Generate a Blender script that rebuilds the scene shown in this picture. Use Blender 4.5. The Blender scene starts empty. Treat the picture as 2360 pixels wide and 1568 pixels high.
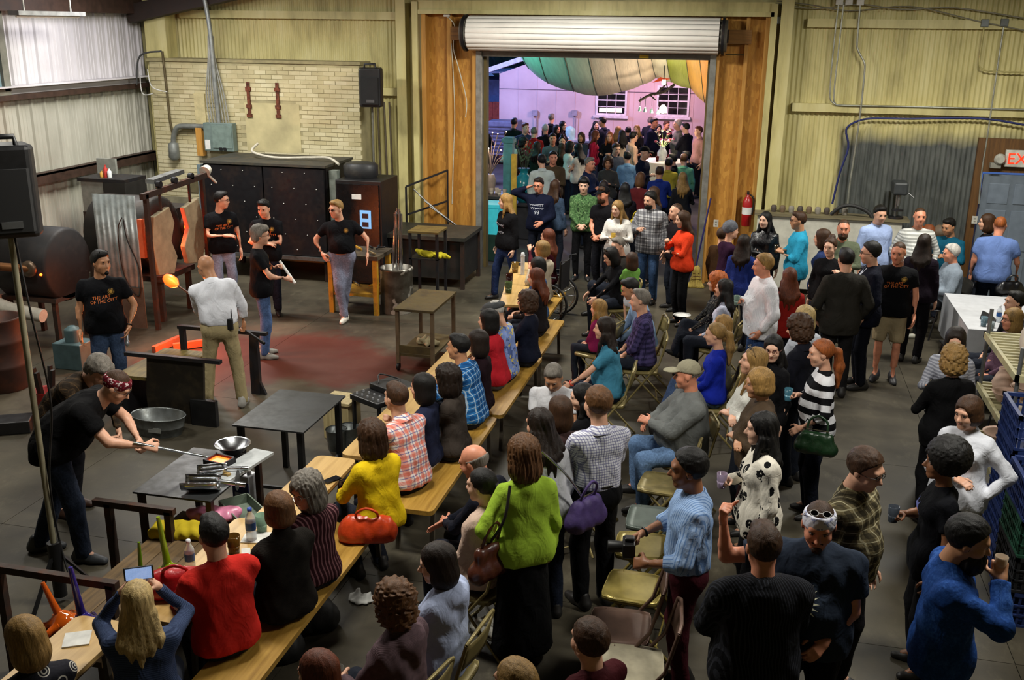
import bpy, bmesh, math, random
import numpy as np
from mathutils import Vector, Matrix
rnd = random.Random(7)
SC = bpy.context.scene
COL = SC.collection
PI = math.pi

# ---------------------------------------------------------------- camera, world, lights, exposure
CAMH, FPX = 4.25, 2328.4
PITCH, ROLL, YAW = map(math.radians, (17.37, .62, 13.36))
_h = Vector((-math.sin(YAW), math.cos(YAW), 0)); _r = Vector((math.cos(YAW), math.sin(YAW), 0)); _u = Vector((0, 0, 1))
CF = _h*math.cos(PITCH) - _u*math.sin(PITCH); _U = _u*math.cos(PITCH) + _h*math.sin(PITCH)
CR = _r*math.cos(ROLL) + _U*math.sin(ROLL); CU = _U*math.cos(ROLL) - _r*math.sin(ROLL)
CAM = Vector((0, 0, CAMH))
cd = bpy.data.cameras.new('camera'); cam = bpy.data.objects.new('camera', cd); COL.objects.link(cam)
cd.sensor_width = 36; cd.lens = 36*FPX/2360; cd.clip_end = 400
cam.matrix_world = Matrix(((CR.x, CU.x, -CF.x, 0), (CR.y, CU.y, -CF.y, 0), (CR.z, CU.z, -CF.z, CAMH), (0, 0, 0, 1)))
SC.camera = cam
VS = SC.view_settings
VS.view_transform = 'Standard'; VS.look = 'None'; VS.gamma = 1; VS.use_curve_mapping = False
VS.exposure = 0.14
w = bpy.data.worlds.new('dusk_sky'); SC.world = w; w.use_nodes = True
w.node_tree.nodes['Background'].inputs[0].default_value = (.10, .20, .55, 1)
w.node_tree.nodes['Background'].inputs[1].default_value = .55

def lamp(kind, name, loc, energy, color, size=.2, size_y=None, aim=None, spot=None):
    l = bpy.data.lights.new(name, kind); o = bpy.data.objects.new(name, l); COL.objects.link(o)
    l.energy = energy; l.color = color
    if kind == 'AREA':
        l.shape = 'RECTANGLE'; l.size = size; l.size_y = size_y or size
    else:
        l.shadow_soft_size = size
    if spot: l.spot_size = math.radians(spot); l.spot_blend = .6
    o.location = loc
    if aim is not None:
        o.rotation_euler = (Vector(aim) - Vector(loc)).to_track_quat('-Z', 'Y').to_euler()
    return o
WARM = (1.0, .965, .87)
HALL_LAMPS = [(-8.2, 8.8, 120), (-8.2, 13.6, 215), (-3.0, 6.4, 195), (-3.0, 14.4, 260), (2.0, 6.4, 160), (2.8, 13.6, 255)]
for _x, _y, _e in HALL_LAMPS:      # the hall's high-bay tubes (their housings are built with the roof)
    lamp('AREA', 'hall_tube_light', (_x, _y, 4.93), _e, WARM, 1.3, .5)
lamp('AREA', 'wall_tube_light', (-9.5, 14.6, 4.93), 75, (.98, .95, 1), 1.3, .6)
# coloured party lights over the patio
lamp('POINT', 'patio_light', (-8.0, 28.8, 3.3), 620, (.38, .45, 1.0), .25)
lamp('POINT', 'patio_light', (-3.2, 29.0, 3.0), 360, (1.0, .55, .68), .25)
lamp('POINT', 'patio_light', (-6.4, 22.8, 3.0), 90, (.30, .9, .75), .25)
lamp('POINT', 'patio_light', (-10.6, 27.5, 1.4), 160, (1.0, .25, .15), .2)
lamp('POINT', 'patio_light', (-1.8, 22.4, 2.55), 70, (1.0, .85, .6), .2)

# ---------------------------------------------------------------- pixel helpers (photo frame 2360 x 1568)
def ray(x, y): return CR*(x-1180) - CU*(y-784) + CF*FPX
def atz(x, y, z=0.): d = ray(x, y); return CAM + d*((z-CAMH)/d.z)
def aty(x, y, Y): d = ray(x, y); return CAM + d*(Y/d.y)
def atx(x, y, X): d = ray(x, y); return CAM + d*(X/d.x)

# ---------------------------------------------------------------- objects and tags
def tag(o, label=None, cat=None, group=None, kind=None):
    if label: o['label'] = label
    if cat: o['category'] = cat
    if group: o['group'] = group
    if kind: o['kind'] = kind
    return o
def thing(name, label, cat, loc=(0, 0, 0), rz=0, group=None):
    o = bpy.data.objects.new(name, None); COL.objects.link(o); o.empty_display_size = .1
    o.location = loc; o.rotation_euler = (0, 0, rz)
    return tag(o, label, cat, group)
def link(name, me, parent=None, mat=None, smooth=False):
    o = bpy.data.objects.new(name, me); COL.objects.link(o)
    if parent: o.parent = parent
    if mat is not None:
        me.materials.clear(); me.materials.append(mat)
    if smooth: me.polygons.foreach_set('use_smooth', [True]*len(me.polygons))
    return o
def share(o, parent, loc=(0, 0, 0), rot=(0, 0, 0), scale=None, name=None, mat=None):
    c = o.copy(); COL.objects.link(c); c.parent = parent; c.location = loc; c.rotation_euler = rot
    if scale: c.scale = scale
    if name: c.name = name
    if mat: c.material_slots[0].link = 'OBJECT'; c.material_slots[0].material = mat
    return c
def clone(root, loc, rz=None, label=None):
    r = root.copy(); COL.objects.link(r); r.location = loc
    if rz is not None: r.rotation_euler = (0, 0, rz)
    if label: r['label'] = label
    for ch in list(root.children):
        c = ch.copy(); COL.objects.link(c); c.parent = r
        for g in list(ch.children):
            d = g.copy(); COL.objects.link(d); d.parent = c
    return r

class MB:
    """collects boxes, bars, tubes and lathes into ONE mesh"""
    def __init__(s): s.v = []; s.f = []; s.sm = []
    def _add(s, vs, fs, sm=False):
        n = len(s.v); s.v += [tuple(v) for v in vs]; s.f += [tuple(i+n for i in f) for f in fs]; s.sm += [sm]*len(fs); return s
    def box(s, c, d, R=None):
        x, y, z = d[0]/2, d[1]/2, d[2]/2
        vs = [Vector((a*x, b*y, e*z)) for a in (-1, 1) for b in (-1, 1) for e in (-1, 1)]
        if R is not None: vs = [R @ v for v in vs]
        c = Vector(c); vs = [v+c for v in vs]
        return s._add(vs, [(0, 1, 3, 2), (4, 6, 7, 5), (0, 4, 5, 1), (2, 3, 7, 6), (0, 2, 6, 4), (1, 5, 7, 3)])
    def b2(s, a, b):
        return s.box([(p+q)/2 for p, q in zip(a, b)], [abs(q-p) for p, q in zip(a, b)])
    def bar(s, a, b, w, h=None, up=(0, 0, 1)):
        a = Vector(a); b = Vector(b); d = b-a; L = d.length; d.normalize(); up = Vector(up)
        if abs(d.dot(up)) > .98: up = Vector((0, 1, 0))
        sx = d.cross(up).normalized(); sz = sx.cross(d)
        R = Matrix((sx, d, sz)).transposed()
        return s.box((a+b)/2, (w, L, h or w), R)
    def tube(s, pts, r, n=8, closed=False, cap=True):
        pts = [Vector(p) for p in pts]; m = len(pts); rr = r if hasattr(r, '__len__') else [r]*m
        vs = []; fs = []; prev = None
        for i, p in enumerate(pts):
            if closed: t = pts[(i+1) % m]-pts[i-1]
            else: t = pts[min(i+1, m-1)]-pts[max(i-1, 0)]
            t.normalize()
            if prev is None:
                a = Vector((0, 0, 1)) if abs(t.z) < .9 else Vector((1, 0, 0))
                u = t.cross(a).normalized()
            else:
                u = (prev - t*prev.dot(t)).normalized()
            prev = u; v = t.cross(u)
            for k in range(n):
                an = 2*PI*k/n; vs.append(p+(u*math.cos(an)+v*math.sin(an))*rr[i])
        for i in range(m if closed else m-1):
            j = (i+1) % m
            for k in range(n): fs.append((i*n+k, i*n+(k+1) % n, j*n+(k+1) % n, j*n+k))
        s._add(vs, fs, True)
        if cap and not closed:
            s._add(vs[:n], [tuple(range(n))[::-1]]); s._add(vs[-n:], [tuple(range(n))])
        return s
    def lathe(s, prof, c=(0, 0, 0), n=20, R=None, cap=True, sx=1, sy=1):
        c = Vector(c); vs = []; fs = []; m = len(prof)
        for r, z in prof:
            for k in range(n):
                a = 2*PI*k/n; v = Vector((r*math.cos(a)*sx, r*math.sin(a)*sy, z))
                vs.append((R @ v if R is not None else v)+c)
        for i in range(m-1):
            for k in range(n): fs.append((i*n+k, i*n+(k+1) % n, (i+1)*n+(k+1) % n, (i+1)*n+k))
        s._add(vs, fs, True)
        if cap:
            if prof[0][0] > 1e-4: s._add(vs[:n], [tuple(range(n))[::-1]])
            if prof[-1][0] > 1e-4: s._add(vs[-n:], [tuple(range(n))])
        return s
    def prism(s, poly, a, b, axis='z'):
        n = len(poly)
        def P(p, t): return {'z': (p[0], p[1], t), 'y': (p[0], t, p[1]), 'x': (t, p[0], p[1])}[axis]
        vs = [P(p, a) for p in poly]+[P(p, b) for p in poly]
        fs = [tuple(range(n))[::-1], tuple(range(n, 2*n))]+[(i, (i+1) % n, n+(i+1) % n, n+i) for i in range(n)]
        return s._add(vs, fs)
    def grid(s, P, sm=True):
        m, n = len(P), len(P[0]); vs = [q for r in P for q in r]
        return s._add(vs, [(i*n+j, i*n+j+1, (i+1)*n+j+1, (i+1)*n+j) for i in range(m-1) for j in range(n-1)], sm)
    def mesh(s, name):
        me = bpy.data.meshes.new(name); me.from_pydata(s.v, [], s.f)
        me.polygons.foreach_set('use_smooth', s.sm)
        bm = bmesh.new(); bm.from_mesh(me); bmesh.ops.recalc_face_normals(bm, faces=bm.faces); bm.to_mesh(me); bm.free()
        return me
    def build(s, name, mat, parent=None, bevel=0):
        me = s.mesh(name); me.materials.append(mat)
        o = bpy.data.objects.new(name, me); COL.objects.link(o)
        if parent: o.parent = parent
        if bevel:
            b = o.modifiers.new('bevel', 'BEVEL'); b.width = bevel; b.segments = 2; b.limit_method = 'ANGLE'
        return o
def rotz(a): return Matrix.Rotation(a, 3, 'Z')
def rotx(a): return Matrix.Rotation(a, 3, 'X')
def roty(a): return Matrix.Rotation(a, 3, 'Y')
def arc(c, r, a0, a1, n, ax='xz'):
    out = []
    for i in range(n+1):
        a = a0+(a1-a0)*i/n; u, v = r*math.cos(a), r*math.sin(a)
        out.append({'xz': (c[0]+u, c[1], c[2]+v), 'xy': (c[0]+u, c[1]+v, c[2]), 'yz': (c[0], c[1]+u, c[2]+v)}[ax])
    return out
def spline(pts, n=6):
    P = [Vector(p) for p in pts]; out = []
    for i in range(len(P)-1):
        a = P[max(i-1, 0)]; b = P[i]; c = P[i+1]; d = P[min(i+2, len(P)-1)]
        for k in range(n):
            t = k/n
            out.append(.5*((2*b)+(c-a)*t+(2*a-5*b+4*c-d)*t*t+(3*b-a-3*c+d)*t**3))
    return out+[P[-1]]

# ---------------------------------------------------------------- materials
def lin(c):
    if isinstance(c, str):
        c = c.lstrip('#'); c = [int(c[i:i+2], 16)/255 for i in (0, 2, 4)]
        c = [x/12.92 if x <= .04045 else ((x+.055)/1.055)**2.4 for x in c]
    return (c[0], c[1], c[2], 1)
MATS = {}
class NT:
    def __init__(s, name):
        s.m = bpy.data.materials.new(name); s.m.use_nodes = True; s.t = s.m.node_tree; s.b = s.t.nodes['Principled BSDF']
    def n(s, kind, **kw):
        nd = s.t.nodes.new('ShaderNode'+kind)
        for k, v in kw.items(): setattr(nd, k, v)
        return nd
    def l(s, a, b): s.t.links.new(a, b)
    def set(s, nd, i, v):
        if hasattr(v, 'is_output') or isinstance(v, bpy.types.NodeSocket): s.l(v, nd.inputs[i])
        else: nd.inputs[i].default_value = v
    def math(s, op, a, b=0., c=0.):
        nd = s.n('Math', operation=op); s.set(nd, 0, a); s.set(nd, 1, b); s.set(nd, 2, c); return nd.outputs[0]
    def mix(s, f, a, b):
        nd = s.n('Mix', data_type='RGBA'); s.set(nd, 0, f); s.set(nd, 6, a); s.set(nd, 7, b); return nd.outputs[2]
    def noise(s, vec, scale, detail=3, rough=.55):
        nd = s.n('TexNoise'); nd.inputs['Scale'].default_value = scale; nd.inputs['Detail'].default_value = detail
        nd.inputs['Roughness'].default_value = rough
        if vec is not None: s.l(vec, nd.inputs['Vector'])
        return nd.outputs['Fac']
    def ramp(s, f, stops):
        nd = s.n('ValToRGB'); e = nd.color_ramp.elements
        while len(e) < len(stops): e.new(.5)
        for i, (p, c) in enumerate(stops): e[i].position = p; e[i].color = lin(c) if not isinstance(c, (int, float)) else (c, c, c, 1)
        s.l(f, nd.inputs[0]); return nd.outputs[0]
    def obj(s): return s.n('TexCoord').outputs['Object']
    def attr(s, name): return s.n('Attribute', attribute_name=name).outputs['Vector']
    def map(s, vec, scale=(1, 1, 1), loc=(0, 0, 0), rot=(0, 0, 0)):
        nd = s.n('Mapping'); s.l(vec, nd.inputs[0]); nd.inputs[1].default_value = loc; nd.inputs[2].default_value = rot; nd.inputs[3].default_value = scale; return nd.outputs[0]
    def bump(s, h, strength=.3, dist=.01):
        nd = s.n('Bump'); nd.inputs['Strength'].default_value = strength; nd.inputs['Distance'].default_value = dist
        s.l(h, nd.inputs['Height']); s.l(nd.outputs[0], s.b.inputs['Normal'])
    def out(s, col=None, rough=.6, metal=0, spec=None):
        if col is not None: s.set(s.b, 'Base Color', col if isinstance(col, bpy.types.NodeSocket) else lin(col))
        s.set(s.b, 'Roughness', rough); s.b.inputs['Metallic'].default_value = metal
        if spec is not None: s.b.inputs['Specular IOR Level'].default_value = spec
        return s.m
def M(col, rough=.6, metal=0, var=.12, scale=9, bump=0, emit=None, es=0, name=None):
    """plain surface with a little grime variation"""
    key = ('M', str(col), rough, metal, var, scale, bump, str(emit), es)
    if key in MATS: return MATS[key]
    t = NT(name or 'painted_surface'); c = lin(col); co = t.obj()
    if var:
        f = t.noise(co, scale, 5)
        d = [max(0, x*(1-var*2.2)) for x in c[:3]]; e = [min(1, x*(1+var)) for x in c[:3]]
        cc = t.ramp(f, [(.3, d), (.68, e)]); m = t.out(cc, rough, metal)
        t.l(t.math('ADD', t.math('MULTIPLY', f, .25), rough-.1), t.b.inputs['Roughness'])
    else: m = t.out(c, rough, metal)
    if bump: t.bump(t.noise(co, scale*4, 4), bump, .01)
    if emit is not None:
        t.b.inputs['Emission Color'].default_value = lin(emit); t.b.inputs['Emission Strength'].default_value = es
    MATS[key] = m; return m
def glass(col=(.9, .95, 1), rough=.03, alpha=.35):
    key = ('g', str(col), rough, alpha)
    if key in MATS: return MATS[key]
    t = NT('clear_glass'); m = t.out(col, rough, 0)
    t.b.inputs['Transmission Weight'].default_value = 1-alpha; t.b.inputs['IOR'].default_value = 1.3
    MATS[key] = m; return m
def rust_metal(base, rust='#4a2c18', rough=.45, metal=.6, sc=5, amt=.55):
    key = ('rm', str(base), str(rust), rough, metal, sc, amt)
    if key in MATS: return MATS[key]
    t = NT('worn_metal'); co = t.obj(); f = t.noise(co, sc, 7, .65)
    m = t.out(t.ramp(f, [(amt-.06, base), (amt+.16, rust)]), rough, metal)
    t.l(t.math('ADD', t.math('MULTIPLY', t.noise(co, sc*4, 4), .3), rough-.12), t.b.inputs['Roughness'])
    t.bump(f, .15, .01); MATS[key] = m; return m
def wood(base='#b98f4c', dark='#7d5524', rough=.5, ax=1, sc=3.):
    key = ('w', base, dark, rough, ax, sc)
    if key in MATS: return MATS[key]
    t = NT('wood'); co = t.obj(); s = [14*sc/3]*3; s[ax] = 1.*sc/3
    f = t.noise(t.map(co, s), 2.2, 6, .6); g = t.noise(co, 1.7, 4)
    c = t.ramp(f, [(.3, dark), (.62, base)]); c = t.mix(t.math('MULTIPLY', g, .35), c, lin(dark))
    m = t.out(c, rough); t.bump(f, .12, .005); MATS[key] = m; return m
def osb():
    if 'osb' in MATS: return MATS['osb']
    t = NT('strand_board'); co = t.obj()
    v = t.n('TexVoronoi'); v.inputs['Scale'].default_value = 30; t.l(t.map(co, (1, 1, .3), rot=(.0, .6, .0)), v.inputs['Vector'])
    f = t.noise(co, 2.5, 6); sep = t.n('SeparateColor'); t.l(v.outputs['Color'], sep.inputs[0])
    c = t.ramp(sep.outputs[0], [(0, '#a8762a'), (.5, '#b98432'), (1, '#c9963f')])
    c = t.mix(t.math('MULTIPLY', f, .5), c, lin('#8a5716'))
    m = t.out(c, .65); t.bump(v.outputs['Distance'], .2, .01); MATS['osb'] = m; return m
STEEL = rust_metal('#8b8d8c', '#5c5b57', .35, .85, 6)
DARKST = rust_metal('#26262a', '#3a2c22', .5, .5, 5)
BLACK = M('#0d0d0f', .5, 0, .2)
BLACKPL = M('#131315', .42, 0, .15)
WHITEP = M('#dcdcd8', .5, 0, .08)
CHROME = M('#c9ccd0', .18, 1, .05)
# ================================================================ THE SETTING
def cream_mat():
    t = NT('yellowed_cream_paint'); co = t.obj()
    f = t.noise(t.map(co, (1.2, 1.2, .35)), 2.2, 6, .6); g = t.noise(t.map(co, (9, 9, .6)), 1.5, 4)
    c = t.ramp(f, [(.28, '#9a9160'), (.5, '#c2b87d'), (.75, '#d2ca96')])
    c = t.mix(t.math('MULTIPLY', t.ramp(g, [(.55, 0.), (.8, 1.)]), .35), c, lin('#6b6240'))
    return t.out(c, .55)
CREAM = cream_mat()
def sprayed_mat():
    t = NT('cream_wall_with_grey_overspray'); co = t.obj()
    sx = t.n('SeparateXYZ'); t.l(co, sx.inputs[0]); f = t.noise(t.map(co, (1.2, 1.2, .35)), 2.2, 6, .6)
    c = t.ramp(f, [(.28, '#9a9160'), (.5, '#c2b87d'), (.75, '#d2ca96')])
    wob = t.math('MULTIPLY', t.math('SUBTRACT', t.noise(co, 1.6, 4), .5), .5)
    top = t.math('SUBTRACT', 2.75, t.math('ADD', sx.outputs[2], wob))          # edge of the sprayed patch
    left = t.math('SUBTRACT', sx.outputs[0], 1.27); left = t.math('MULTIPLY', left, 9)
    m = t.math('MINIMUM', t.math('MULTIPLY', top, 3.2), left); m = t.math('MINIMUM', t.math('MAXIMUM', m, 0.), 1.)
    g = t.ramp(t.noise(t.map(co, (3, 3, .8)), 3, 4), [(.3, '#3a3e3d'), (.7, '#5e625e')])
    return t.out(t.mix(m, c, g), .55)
def concrete_mat():
    t = NT('stained_concrete'); co = t.n('TexCoord').outputs['Object']; geo = t.n('NewGeometry').outputs['Position']
    f = t.noise(geo, .8, 8, .62); g = t.noise(geo, 6, 6, .7); k = t.noise(geo, .35, 3)
    c = t.ramp(f, [(.3, '#27231c'), (.5, '#3f3a2f'), (.72, '#554f40')])
    c = t.mix(t.math('MULTIPLY', t.ramp(g, [(.5, 0.), (.75, 1.)]), .35), c, lin('#2c2a24'))
    sc2 = t.noise(t.map(geo, (1, .5, 1), rot=(0, 0, .6)), 5, 8, .75); c = t.mix(t.math('MULTIPLY', t.ramp(sc2, [(.55, 0.), (.7, 1.)]), .3), c, lin('#6d6856'))
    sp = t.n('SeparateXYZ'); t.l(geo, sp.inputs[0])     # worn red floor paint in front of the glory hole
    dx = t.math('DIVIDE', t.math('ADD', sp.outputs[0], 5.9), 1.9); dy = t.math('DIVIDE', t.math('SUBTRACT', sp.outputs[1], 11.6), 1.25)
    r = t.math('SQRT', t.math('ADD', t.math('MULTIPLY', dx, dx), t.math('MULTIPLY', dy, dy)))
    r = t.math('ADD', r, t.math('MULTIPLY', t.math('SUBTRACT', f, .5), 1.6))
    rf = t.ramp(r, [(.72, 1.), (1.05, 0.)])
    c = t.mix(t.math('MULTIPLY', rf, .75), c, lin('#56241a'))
    m = t.out(c, .6, 0, .3); t.l(t.math('ADD', t.math('MULTIPLY', f, .45), .32), t.b.inputs['Roughness']); t.bump(g, .12, .01); return m
CONC = concrete_mat()
def struct(o): o['kind'] = 'structure'; return o
YB, XL = 17.4, -11.2
fl = struct(MB().b2((-11.4, -1, -.3), (8.5, 17.6, -.012)).build('floor', M('#1d1b17', .8)))
_slab = None
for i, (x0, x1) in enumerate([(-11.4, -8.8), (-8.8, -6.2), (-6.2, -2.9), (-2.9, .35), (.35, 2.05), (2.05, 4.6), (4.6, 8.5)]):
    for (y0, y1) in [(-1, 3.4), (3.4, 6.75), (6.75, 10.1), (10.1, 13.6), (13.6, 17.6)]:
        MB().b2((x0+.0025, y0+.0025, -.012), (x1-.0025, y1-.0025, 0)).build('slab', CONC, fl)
struct(MB().b2((-16, 17.6, -.3), (6, 42, -.01)).build('floor_patio', M('#3c3a3a', .7, 0, .2, 2)))
# --- corrugated sheets
def corrugated(name, u0, u1, z0, z1, depth, period, mat, parent, axis='x', at=0., trap=False, sgn=-1, nper=8):
    P = [[], []]
    u = u0
    pts = []
    if trap:
        while u < u1-1e-6:
            for a, d in ((0, 0), (.10, 0), (.16, 1), (.26, 1), (.32, 0), (.5, 0), (.53, .25), (.57, .25), (.6, 0), (.76, 0), (.79, .25), (.83, .25), (.86, 0)):
                pts.append((min(u+a*period, u1), d*depth))
            u += period
        pts.append((u1, 0))
    else:
        n = int((u1-u0)/period*nper)
        pts = [(u0+(u1-u0)*i/n, depth*(.5+.5*math.sin(2*PI*(u0+(u1-u0)*i/n)/period))) for i in range(n+1)]
    for k, z in enumerate((z0, z1)):
        for uu, d in pts: P[k].append((uu, at+sgn*d, z) if axis == 'x' else (at-sgn*d, uu, z))
    return MB().grid(P, not trap).build(name, mat, parent)
wb = struct(MB().b2((-11.4, YB+.06, 0), (-5.95, YB+.2, 4.9)).b2((.12, YB+.06, 0), (3.42, YB+.2, 4.9)).b2((3.42, YB+.06, 2.12), (4.55, YB+.2, 4.9))
            .b2((4.55, YB+.06, 0), (8.5, YB+.2, 4.9)).b2((-5.95, YB+.1, 3.78), (.12, YB+.2, 4.9)).b2((-5.95, YB+.1, 0), (-4.74, YB+.2, 3.78)).b2((-.8, YB+.1, 0), (.12, YB+.2, 3.78)).build('wall_back', CREAM))
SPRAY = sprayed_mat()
x = -11.2
while x < -6.1:
    x2 = min(x+.88, -6.05); corrugated('corrugated_sheet', x, x2, 0, 4.75, .02, .0762, CREAM, wb, 'x', YB+.05); x = x2
x = .2
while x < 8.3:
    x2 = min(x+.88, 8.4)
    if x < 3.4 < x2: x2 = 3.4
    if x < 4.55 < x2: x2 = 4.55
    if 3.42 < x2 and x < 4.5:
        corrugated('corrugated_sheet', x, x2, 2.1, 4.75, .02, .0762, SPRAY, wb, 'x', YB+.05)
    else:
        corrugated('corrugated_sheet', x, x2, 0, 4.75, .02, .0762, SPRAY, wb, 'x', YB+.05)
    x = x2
def channel(m, a, b, w=.16, d=.06):      # open C girt on the wall's face, running in x
    y = YB-d
    return m.b2((a, y-.01, b), (a*0+m.x1, y, b+w)).b2((a, y, b+w-.012), (m.x1, YB+.05, b+w)).b2((a, y, b), (m.x1, YB+.05, b+.012))
for (a, b, zz) in ((.62, 8.4, 4.25), (.5, 8.4, 2.95), (-10.4, -6.25, 4.3), (-6.75, -6.25, 3.02)):
    m = MB(); m.x1 = b; channel(m, a, zz, .13).build('girt', CREAM, wb)
for xx, w_ in ((-6.12, .17), (.3, .19)):
    MB().b2((xx-w_/2, YB-.19, 0), (xx+w_/2, YB-.17, 4.8)).b2((xx-.02, YB-.17, 0), (xx+.02, YB+.02, 4.8)).b2((xx-w_/2, YB+.02, 0), (xx+w_/2, YB+.04, 4.8)).build('column', CREAM, wb)
MB().b2((-10.92, 17.0, 0), (-10.5, 17.03, 4.9)).b2((-10.92, 17.03, 0), (-10.9, 17.35, 4.9)).b2((-10.52, 17.03, 0), (-10.5, 17.35, 4.9)).build('column', CREAM, wb)
# --- strand-board surround of the roll-up door
PINE = wood('#c08f42', '#9a6a28', .6, 2)
OSB = osb()
for (x0, x1, z0, z1) in ((-5.72, -5.28, 0, 4.42), (-5.26, -4.78, 0, 3.8), (-5.26, -3.6, 3.8, 4.42), (-3.58, -2.0, 3.8, 4.42), (-1.98, -.66, 3.8, 4.42), (-.78, -.3, 0, 3.8), (-.64, -.3, 3.82, 4.42), (-.28, .0, 0, 4.42)):
    MB().b2((x0, YB+.04, z0), (x1, YB+.06, z1)).build('strand_board', OSB, wb)
for (x0, x1, z0, z1, d) in ((-5.76, -5.68, 0, 4.42, .2), (-5.31, -5.23, 0, 4.42, .14), (-4.86, -4.74, 0, 3.8, .16), (-.8, -.7, 0, 3.8, .16), (-.32, -.26, 0, 4.42, .12), (-.02, .06, 0, 4.42, .18), (-4.7, -4.64, 4.2, 4.42, .1), (-1.95, -1.9, 4.2, 4.42, .1), (-.72, -.62, 3.8, 4.42, .12)):
    MB().b2((x0, YB+.05-d, z0), (x1, YB+.05, z1)).build('stud', PINE, wb)
MB().b2((-5.8, YB-.16, 4.42), (.1, YB+.05, 4.62)).b2((-5.8, YB-.2, 4.4), (.1, YB-.16, 4.47)).build('header_beam', CREAM, wb)
for xx in (-5.86, .1):
    MB().b2((xx-.05, YB-.2, 0), (xx+.05, YB-.14, 4.6)).build('jamb_trim', CREAM, wb)
for xx in (-5.02, -.44):
    MB().b2((xx-.22, YB-.12, 3.98), (xx+.22, YB-.04, 4.2)).build('bracket_block', wood('#94662a', '#6a4517', .6, 0), wb)
MB().b2((-11.3, YB-.1, 4.75), (8.4, YB, 5.0)).build('eave_strut', M('#3a2a1c', .7), wb)
# --- roll-up door (rolled)
rd = thing('roll_up_door', 'white slatted roll-up door rolled up above the wide doorway', 'roller door', (0, 0, 0))
SLAT = M('#efece4', .4, 0, .04, 3)
c0 = (0, YB-.28, 4.1); nS = 18
for k in range(nS):
    a0 = 2*PI*k/nS; a1 = 2*PI*(k+.93)/nS; am = (a0+a1)/2
    P = [[], []]
    for i, xx in enumerate((-4.86, -.72)):
        for j in range(5):
            a = a0+(a1-a0)*j/4; r = .27+.012*math.sin(PI*j/4); P[i].append((xx, c0[1]+r*math.cos(a), c0[2]+r*math.sin(a)))
    MB().grid(P).build('slat', SLAT, rd)
MB().tube([(-4.98, c0[1], c0[2]), (-.6, c0[1], c0[2])], .25, 18).build('drum', M('#77736a', .6), rd)
for xx in (-4.92, -.66):
    MB().lathe([(.3, -.02), (.3, .02)], (xx, c0[1], c0[2]), 20, roty(PI/2)).build('end_plate', DARKST, rd)
    MB().b2((xx-.08, c0[1]-.06, c0[2]-.1), (xx+.08, c0[1]+.2, c0[2]+.1)).build('axle_bracket', DARKST, rd)
MB().b2((-4.72, YB-.1, 3.72), (-.82, YB-.02, 3.8)).b2((-4.72, YB-.13, 3.8), (-.82, YB-.02, 3.86)).build('bottom_bar', M('#6d6a62', .45, .4), rd)
MB().b2((-4.72, YB-.15, 3.83), (-.82, YB-.13, 3.87)).build('weather_strip', SLAT, rd)
MB().b2((-2.0, YB-.108, 3.735), (-1.85, YB-.1, 3.79)).build('warning_sticker', M('#d8b81e', .5), rd)
for xx in (-4.74, -.8):
    s = 1 if xx < -3 else -1
    MB().b2((xx-.05, YB-.13, 0), (xx+.05, YB-.1, 3.95)).b2((xx+.03*s-.012, YB-.1, 0), (xx+.03*s+.012, YB+.05, 3.95)).build('guide_track', M('#8c8c86', .4, .5), rd)
    MB().b2((xx+.06*s-.03, YB+.05, 0), (xx+.06*s+.03, YB+.22, 3.75)).build('door_post', wood('#6b5a2e', '#4a3d1e', .7, 2), rd)
# --- left wall
def leftwall_mat(white):
    t = NT('ribbed_sheet_white' if white else 'ribbed_sheet_cream'); co = t.obj(); f = t.noise(t.map(co, (1, 1, .5)), 1.3, 5)
    return t.out(t.ramp(f, [(.3, '#b9b6b8' if white else '#9c9b8e'), (.7, '#d5d2d4' if white else '#bfbeb0')]), .5)
LWU, LWL = leftwall_mat(True), leftwall_mat(False)
wl = struct(MB().b2((XL-.3, -1, 0), (XL-.06, YB, 4.9)).build('wall_left', LWL))
y = 8.2
while y < YB-.1:
    y2 = min(y+.93, YB)
    corrugated('ribbed_sheet', y, y2, 0, 3.22, .035, .31, LWL, wl, 'y', XL-.05, True)
    corrugated('ribbed_sheet', y, y2, 3.22, 4.6, .035, .31, LWU, wl, 'y', XL-.05, True)
    y = y2
BROWN = M('#3d2a20', .6, .1, .2)
MB().b2((XL, 3, 3.14), (XL+.02, YB-.1, 3.27)).b2((XL-.02, 3, 3.25), (XL+.2, YB-.1, 3.27)).build('girt', LWU, wl)
MB().b2((XL-.02, 3, 3.06), (XL+.12, YB-.1, 3.14)).build('girt', BROWN, wl)
for zz in (1.86, .62):
    MB().b2((XL-.02, 3, zz), (XL+.16, YB-.1, zz+.03)).b2((XL+.13, 3, zz-.13), (XL+.16, YB-.1, zz+.03)).build('girt', BROWN, wl)
MB().b2((XL-.05, 3, 4.36), (XL+.25, YB, 4.62)).build('eave_beam', BROWN, wl)
MB().bar((XL+.1, 16.9, 4.35), (XL+3.4, 16.9, 5.0), .25, .3).build('rafter', M('#2a1d15', .7), wl)
wn = struct(MB().b2((XL+.01, 12.2, 3.2), (XL+.05, 13.5, 4.4)).build('window_1', glass((.35, .5, .55), .25, .6)))
for a, b in (((12.2, 3.14), (13.58, 3.24)), ((12.2, 4.32), (13.58, 4.44)), ((13.46, 3.2), (13.6, 4.42)), ((12.1, 3.2), (12.2, 4.42))):
    MB().b2((XL, a[0], a[1]), (XL+.1, b[0], b[1])).build('window_frame', M('#76766a', .6), wn)
for k in range(12):
    MB().tube([(XL+.055, 12.3+k*.1, 3.24), (XL+.055, 12.3+k*.1, 4.32)], .012, 6).build('window_rib', M('#5c7a80', .4), wn)
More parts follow.
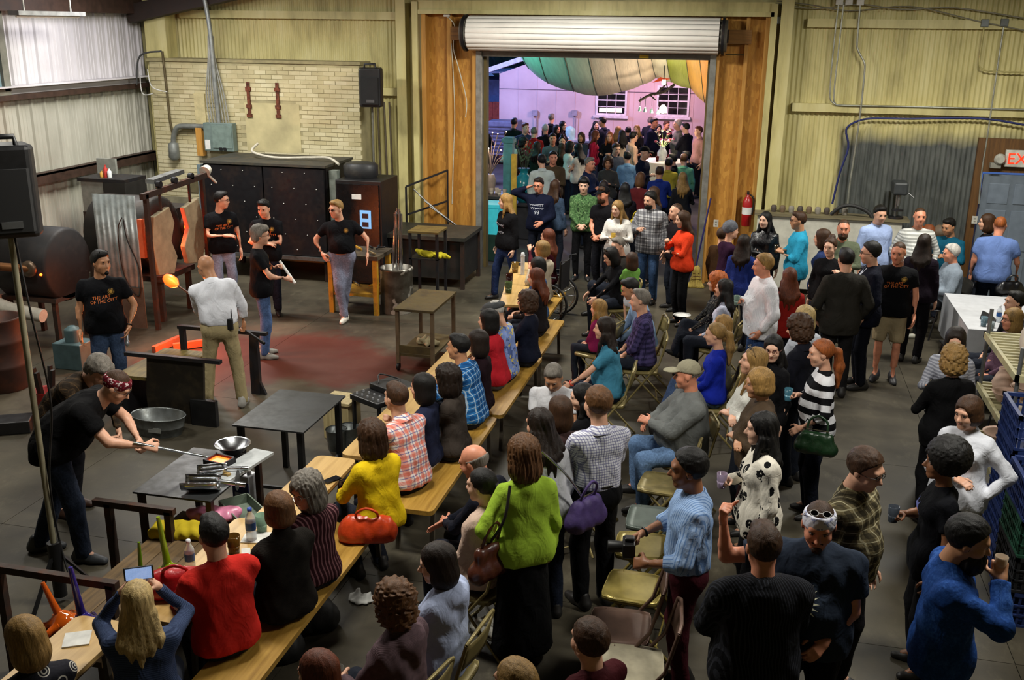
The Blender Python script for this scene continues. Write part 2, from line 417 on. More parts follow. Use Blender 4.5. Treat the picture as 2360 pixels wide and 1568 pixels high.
# --- roof and its lamps (above the frame)
ce = struct(MB().b2((-11.5, -1, 5.25), (8.5, 17.6, 5.35)).build('ceiling', M('#4a4036', .8)))
struct(MB().b2((8.4, -1, 0), (8.6, 17.6, 5.3)).build('wall_right', CREAM))
struct(MB().b2((-11.4, -1.2, 0), (8.5, -1, 5.3)).build('wall_front', M('#8f8760', .8)))
for (x_, y_, e_) in HALL_LAMPS:
    MB().b2((x_-.72, y_-.3, 4.96), (x_+.72, y_+.3, 5.02)).bar((x_, y_, 5.0), (x_, y_, 5.25), .03).build('lamp_housing', M('#8a8a86', .5), ce)
hl = thing('hanging_strip_lamp', 'grey strip lamp hanging from a thin rod by the left wall', 'lamp', (-10.3, 13.6, 0))
MB().b2((-.09, -.75, 4.30), (.09, .75, 4.36)).build('housing', M('#8f918e', .45, .3), hl)
MB().tube([(0, .52, 4.36), (0, .52, 5.25)], .012).build('rod', M('#c8c6be', .5), hl)
MB().tube([(0, -.52, 4.36), (0, -.52, 5.25)], .012).build('rod', M('#c8c6be', .5), hl)
MB().tube([(0, -.7, 4.285), (0, .7, 4.285)], .018).build('tube', M('#e8e6dc', .4, 0, 0), hl)

# --- old brick flue block
def brick_mat(i):
    t = NT('cream_painted_brick'); co = t.n('NewGeometry').outputs['Position']
    f = t.noise(co, 1.4, 6); g = t.noise(co, 14, 5, .7)
    c = t.ramp(f, [(.3, ('#a99f78', '#b3a983', '#9f9570')[i]), (.7, ('#cbc19a', '#d2caa6', '#c4b98e')[i])])
    c = t.mix(t.ramp(g, [(.66, 0.), (.76, .8)]), c, lin('#5d5344'))
    m = t.out(c, .75); t.bump(g, .25, .01); return m
BR = [brick_mat(i) for i in range(3)]
bk = thing('brick_flue', 'cream painted brick block standing behind the big black oven', 'brick wall', (0, 0, 0))
MB().b2((-10.82, 16.893, 0), (-6.78, 17.35, 3.55)).build('mortar_core', M('#a39a74', .85, 0, .15, 3, .3), bk)
bme = MB().b2((-.106, -.05, -.032), (.106, .0, .032)).mesh('brick'); bme.materials.append(BR[0])
cap = 0; rest = MB(); ch = .0745
nrow = int(3.56/ch)
for r_ in range(nrow-1, -1, -1):
    z_ = r_*ch+.037; off = (r_ % 2)*.11
    x_ = -10.82
    first = True
    while x_ < -6.8:
        L = .11 if (first and off) else .218
        first = False
        xe = min(x_+L, -6.77); wdt = xe-x_
        if wdt > .05:
            xc = (x_+xe)/2; j = rnd.uniform(-.004, .004)
            patch = (-9.0 < xc < -7.9 and 2.02 < z_ < 2.88)
            if not patch:
                if cap < 298 and 1.0 < z_:
                    o = bpy.data.objects.new('brick', bme); COL.objects.link(o); o.parent = bk
                    o.location = (xc, 16.935+j, z_); o.scale = ((wdt-.006)/.212, 1, 1)
                    mi = rnd.choice((0, 0, 1, 2))
                    if mi: o.material_slots[0].link = 'OBJECT'; o.material_slots[0].material = BR[mi]
                    cap += 1
                else:
                    rest.b2((x_+.003, 16.885+j, z_-.032), (xe-.003, 16.94, z_+.032))
        x_ = xe
o = rest.build('brick_courses', BR[1], bk); o['kind'] = 'stuff'
MB().b2((-8.98, 16.882, 2.0), (-7.92, 16.94, 2.86)).build('plaster_patch', M('#bdb285', .8, 0, .15, 2), bk)
MB().b2((-10.82, 16.87, .2), (-9.3, 16.885, 1.1)).build('plaster_patch', M('#8d876e', .85, 0, .25, 2), bk)
MB().b2((-10.2, 16.86, 1.2), (-9.7, 16.89, 1.5)).build('plaster_patch', M('#6b6244', .85), bk)
MB().b2((-10.88, 16.86, 3.55), (-6.74, 17.36, 3.6)).build('coping', M('#8f8661', .8), bk)
for xx in (-8.88, -8.32):
    m = MB(); m.b2((xx-.03, 16.86, 2.62), (xx+.03, 16.88, 3.22))
    for zz in (2.64, 2.8, 3.1): m.b2((xx-.05, 16.85, zz-.03), (xx+.05, 16.88, zz+.03))
    m.build('rusty_strap', M('#6e3a24', .8, .2, .4, 14), bk)
MB().b2((-9.95, 16.84, 2.45), (-9.74, 16.89, 3.0)).build('wall_plate', M('#bdb184', .6), bk)
# ================================================================ smooth-surface mesher (signed distances + surface nets)
class SDF:
    def __init__(s): s.p = []; s.noise = None
    def rc(s, a, b, ra, rb=None, k=.03, cut=(), op='+'):
        a = np.array(a, np.float32); b = np.array(b, np.float32); rb = ra if rb is None else rb
        lo = np.minimum(a-ra, b-rb); hi = np.maximum(a+ra, b+rb)
        s.p.append(('r', a, b, ra, rb, k, [(np.array(c, np.float32), np.array(n, np.float32)) for c, n in cut], op, lo, hi)); return s
    def ell(s, c, r, k=.03, R=None, cut=(), op='+'):
        c = np.array(c, np.float32); r = np.array(r, np.float32)
        if R is not None:
            R = np.array(R, np.float32); e = np.sqrt(((R*r)**2).sum(1))
        else: e = r
        s.p.append(('e', c, r, R, None, k, [(np.array(q, np.float32), np.array(n, np.float32)) for q, n in cut], op, c-e, c+e)); return s
    def d1(s, p, X):
        if p[0] == 'r':
            a, b, ra, rb = p[1:5]; ba = b-a; L2 = float(ba@ba)
            q = X-a
            if L2 < 1e-10: d = np.sqrt((q*q).sum(-1))-ra
            else:
                t = np.clip((q@ba)/L2, 0, 1); q = q-t[..., None]*ba; d = np.sqrt((q*q).sum(-1))-(ra+(rb-ra)*t)
        else:
            c, r, R = p[1:4]; q = X-c
            if R is not None: q = q@R
            k0 = np.sqrt(((q/r)**2).sum(-1)); k1 = np.sqrt(((q/(r*r))**2).sum(-1))+1e-9; d = k0*(k0-1)/k1
        for c, n in p[6]: d = np.maximum(d, (X-c)@n)
        return d
    @staticmethod
    def comb(D, d, p):
        k = p[5]
        if p[7] == '+':
            h = np.maximum(k-np.abs(D-d), 0)/k; return np.minimum(D, d)-h*h*k*.25
        if p[7] == '&': return np.maximum(D, d)
        h = np.maximum(k-np.abs(D+d), 0)/k; return np.maximum(D, -d)+h*h*k*.25
    def at(s, X):
        D = np.full(X.shape[:-1], 9., np.float32)
        for p in s.p: D = s.comb(D, s.d1(p, X), p)
        return D
    def verts(s, h, cut=()):
        lo = np.min([p[8] for p in s.p if p[7] == '+'], 0)-2*h-.012; hi = np.max([p[9] for p in s.p if p[7] == '+'], 0)+2*h+.012
        n = np.ceil((hi-lo)/h).astype(int)+1
        ax = [lo[i]+h*np.arange(n[i], dtype=np.float32) for i in range(3)]
        D = np.full(n, 9., np.float32)
        for p in s.p:
            m = p[5]*.6+2*h
            i0 = np.clip(np.floor((p[8]-m-lo)/h).astype(int), 0, n-1); i1 = np.clip(np.ceil((p[9]+m-lo)/h).astype(int)+1, 1, n)
            sl = tuple(slice(i0[i], i1[i]) for i in range(3))
            if p[7] == '&': sl = (slice(None),)*3
            g = np.stack(np.meshgrid(ax[0][sl[0]], ax[1][sl[1]], ax[2][sl[2]], indexing='ij'), -1).astype(np.float32)
            D[sl] = s.comb(D[sl], s.d1(p, g), p)
        if s.noise or cut:
            g = np.stack(np.meshgrid(*ax, indexing='ij'), -1).astype(np.float32)
            if s.noise: D = D+s.noise(g)
            for c, nn in cut: D = np.maximum(D, (g-np.array(c, np.float32))@np.array(nn, np.float32))
        S = D < 0
        C = [(i, j, k) for i in (0, 1) for j in (0, 1) for k in (0, 1)]
        cnt = sum(S[i:n[0]-1+i, j:n[1]-1+j, k:n[2]-1+k].astype(np.int8) for i, j, k in C)
        act = (cnt > 0) & (cnt < 8); idx = np.argwhere(act)
        if not len(idx): return np.zeros((0, 3)), np.zeros((0, 4), int)
        V = np.stack([D[idx[:, 0]+i, idx[:, 1]+j, idx[:, 2]+k] for i, j, k in C], 1)
        acc = np.zeros((len(idx), 3)); num = np.zeros(len(idx))
        for a in range(8):
            for b in range(a+1, 8):
                if sum(x != y for x, y in zip(C[a], C[b])) == 1:
                    va, vb = V[:, a], V[:, b]; cr = (va < 0) != (vb < 0)
                    t = np.where(cr, va/np.where(cr, va-vb, 1), 0)[:, None]
                    acc += np.where(cr[:, None], np.array(C[a])+t*(np.array(C[b])-np.array(C[a])), 0); num += cr
        vs = lo+h*(idx+acc/num[:, None])
        im = np.full(act.shape, -1, np.int64); im[act] = np.arange(len(idx))
        F = []
        for A in range(3):
            B, E = (A+1) % 3, (A+2) % 3
            s0 = [slice(0, n[q]) for q in range(3)]; s1 = list(s0); s0[A] = slice(0, n[A]-1); s1[A] = slice(1, n[A])
            a_, b_ = S[tuple(s0)], S[tuple(s1)]
            e = np.argwhere(a_ != b_)
            if not len(e): continue
            e = e[(e[:, B] > 0) & (e[:, E] > 0) & (e[:, B] < n[B]-1) & (e[:, E] < n[E]-1)]
            q = []
            for db, de in ((-1, -1), (0, -1), (0, 0), (-1, 0)):
                c = e.copy(); c[:, B] += db; c[:, E] += de; q.append(im[c[:, 0], c[:, 1], c[:, 2]])
            q = np.stack(q, 1); inside = a_[e[:, 0], e[:, 1], e[:, 2]]
            q[~inside] = q[~inside][:, ::-1]
            F.append(q[(q >= 0).all(1)])
        return vs, np.concatenate(F) if F else np.zeros((0, 4), int)
class Soup:
    """several vertex/face lists joined into one mesh, with materials per list"""
    def __init__(s): s.V = []; s.F = []; s.M = []; s.T = []; s.n = 0
    def add(s, v, f, mi=0):
        v = np.asarray(v, float)
        if not len(v): return s
        s.V.append(v)
        s.F += [np.asarray(f)+s.n] if isinstance(f, np.ndarray) else [np.array([q])+s.n for q in f]
        s.M += [mi]*(1 if isinstance(f, np.ndarray) else len(f)); s.n += len(v); return s
    def mesh(s, name, mats, rest=None):
        V = np.concatenate(s.V) if s.V else np.zeros((0, 3))
        me = bpy.data.meshes.new(name)
        loops = np.concatenate([q.ravel() for q in s.F]) if s.F else np.zeros(0, int)
        sizes = np.concatenate([np.full(len(q), q.shape[1]) for q in s.F]) if s.F else np.zeros(0, int)
        mi = np.concatenate([np.full(len(q), m) for q, m in zip(s.F, s.M)]) if s.F else np.zeros(0, int)
        me.vertices.add(len(V)); me.vertices.foreach_set('co', V.astype(np.float32).ravel())
        me.loops.add(len(loops)); me.loops.foreach_set('vertex_index', loops.astype(np.int32))
        me.polygons.add(len(sizes)); st = np.concatenate([[0], np.cumsum(sizes)[:-1]]) if len(sizes) else sizes
        me.polygons.foreach_set('loop_start', st.astype(np.int32)); me.polygons.foreach_set('loop_total', sizes.astype(np.int32))
        me.polygons.foreach_set('material_index', mi.astype(np.int32)); me.polygons.foreach_set('use_smooth', np.ones(len(sizes), bool))
        for m in mats: me.materials.append(m)
        if rest is not None:
            a = me.attributes.new('rest', 'FLOAT_VECTOR', 'POINT'); a.data.foreach_set('vector', rest(V).astype(np.float32).ravel())
        me.update(calc_edges=True); me.validate(); return me
def sdf_obj(name, S, h, mat, parent=None, cut=()):
    v, f = S.verts(h, cut); return link(name, Soup().add(v, f).mesh(name, [mat]), parent)
def folds(amp, f, seed=0.):
    """cloth folds: sums of bent waves"""
    def fn(g):
        x, y, z = g[..., 0], g[..., 1], g[..., 2]
        a = np.sin(f*(x*1.3+.6*y)+3.1*np.sin(f*.35*z+seed)+seed)
        b = np.sin(f*1.7*(.5*x-.9*y+.55*z)+2.3*np.sin(f*.5*x+1.7*seed)+2*seed)
        return amp*(.6*a+.5*b)
    return fn
# ================================================================ PEOPLE
SKINS = {'l': '#d3a084', 'p': '#dcae94', 't': '#b98562', 'b': '#8a5a3c', 'd': '#5d3a26', 'r': '#d08a6c'}
def skin_mat(k):
    key = ('skin', k)
    if key in MATS: return MATS[key]
    t = NT('skin'); co = t.obj(); f = t.noise(co, 22, 4); c = lin(SKINS[k])
    cc = t.ramp(f, [(.3, [x*.86 for x in c[:3]]), (.7, [min(1, x*1.06) for x in c[:3]])])
    m = t.out(cc, .5); MATS[key] = m; return m
HAIRC = {'bk': '#0b0908', 'db': '#1d120b', 'br': '#3a2413', 'mb': '#5a3b20', 'rb': '#5a2a14', 'au': '#8a4a20', 'bl': '#8f6e3c', 'lb': '#b39a68', 'sb': '#86683a', 'gy': '#6d675f', 'wg': '#b3afa8', 'or': '#a8561f'}
def hair_mat(k):
    key = ('hair', k)
    if key in MATS: return MATS[key]
    t = NT('hair'); co = t.obj(); c = lin(HAIRC[k])
    f = t.noise(t.map(co, (1, 1, .09)), 190, 3, .6); g = t.noise(t.map(co, (1, 1, .2)), 26, 3)
    f = t.math('ADD', t.math('MULTIPLY', f, .6), t.math('MULTIPLY', g, .4))
    cc = t.ramp(f, [(.34, [x*.45 for x in c[:3]]), (.52, c[:3]), (.7, [min(1, x*1.6+.002) for x in c[:3]])])
    m = t.out(cc, .55, 0, .3); t.bump(f, .55, .009); MATS[key] = m; return m
EYEW = M('#a39a92', .3, 0, 0); EYED = M('#17110d', .15, 0, 0); LIP = M('#a8564a', .45, 0, 0)
def cloth(spec):
    """'#rrggbb' | 'plaid:a,b,c[:period]' | 'check:a,b:p' | 'hs:a,b:p' | 'vs:a,b:p' | 'denim:a' | 'knit:a' | 'blob:a,b,c:p' | 'skull:a,b' | 'rings:a,b' | 'heather:a,b' | 'leather:a'"""
    key = ('cloth', spec)
    if key in MATS: return MATS[key]
    kind, _, r = spec.partition(':')
    if spec[0] == '#': kind, r = 'plain', spec
    cols, _, per = r.partition(':'); cols = cols.split(','); per = float(per) if per else 0
    t = NT(kind+'_fabric'); co = t.attr('rest'); c = lin(cols[0])
    s = t.n('SeparateXYZ'); t.l(co, s.inputs[0]); X, Y, Z = s.outputs
    XX = t.math('ADD', X, t.math('MULTIPLY', Y, .6))
    def stripe(v, p, wd, ph=0.): return t.math('LESS_THAN', t.math('FRACT', t.math('ADD', t.math('DIVIDE', v, p), 50+ph)), wd)
    rough = .85; col = None
    if kind == 'plaid':
        p = per or .085; b, d = lin(cols[1]), lin(cols[2] if len(cols) > 2 else cols[0])
        col = t.mix(t.math('MULTIPLY', stripe(XX, p, .42), .6), c, b); col = t.mix(t.math('MULTIPLY', stripe(Z, p, .42), .6), col, b)
        col = t.mix(t.math('MULTIPLY', stripe(XX, p, .09, .33), .75), col, d); col = t.mix(t.math('MULTIPLY', stripe(Z, p, .09, .33), .75), col, d)
    elif kind == 'check':
        p = per or .022; b = lin(cols[1])
        col = t.mix(t.math('MULTIPLY', stripe(XX, p, .3), .65), c, b); col = t.mix(t.math('MULTIPLY', stripe(Z, p, .3), .65), col, b)
    elif kind == 'hs': col = t.mix(stripe(Z, per or .05, .5), c, lin(cols[1]))
    elif kind == 'vs': col = t.mix(stripe(XX, per or .03, .35), c, lin(cols[1]))
    elif kind in ('denim', 'heather'):
        f = t.noise(co, 60, 4, .7); g = t.noise(co, 5, 3)
        h = t.math('ADD', t.math('MULTIPLY', f, .5), t.math('MULTIPLY', g, .5))
        e = lin(cols[1])[:3] if len(cols) > 1 else [min(1, x*1.7+.01) for x in c[:3]]
        col = t.ramp(h, [(.35, [x*.6 for x in c[:3]]), (.5, c[:3]), (.68, e)])
    elif kind == 'knit':
        f = t.math('SINE', t.math('MULTIPLY', Z, 1100)); g = t.noise(co, 30, 3); rough = .95
        col = t.ramp(g, [(.3, [x*.7 for x in c[:3]]), (.7, [min(1, x*1.2) for x in c[:3]])]); t.bump(f, .25, .003)
    elif kind == 'blob':
        f = t.noise(co, per or 16, 2); g = t.noise(t.map(co, loc=(3, 2, 1)), (per or 16)*1.3, 2)
        col = t.mix(t.math('GREATER_THAN', f, .56), c, lin(cols[1])); col = t.mix(t.math('GREATER_THAN', g, .6), col, lin(cols[2]))
    elif kind in ('skull', 'rings'):
        v = t.n('TexVoronoi'); v.inputs['Scale'].default_value = 9 if kind == 'skull' else 11; v.inputs['Randomness'].default_value = .55; t.l(co, v.inputs['Vector'])
        d = v.outputs['Distance']
        if kind == 'skull':
            m_ = t.math('LESS_THAN', d, .36); hole = t.math('LESS_THAN', t.noise(co, 55, 1), .6)
            m_ = t.math('MULTIPLY', m_, hole)
        else: m_ = t.math('MULTIPLY', t.math('GREATER_THAN', t.math('SINE', t.math('MULTIPLY', d, 42)), .25), t.math('LESS_THAN', d, .42))
        col = t.mix(m_, c, lin(cols[1]))
    elif kind == 'leather': rough = .35; col = t.ramp(t.noise(co, 12, 4), [(.3, [x*.6 for x in c[:3]]), (.7, c[:3])])
    else: col = t.ramp(t.noise(co, 7, 4), [(.3, [x*.82 for x in c[:3]]), (.7, [min(1, x*1.08) for x in c[:3]])])
    m = t.out(col, rough, 0, .12 if kind != 'leather' else .5)
    if kind not in ('knit',):
        wn_ = t.n('TexNoise'); wn_.inputs['Scale'].default_value = 8; wn_.inputs['Detail'].default_value = 2; wn_.inputs['Distortion'].default_value = 1.6; t.l(t.map(co, (1, 1, .7), rot=(.4, .3, 0)), wn_.inputs['Vector'])
        t.bump(t.math('ADD', t.math('MULTIPLY', wn_.outputs['Fac'], 1.), t.math('MULTIPLY', t.noise(co, 60, 3), .12)), .42, .035)
    MATS[key] = m; return m

def V3(*a): return np.array(a, float)
def npR(m): return np.array(m, float)
def uvs(c, r, n=8, m=6):
    v = []; f = []
    for i in range(m+1):
        for j in range(n):
            a, b = PI*i/m, 2*PI*j/n; v.append((c[0]+r[0]*math.sin(a)*math.cos(b), c[1]+r[1]*math.sin(a)*math.sin(b), c[2]+r[2]*math.cos(a)))
    for i in range(m):
        for j in range(n): f.append((i*n+j, (i+1)*n+j, (i+1)*n+(j+1) % n, i*n+(j+1) % n))
    return np.array(v), np.array(f)
CACHE = {}
def head_geo(g, h):
    key = ('head', g, h)
    if key in CACHE: return CACHE[key]
    w = {'m': 1, 'f': .93, 'c': .92}[g]; S = SDF(); K = .022
    S.ell((0, -.012, .032), (.077*w, .097, .088), K); S.ell((0, .022, -.03), (.063*w, .07, .085), K)
    S.rc((0, .062, -.093), (0, .06, -.096), .024*w, k=K)
    for q in (-1, 1):
        S.rc((q*.046*w, .0, -.058), (q*.018*w, .058, -.094), .022, .02, k=K)
        S.rc((q*.036*w, .06, -.03), (q*.04*w, .055, -.035), .028, k=K)
        S.ell((q*.079*w, -.006, -.006), (.011, .021, .032), .008)
    S.rc((-.034, .078, .027), (.034, .078, .027), .017, k=K)
    S.rc((0, .09, .008), (0, .112, -.03), .008, .0125, k=.012)
    for q in (-1, 1):
        S.rc((q*.01, .1, -.034), (q*.01, .1, -.034), .009, k=.008)
        S.ell((q*.031*w, .1, .006), (.017, .016, .011), .012, op='-')
    S.rc((-.017, .083, -.06), (.017, .083, -.06), .0095, k=.012)
    nr = {'m': .056, 'f': .047, 'c': .042}[g]
    S.rc((0, -.022, -.06), (0, -.04, -.2), nr, nr+.006, k=.03)
    v, f = S.verts(h); CACHE[key] = (v, f); return v, f
def hair_geo(style, h):
    key = ('hairg', style, h)
    if key in CACHE: return CACHE[key]
    S = SDF(); K = .02; cut = []
    hl = ((0, .07, .086), (0, .78, -.63))
    def face(): S.ell((0, .105, -.05), (.068, .085, .125), .012, op='-')
    amp, fr = .0022, 42
    if style in ('short', 'buzz', 'curt', 'spike', 'wavy'):
        e = {'buzz': -.006, 'short': .003, 'curt': .01, 'spike': .006, 'wavy': .014}[style]
        S.ell((0, -.016, .036), (.083+e, .103+e, .096+e), K, cut=[hl, ((0, 0, -.06), (0, 0, -1))])
        for q in (-1, 1): S.rc((q*.076, .008, .0), (q*.077, .006, -.025), .008, k=.01)
        if style in ('spike', 'short'): S.ell((0, .045, .1), (.06, .04, .03+e), K)
        if style == 'wavy': S.ell((0, .05, .085), (.075, .05, .045), K); S.ell((0, -.06, -.03), (.085, .06, .07), K); amp = .008
        if style == 'buzz': amp = .0015
    elif style == 'fringe':      # bald crown
        S.ell((0, -.016, .03), (.085, .104, .09), K, cut=[((0, 0, .03), (0, .15, 1)), ((0, .02, 0), (0, 1, 0)), ((0, 0, -.065), (0, 0, -1))]); amp = .002
    elif style in ('bob', 'pixie', 'curly', 'bobw'):
        lo = {'bob': -.15, 'pixie': -.09, 'curly': -.12, 'bobw': -.17}[style]; e = .022 if style in ('curly', 'bobw') else .008
        S.ell((0, -.016, .04), (.085+e, .105+e, .094+e), K); S.ell((0, -.03, (lo-.0)*.45), (.094+e, .092+e, abs(lo)*.78), .04)
        face(); cut = [((0, 0, lo), (0, .1, -1))]
        if style == 'curly': amp, fr = .011, 14
        if style == 'bobw': amp = .008
    elif style in ('long', 'longw', 'half'):
        S.ell((0, -.016, .036), (.086, .106, .097), K); S.ell((0, -.035, -.07), (.09, .08, .13), .04)
        for i, (x_, L_) in enumerate(((-.085, -.31), (-.045, -.36), (0, -.38), (.045, -.35), (.085, -.3))):
            y_ = -.105+.4*x_*x_*8; S.rc((x_*.8, y_+.03, -.06), (x_*1.15, y_-.02, L_*.65), .034, .032, k=.022); S.rc((x_*1.15, y_-.02, L_*.65), (x_*1.2, y_-.012, L_), .032, .012, k=.02)
        for q in (-1, 1):
            if style != 'half': S.rc((q*.08, .0, -.05), (q*.084, .03, -.16), .024, .022, k=.02); S.rc((q*.084, .03, -.16), (q*.075, .055, -.29), .022, .012, k=.02)
        face(); amp, fr = .003, 55
        if style == 'longw': amp, fr = .006, 24
    elif style in ('pony', 'lpony'):
        S.ell((0, -.016, .036), (.086, .106, .098), K, cut=[hl, ((0, 0, -.065), (0, 0, -1))])
        S.rc((0, -.1, .02 if style == 'pony' else -.04), (0, -.15, .0 if style == 'pony' else -.06), .03, .035, k=.02)
        S.rc((0, -.15, .0), (0, -.16, -.14), .036, .045, k=.02); S.rc((0, -.16, -.14), (0, -.14, -.33), .045, .018, k=.03)
    elif style == 'bun':
        S.ell((0, -.016, .036), (.084, .104, .097), K, cut=[hl, ((0, 0, -.065), (0, 0, -1))]); S.ell((0, -.05, .135), (.045, .045, .035), K)
    elif style == 'afro':
        S.ell((0, -.035, .055), (.145, .145, .14), K); S.ell((0, .12, -.06), (.075, .11, .12), .01, op='-'); amp, fr = .008, 18; cut = [((0, 0, -.1), (0, 0, -1))]
    elif style == 'bandana':
        S.ell((0, -.014, .034), (.087, .107, .097), K, cut=[((0, 0, .08), (0, -.25, 1)), ((0, 0, -.002), (0, .3, -1))]); amp = 0
    elif style == 'beanie':
        S.ell((0, -.02, .045), (.092, .112, .108), K, cut=[((0, 0, .0), (0, .4, -1))]); amp = .004
    elif style == 'cap':
        S.ell((0, -.014, .038), (.087, .107, .1), K, cut=[((0, 0, .035), (0, .2, -1))])
        S.ell((0, .125, .045), (.072, .08, .012), .012, cut=[((0, .06, 0), (0, -1, 0))]); amp = 0
    elif style == 'flatcap':
        S.ell((0, .0, .065), (.095, .13, .05), K, cut=[((0, 0, .03), (0, .15, -1))]); S.ell((0, .1, .045), (.07, .06, .012), .015); amp = .002
    elif style == 'beard':
        S.ell((0, .04, -.082), (.066, .068, .062), K, cut=[((0, .02, -.035), (0, -.5, 1)), ((0, .0, 0), (0, -1, 0))]); S.rc((-.02, .093, -.045), (.02, .093, -.045), .009, k=.01)
        S.ell((0, .11, -.062), (.02, .03, .008), .008, op='-'); amp = .003
    elif style == 'bigbeard':
        S.ell((0, .05, -.1), (.074, .075, .085), K, cut=[((0, .02, -.035), (0, -.5, 1)), ((0, -.01, 0), (0, -1, 0))]); S.rc((-.025, .096, -.045), (.025, .096, -.045), .011, k=.01); amp = .005
    elif style == 'goatee':
        S.ell((0, .078, -.1), (.028, .026, .026), K); S.rc((-.024, .09, -.048), (.024, .09, -.048), .007, k=.01); amp = .002
    if amp:
        def nz(g):
            az = np.arctan2(g[..., 0], -(g[..., 1]-.02)); z = g[..., 2]
            if style in ('short', 'curt', 'wavy', 'spike', 'pixie'):
                return (.0026 if style in ('wavy', 'curt') else .002)*np.sin(g[..., 0]*150+2.5*np.sin(z*90))*np.sin(g[..., 1]*60+2*np.sin(g[..., 0]*60))+amp*.5*np.sin(az*fr+2.5*np.sin(z*24))
            if style in ('afro', 'curly'):
                q_ = 1.5 if style == 'afro' else 1.; return amp/q_*np.sin(g[..., 0]*90*q_+4*np.sin(z*60))*np.sin(g[..., 1]*85*q_+3)*np.sin(z*95*q_+1)*1.5
            return amp*(np.sin(az*fr+2.5*np.sin(z*24))*.6+.5*np.sin(az*fr*.43+z*20))
        S.noise = nz
    v, f = S.verts(h, cut); CACHE[key] = (v, f); return v, f
def hand_geo(style, h):
    """right hand pointing along -Z from the wrist, palm facing -X (inwards), thumb forward (+Y)"""
    key = ('hand', style, h)
    if key in CACHE: return CACHE[key]
    S = SDF()
    for q in (-.026, -.009, .009, .026): S.rc((0, q*.7, -.012), (0, q*1.05, -.085), .0135, .012, k=.016)
    curl = {'relax': (.35, .4, .3), 'grip': (1.15, 1.35, .9), 'flat': (.06, .08, .05), 'fist': (1.5, 1.6, 1.1)}[style]
    for i, (q, L) in enumerate(zip((.028, .009, -.010, -.028), (.92, 1.02, .95, .75))):
        p = V3(0, q, -.085); a = 0.
        for j, (l, r0, r1) in enumerate(((.042, .0098, .009), (.027, .009, .0082), (.022, .0082, .0068))):
            a += curl[j]*(1+.1*i); d = V3(-math.sin(a), (.12-.08*i)*.5, -math.cos(a)); n = p+d*l*L
            S.rc(p, n, r0, r1, k=.006); p = n
    b = {'relax': .5, 'grip': 1.0, 'flat': .25, 'fist': 1.2}[style]
    p0 = V3(-.004, .03, -.025); p1 = p0+V3(-.018*b-.004, .034, -.03); p2 = p1+V3(-.022*b, .012*(1-b), -.03); p3 = p2+V3(-.014*b, -.01*b, -.02)
    S.rc(p0, p1, .015, .0115, k=.014); S.rc(p1, p2, .0112, .0098, k=.006); S.rc(p2, p3, .0098, .0078, k=.006)
    S.rc((0, 0, .02), (0, 0, -.015), .024, .022, k=.02)
    v, f = S.verts(h); CACHE[key] = (v, f); return v, f
def shoe_geo(style, h):
    key = ('shoe', style, h)
    if key in CACHE: return CACHE[key]
    S = SDF(); fl = [((0, 0, 0), (0, 0, -1))]
    S.rc((0, -.055, .04), (0, .07, .032), .042, .04, k=.03, cut=fl); S.rc((0, .07, .028), (0, .155, .022), .043, .034, k=.03, cut=fl)
    S.rc((0, -.04, .04), (0, -.03, .1), .045, .042, k=.03)
    v, f = S.verts(h); CACHE[key] = (v, f); return v, f

ARM = {  # wrist target from the shoulder: (outwards, forwards, up), elbow pole (out, fwd, up), hand
    'down': ((.07, .05, -.52), (.6, -.8, -.2), 'relax'), 'cup': ((-.09, .25, -.19), (.9, -.3, -1), 'grip'), 'cuph': ((-.12, .28, -.08), (.9, -.2, -1), 'grip'),
    'cross': ((-.2, .2, -.25), (1, .15, -.8), 'relax'), 'pocket': ((.05, .1, -.47), (1, -.8, .1), 'relax'), 'hip': ((.06, .05, -.40), (1, -.6, .1), 'relax'),
    'clasp': ((-.15, .25, -.40), (1, -.4, -.5), 'grip'), 'table': ((-.08, .38, -.34), (.9, -.1, -.8), 'relax'), 'lap': ((-.1, .27, -.42), (.8, -.6, -.4), 'relax'),
    'chin': ((-.12, .2, -.02), (.5, .5, -1), 'fist'), 'raise': ((.12, .2, .22), (1, .1, -.6), 'fist'), 'phoneup': ((-.06, .36, .13), (.8, .3, -1), 'grip'),
    'tohead': ((.0, .08, .2), (1, .5, .2), 'flat'), 'back': ((-.05, -.18, -.38), (1, -.7, 0), 'relax'), 'hold': ((-.04, .34, -.3), (.9, -.3, -.8), 'grip'),
    'reach': ((-.05, .46, -.2), (.7, 0, -1), 'grip'), 'drink': ((-.12, .24, .07), (.7, .4, -1), 'grip'), 'lean': ((.2, .12, -.42), (1, -.9, .2), 'flat'),
    'clap': ((-.17, .34, -.16), (1, -.1, -.7), 'flat'), 'knee': ((.0, .42, -.38), (.8, -.4, .1), 'relax'), 'low': ((-.12, .3, -.52), (.8, .1, -.3), 'grip')}
PEOPLE = {}
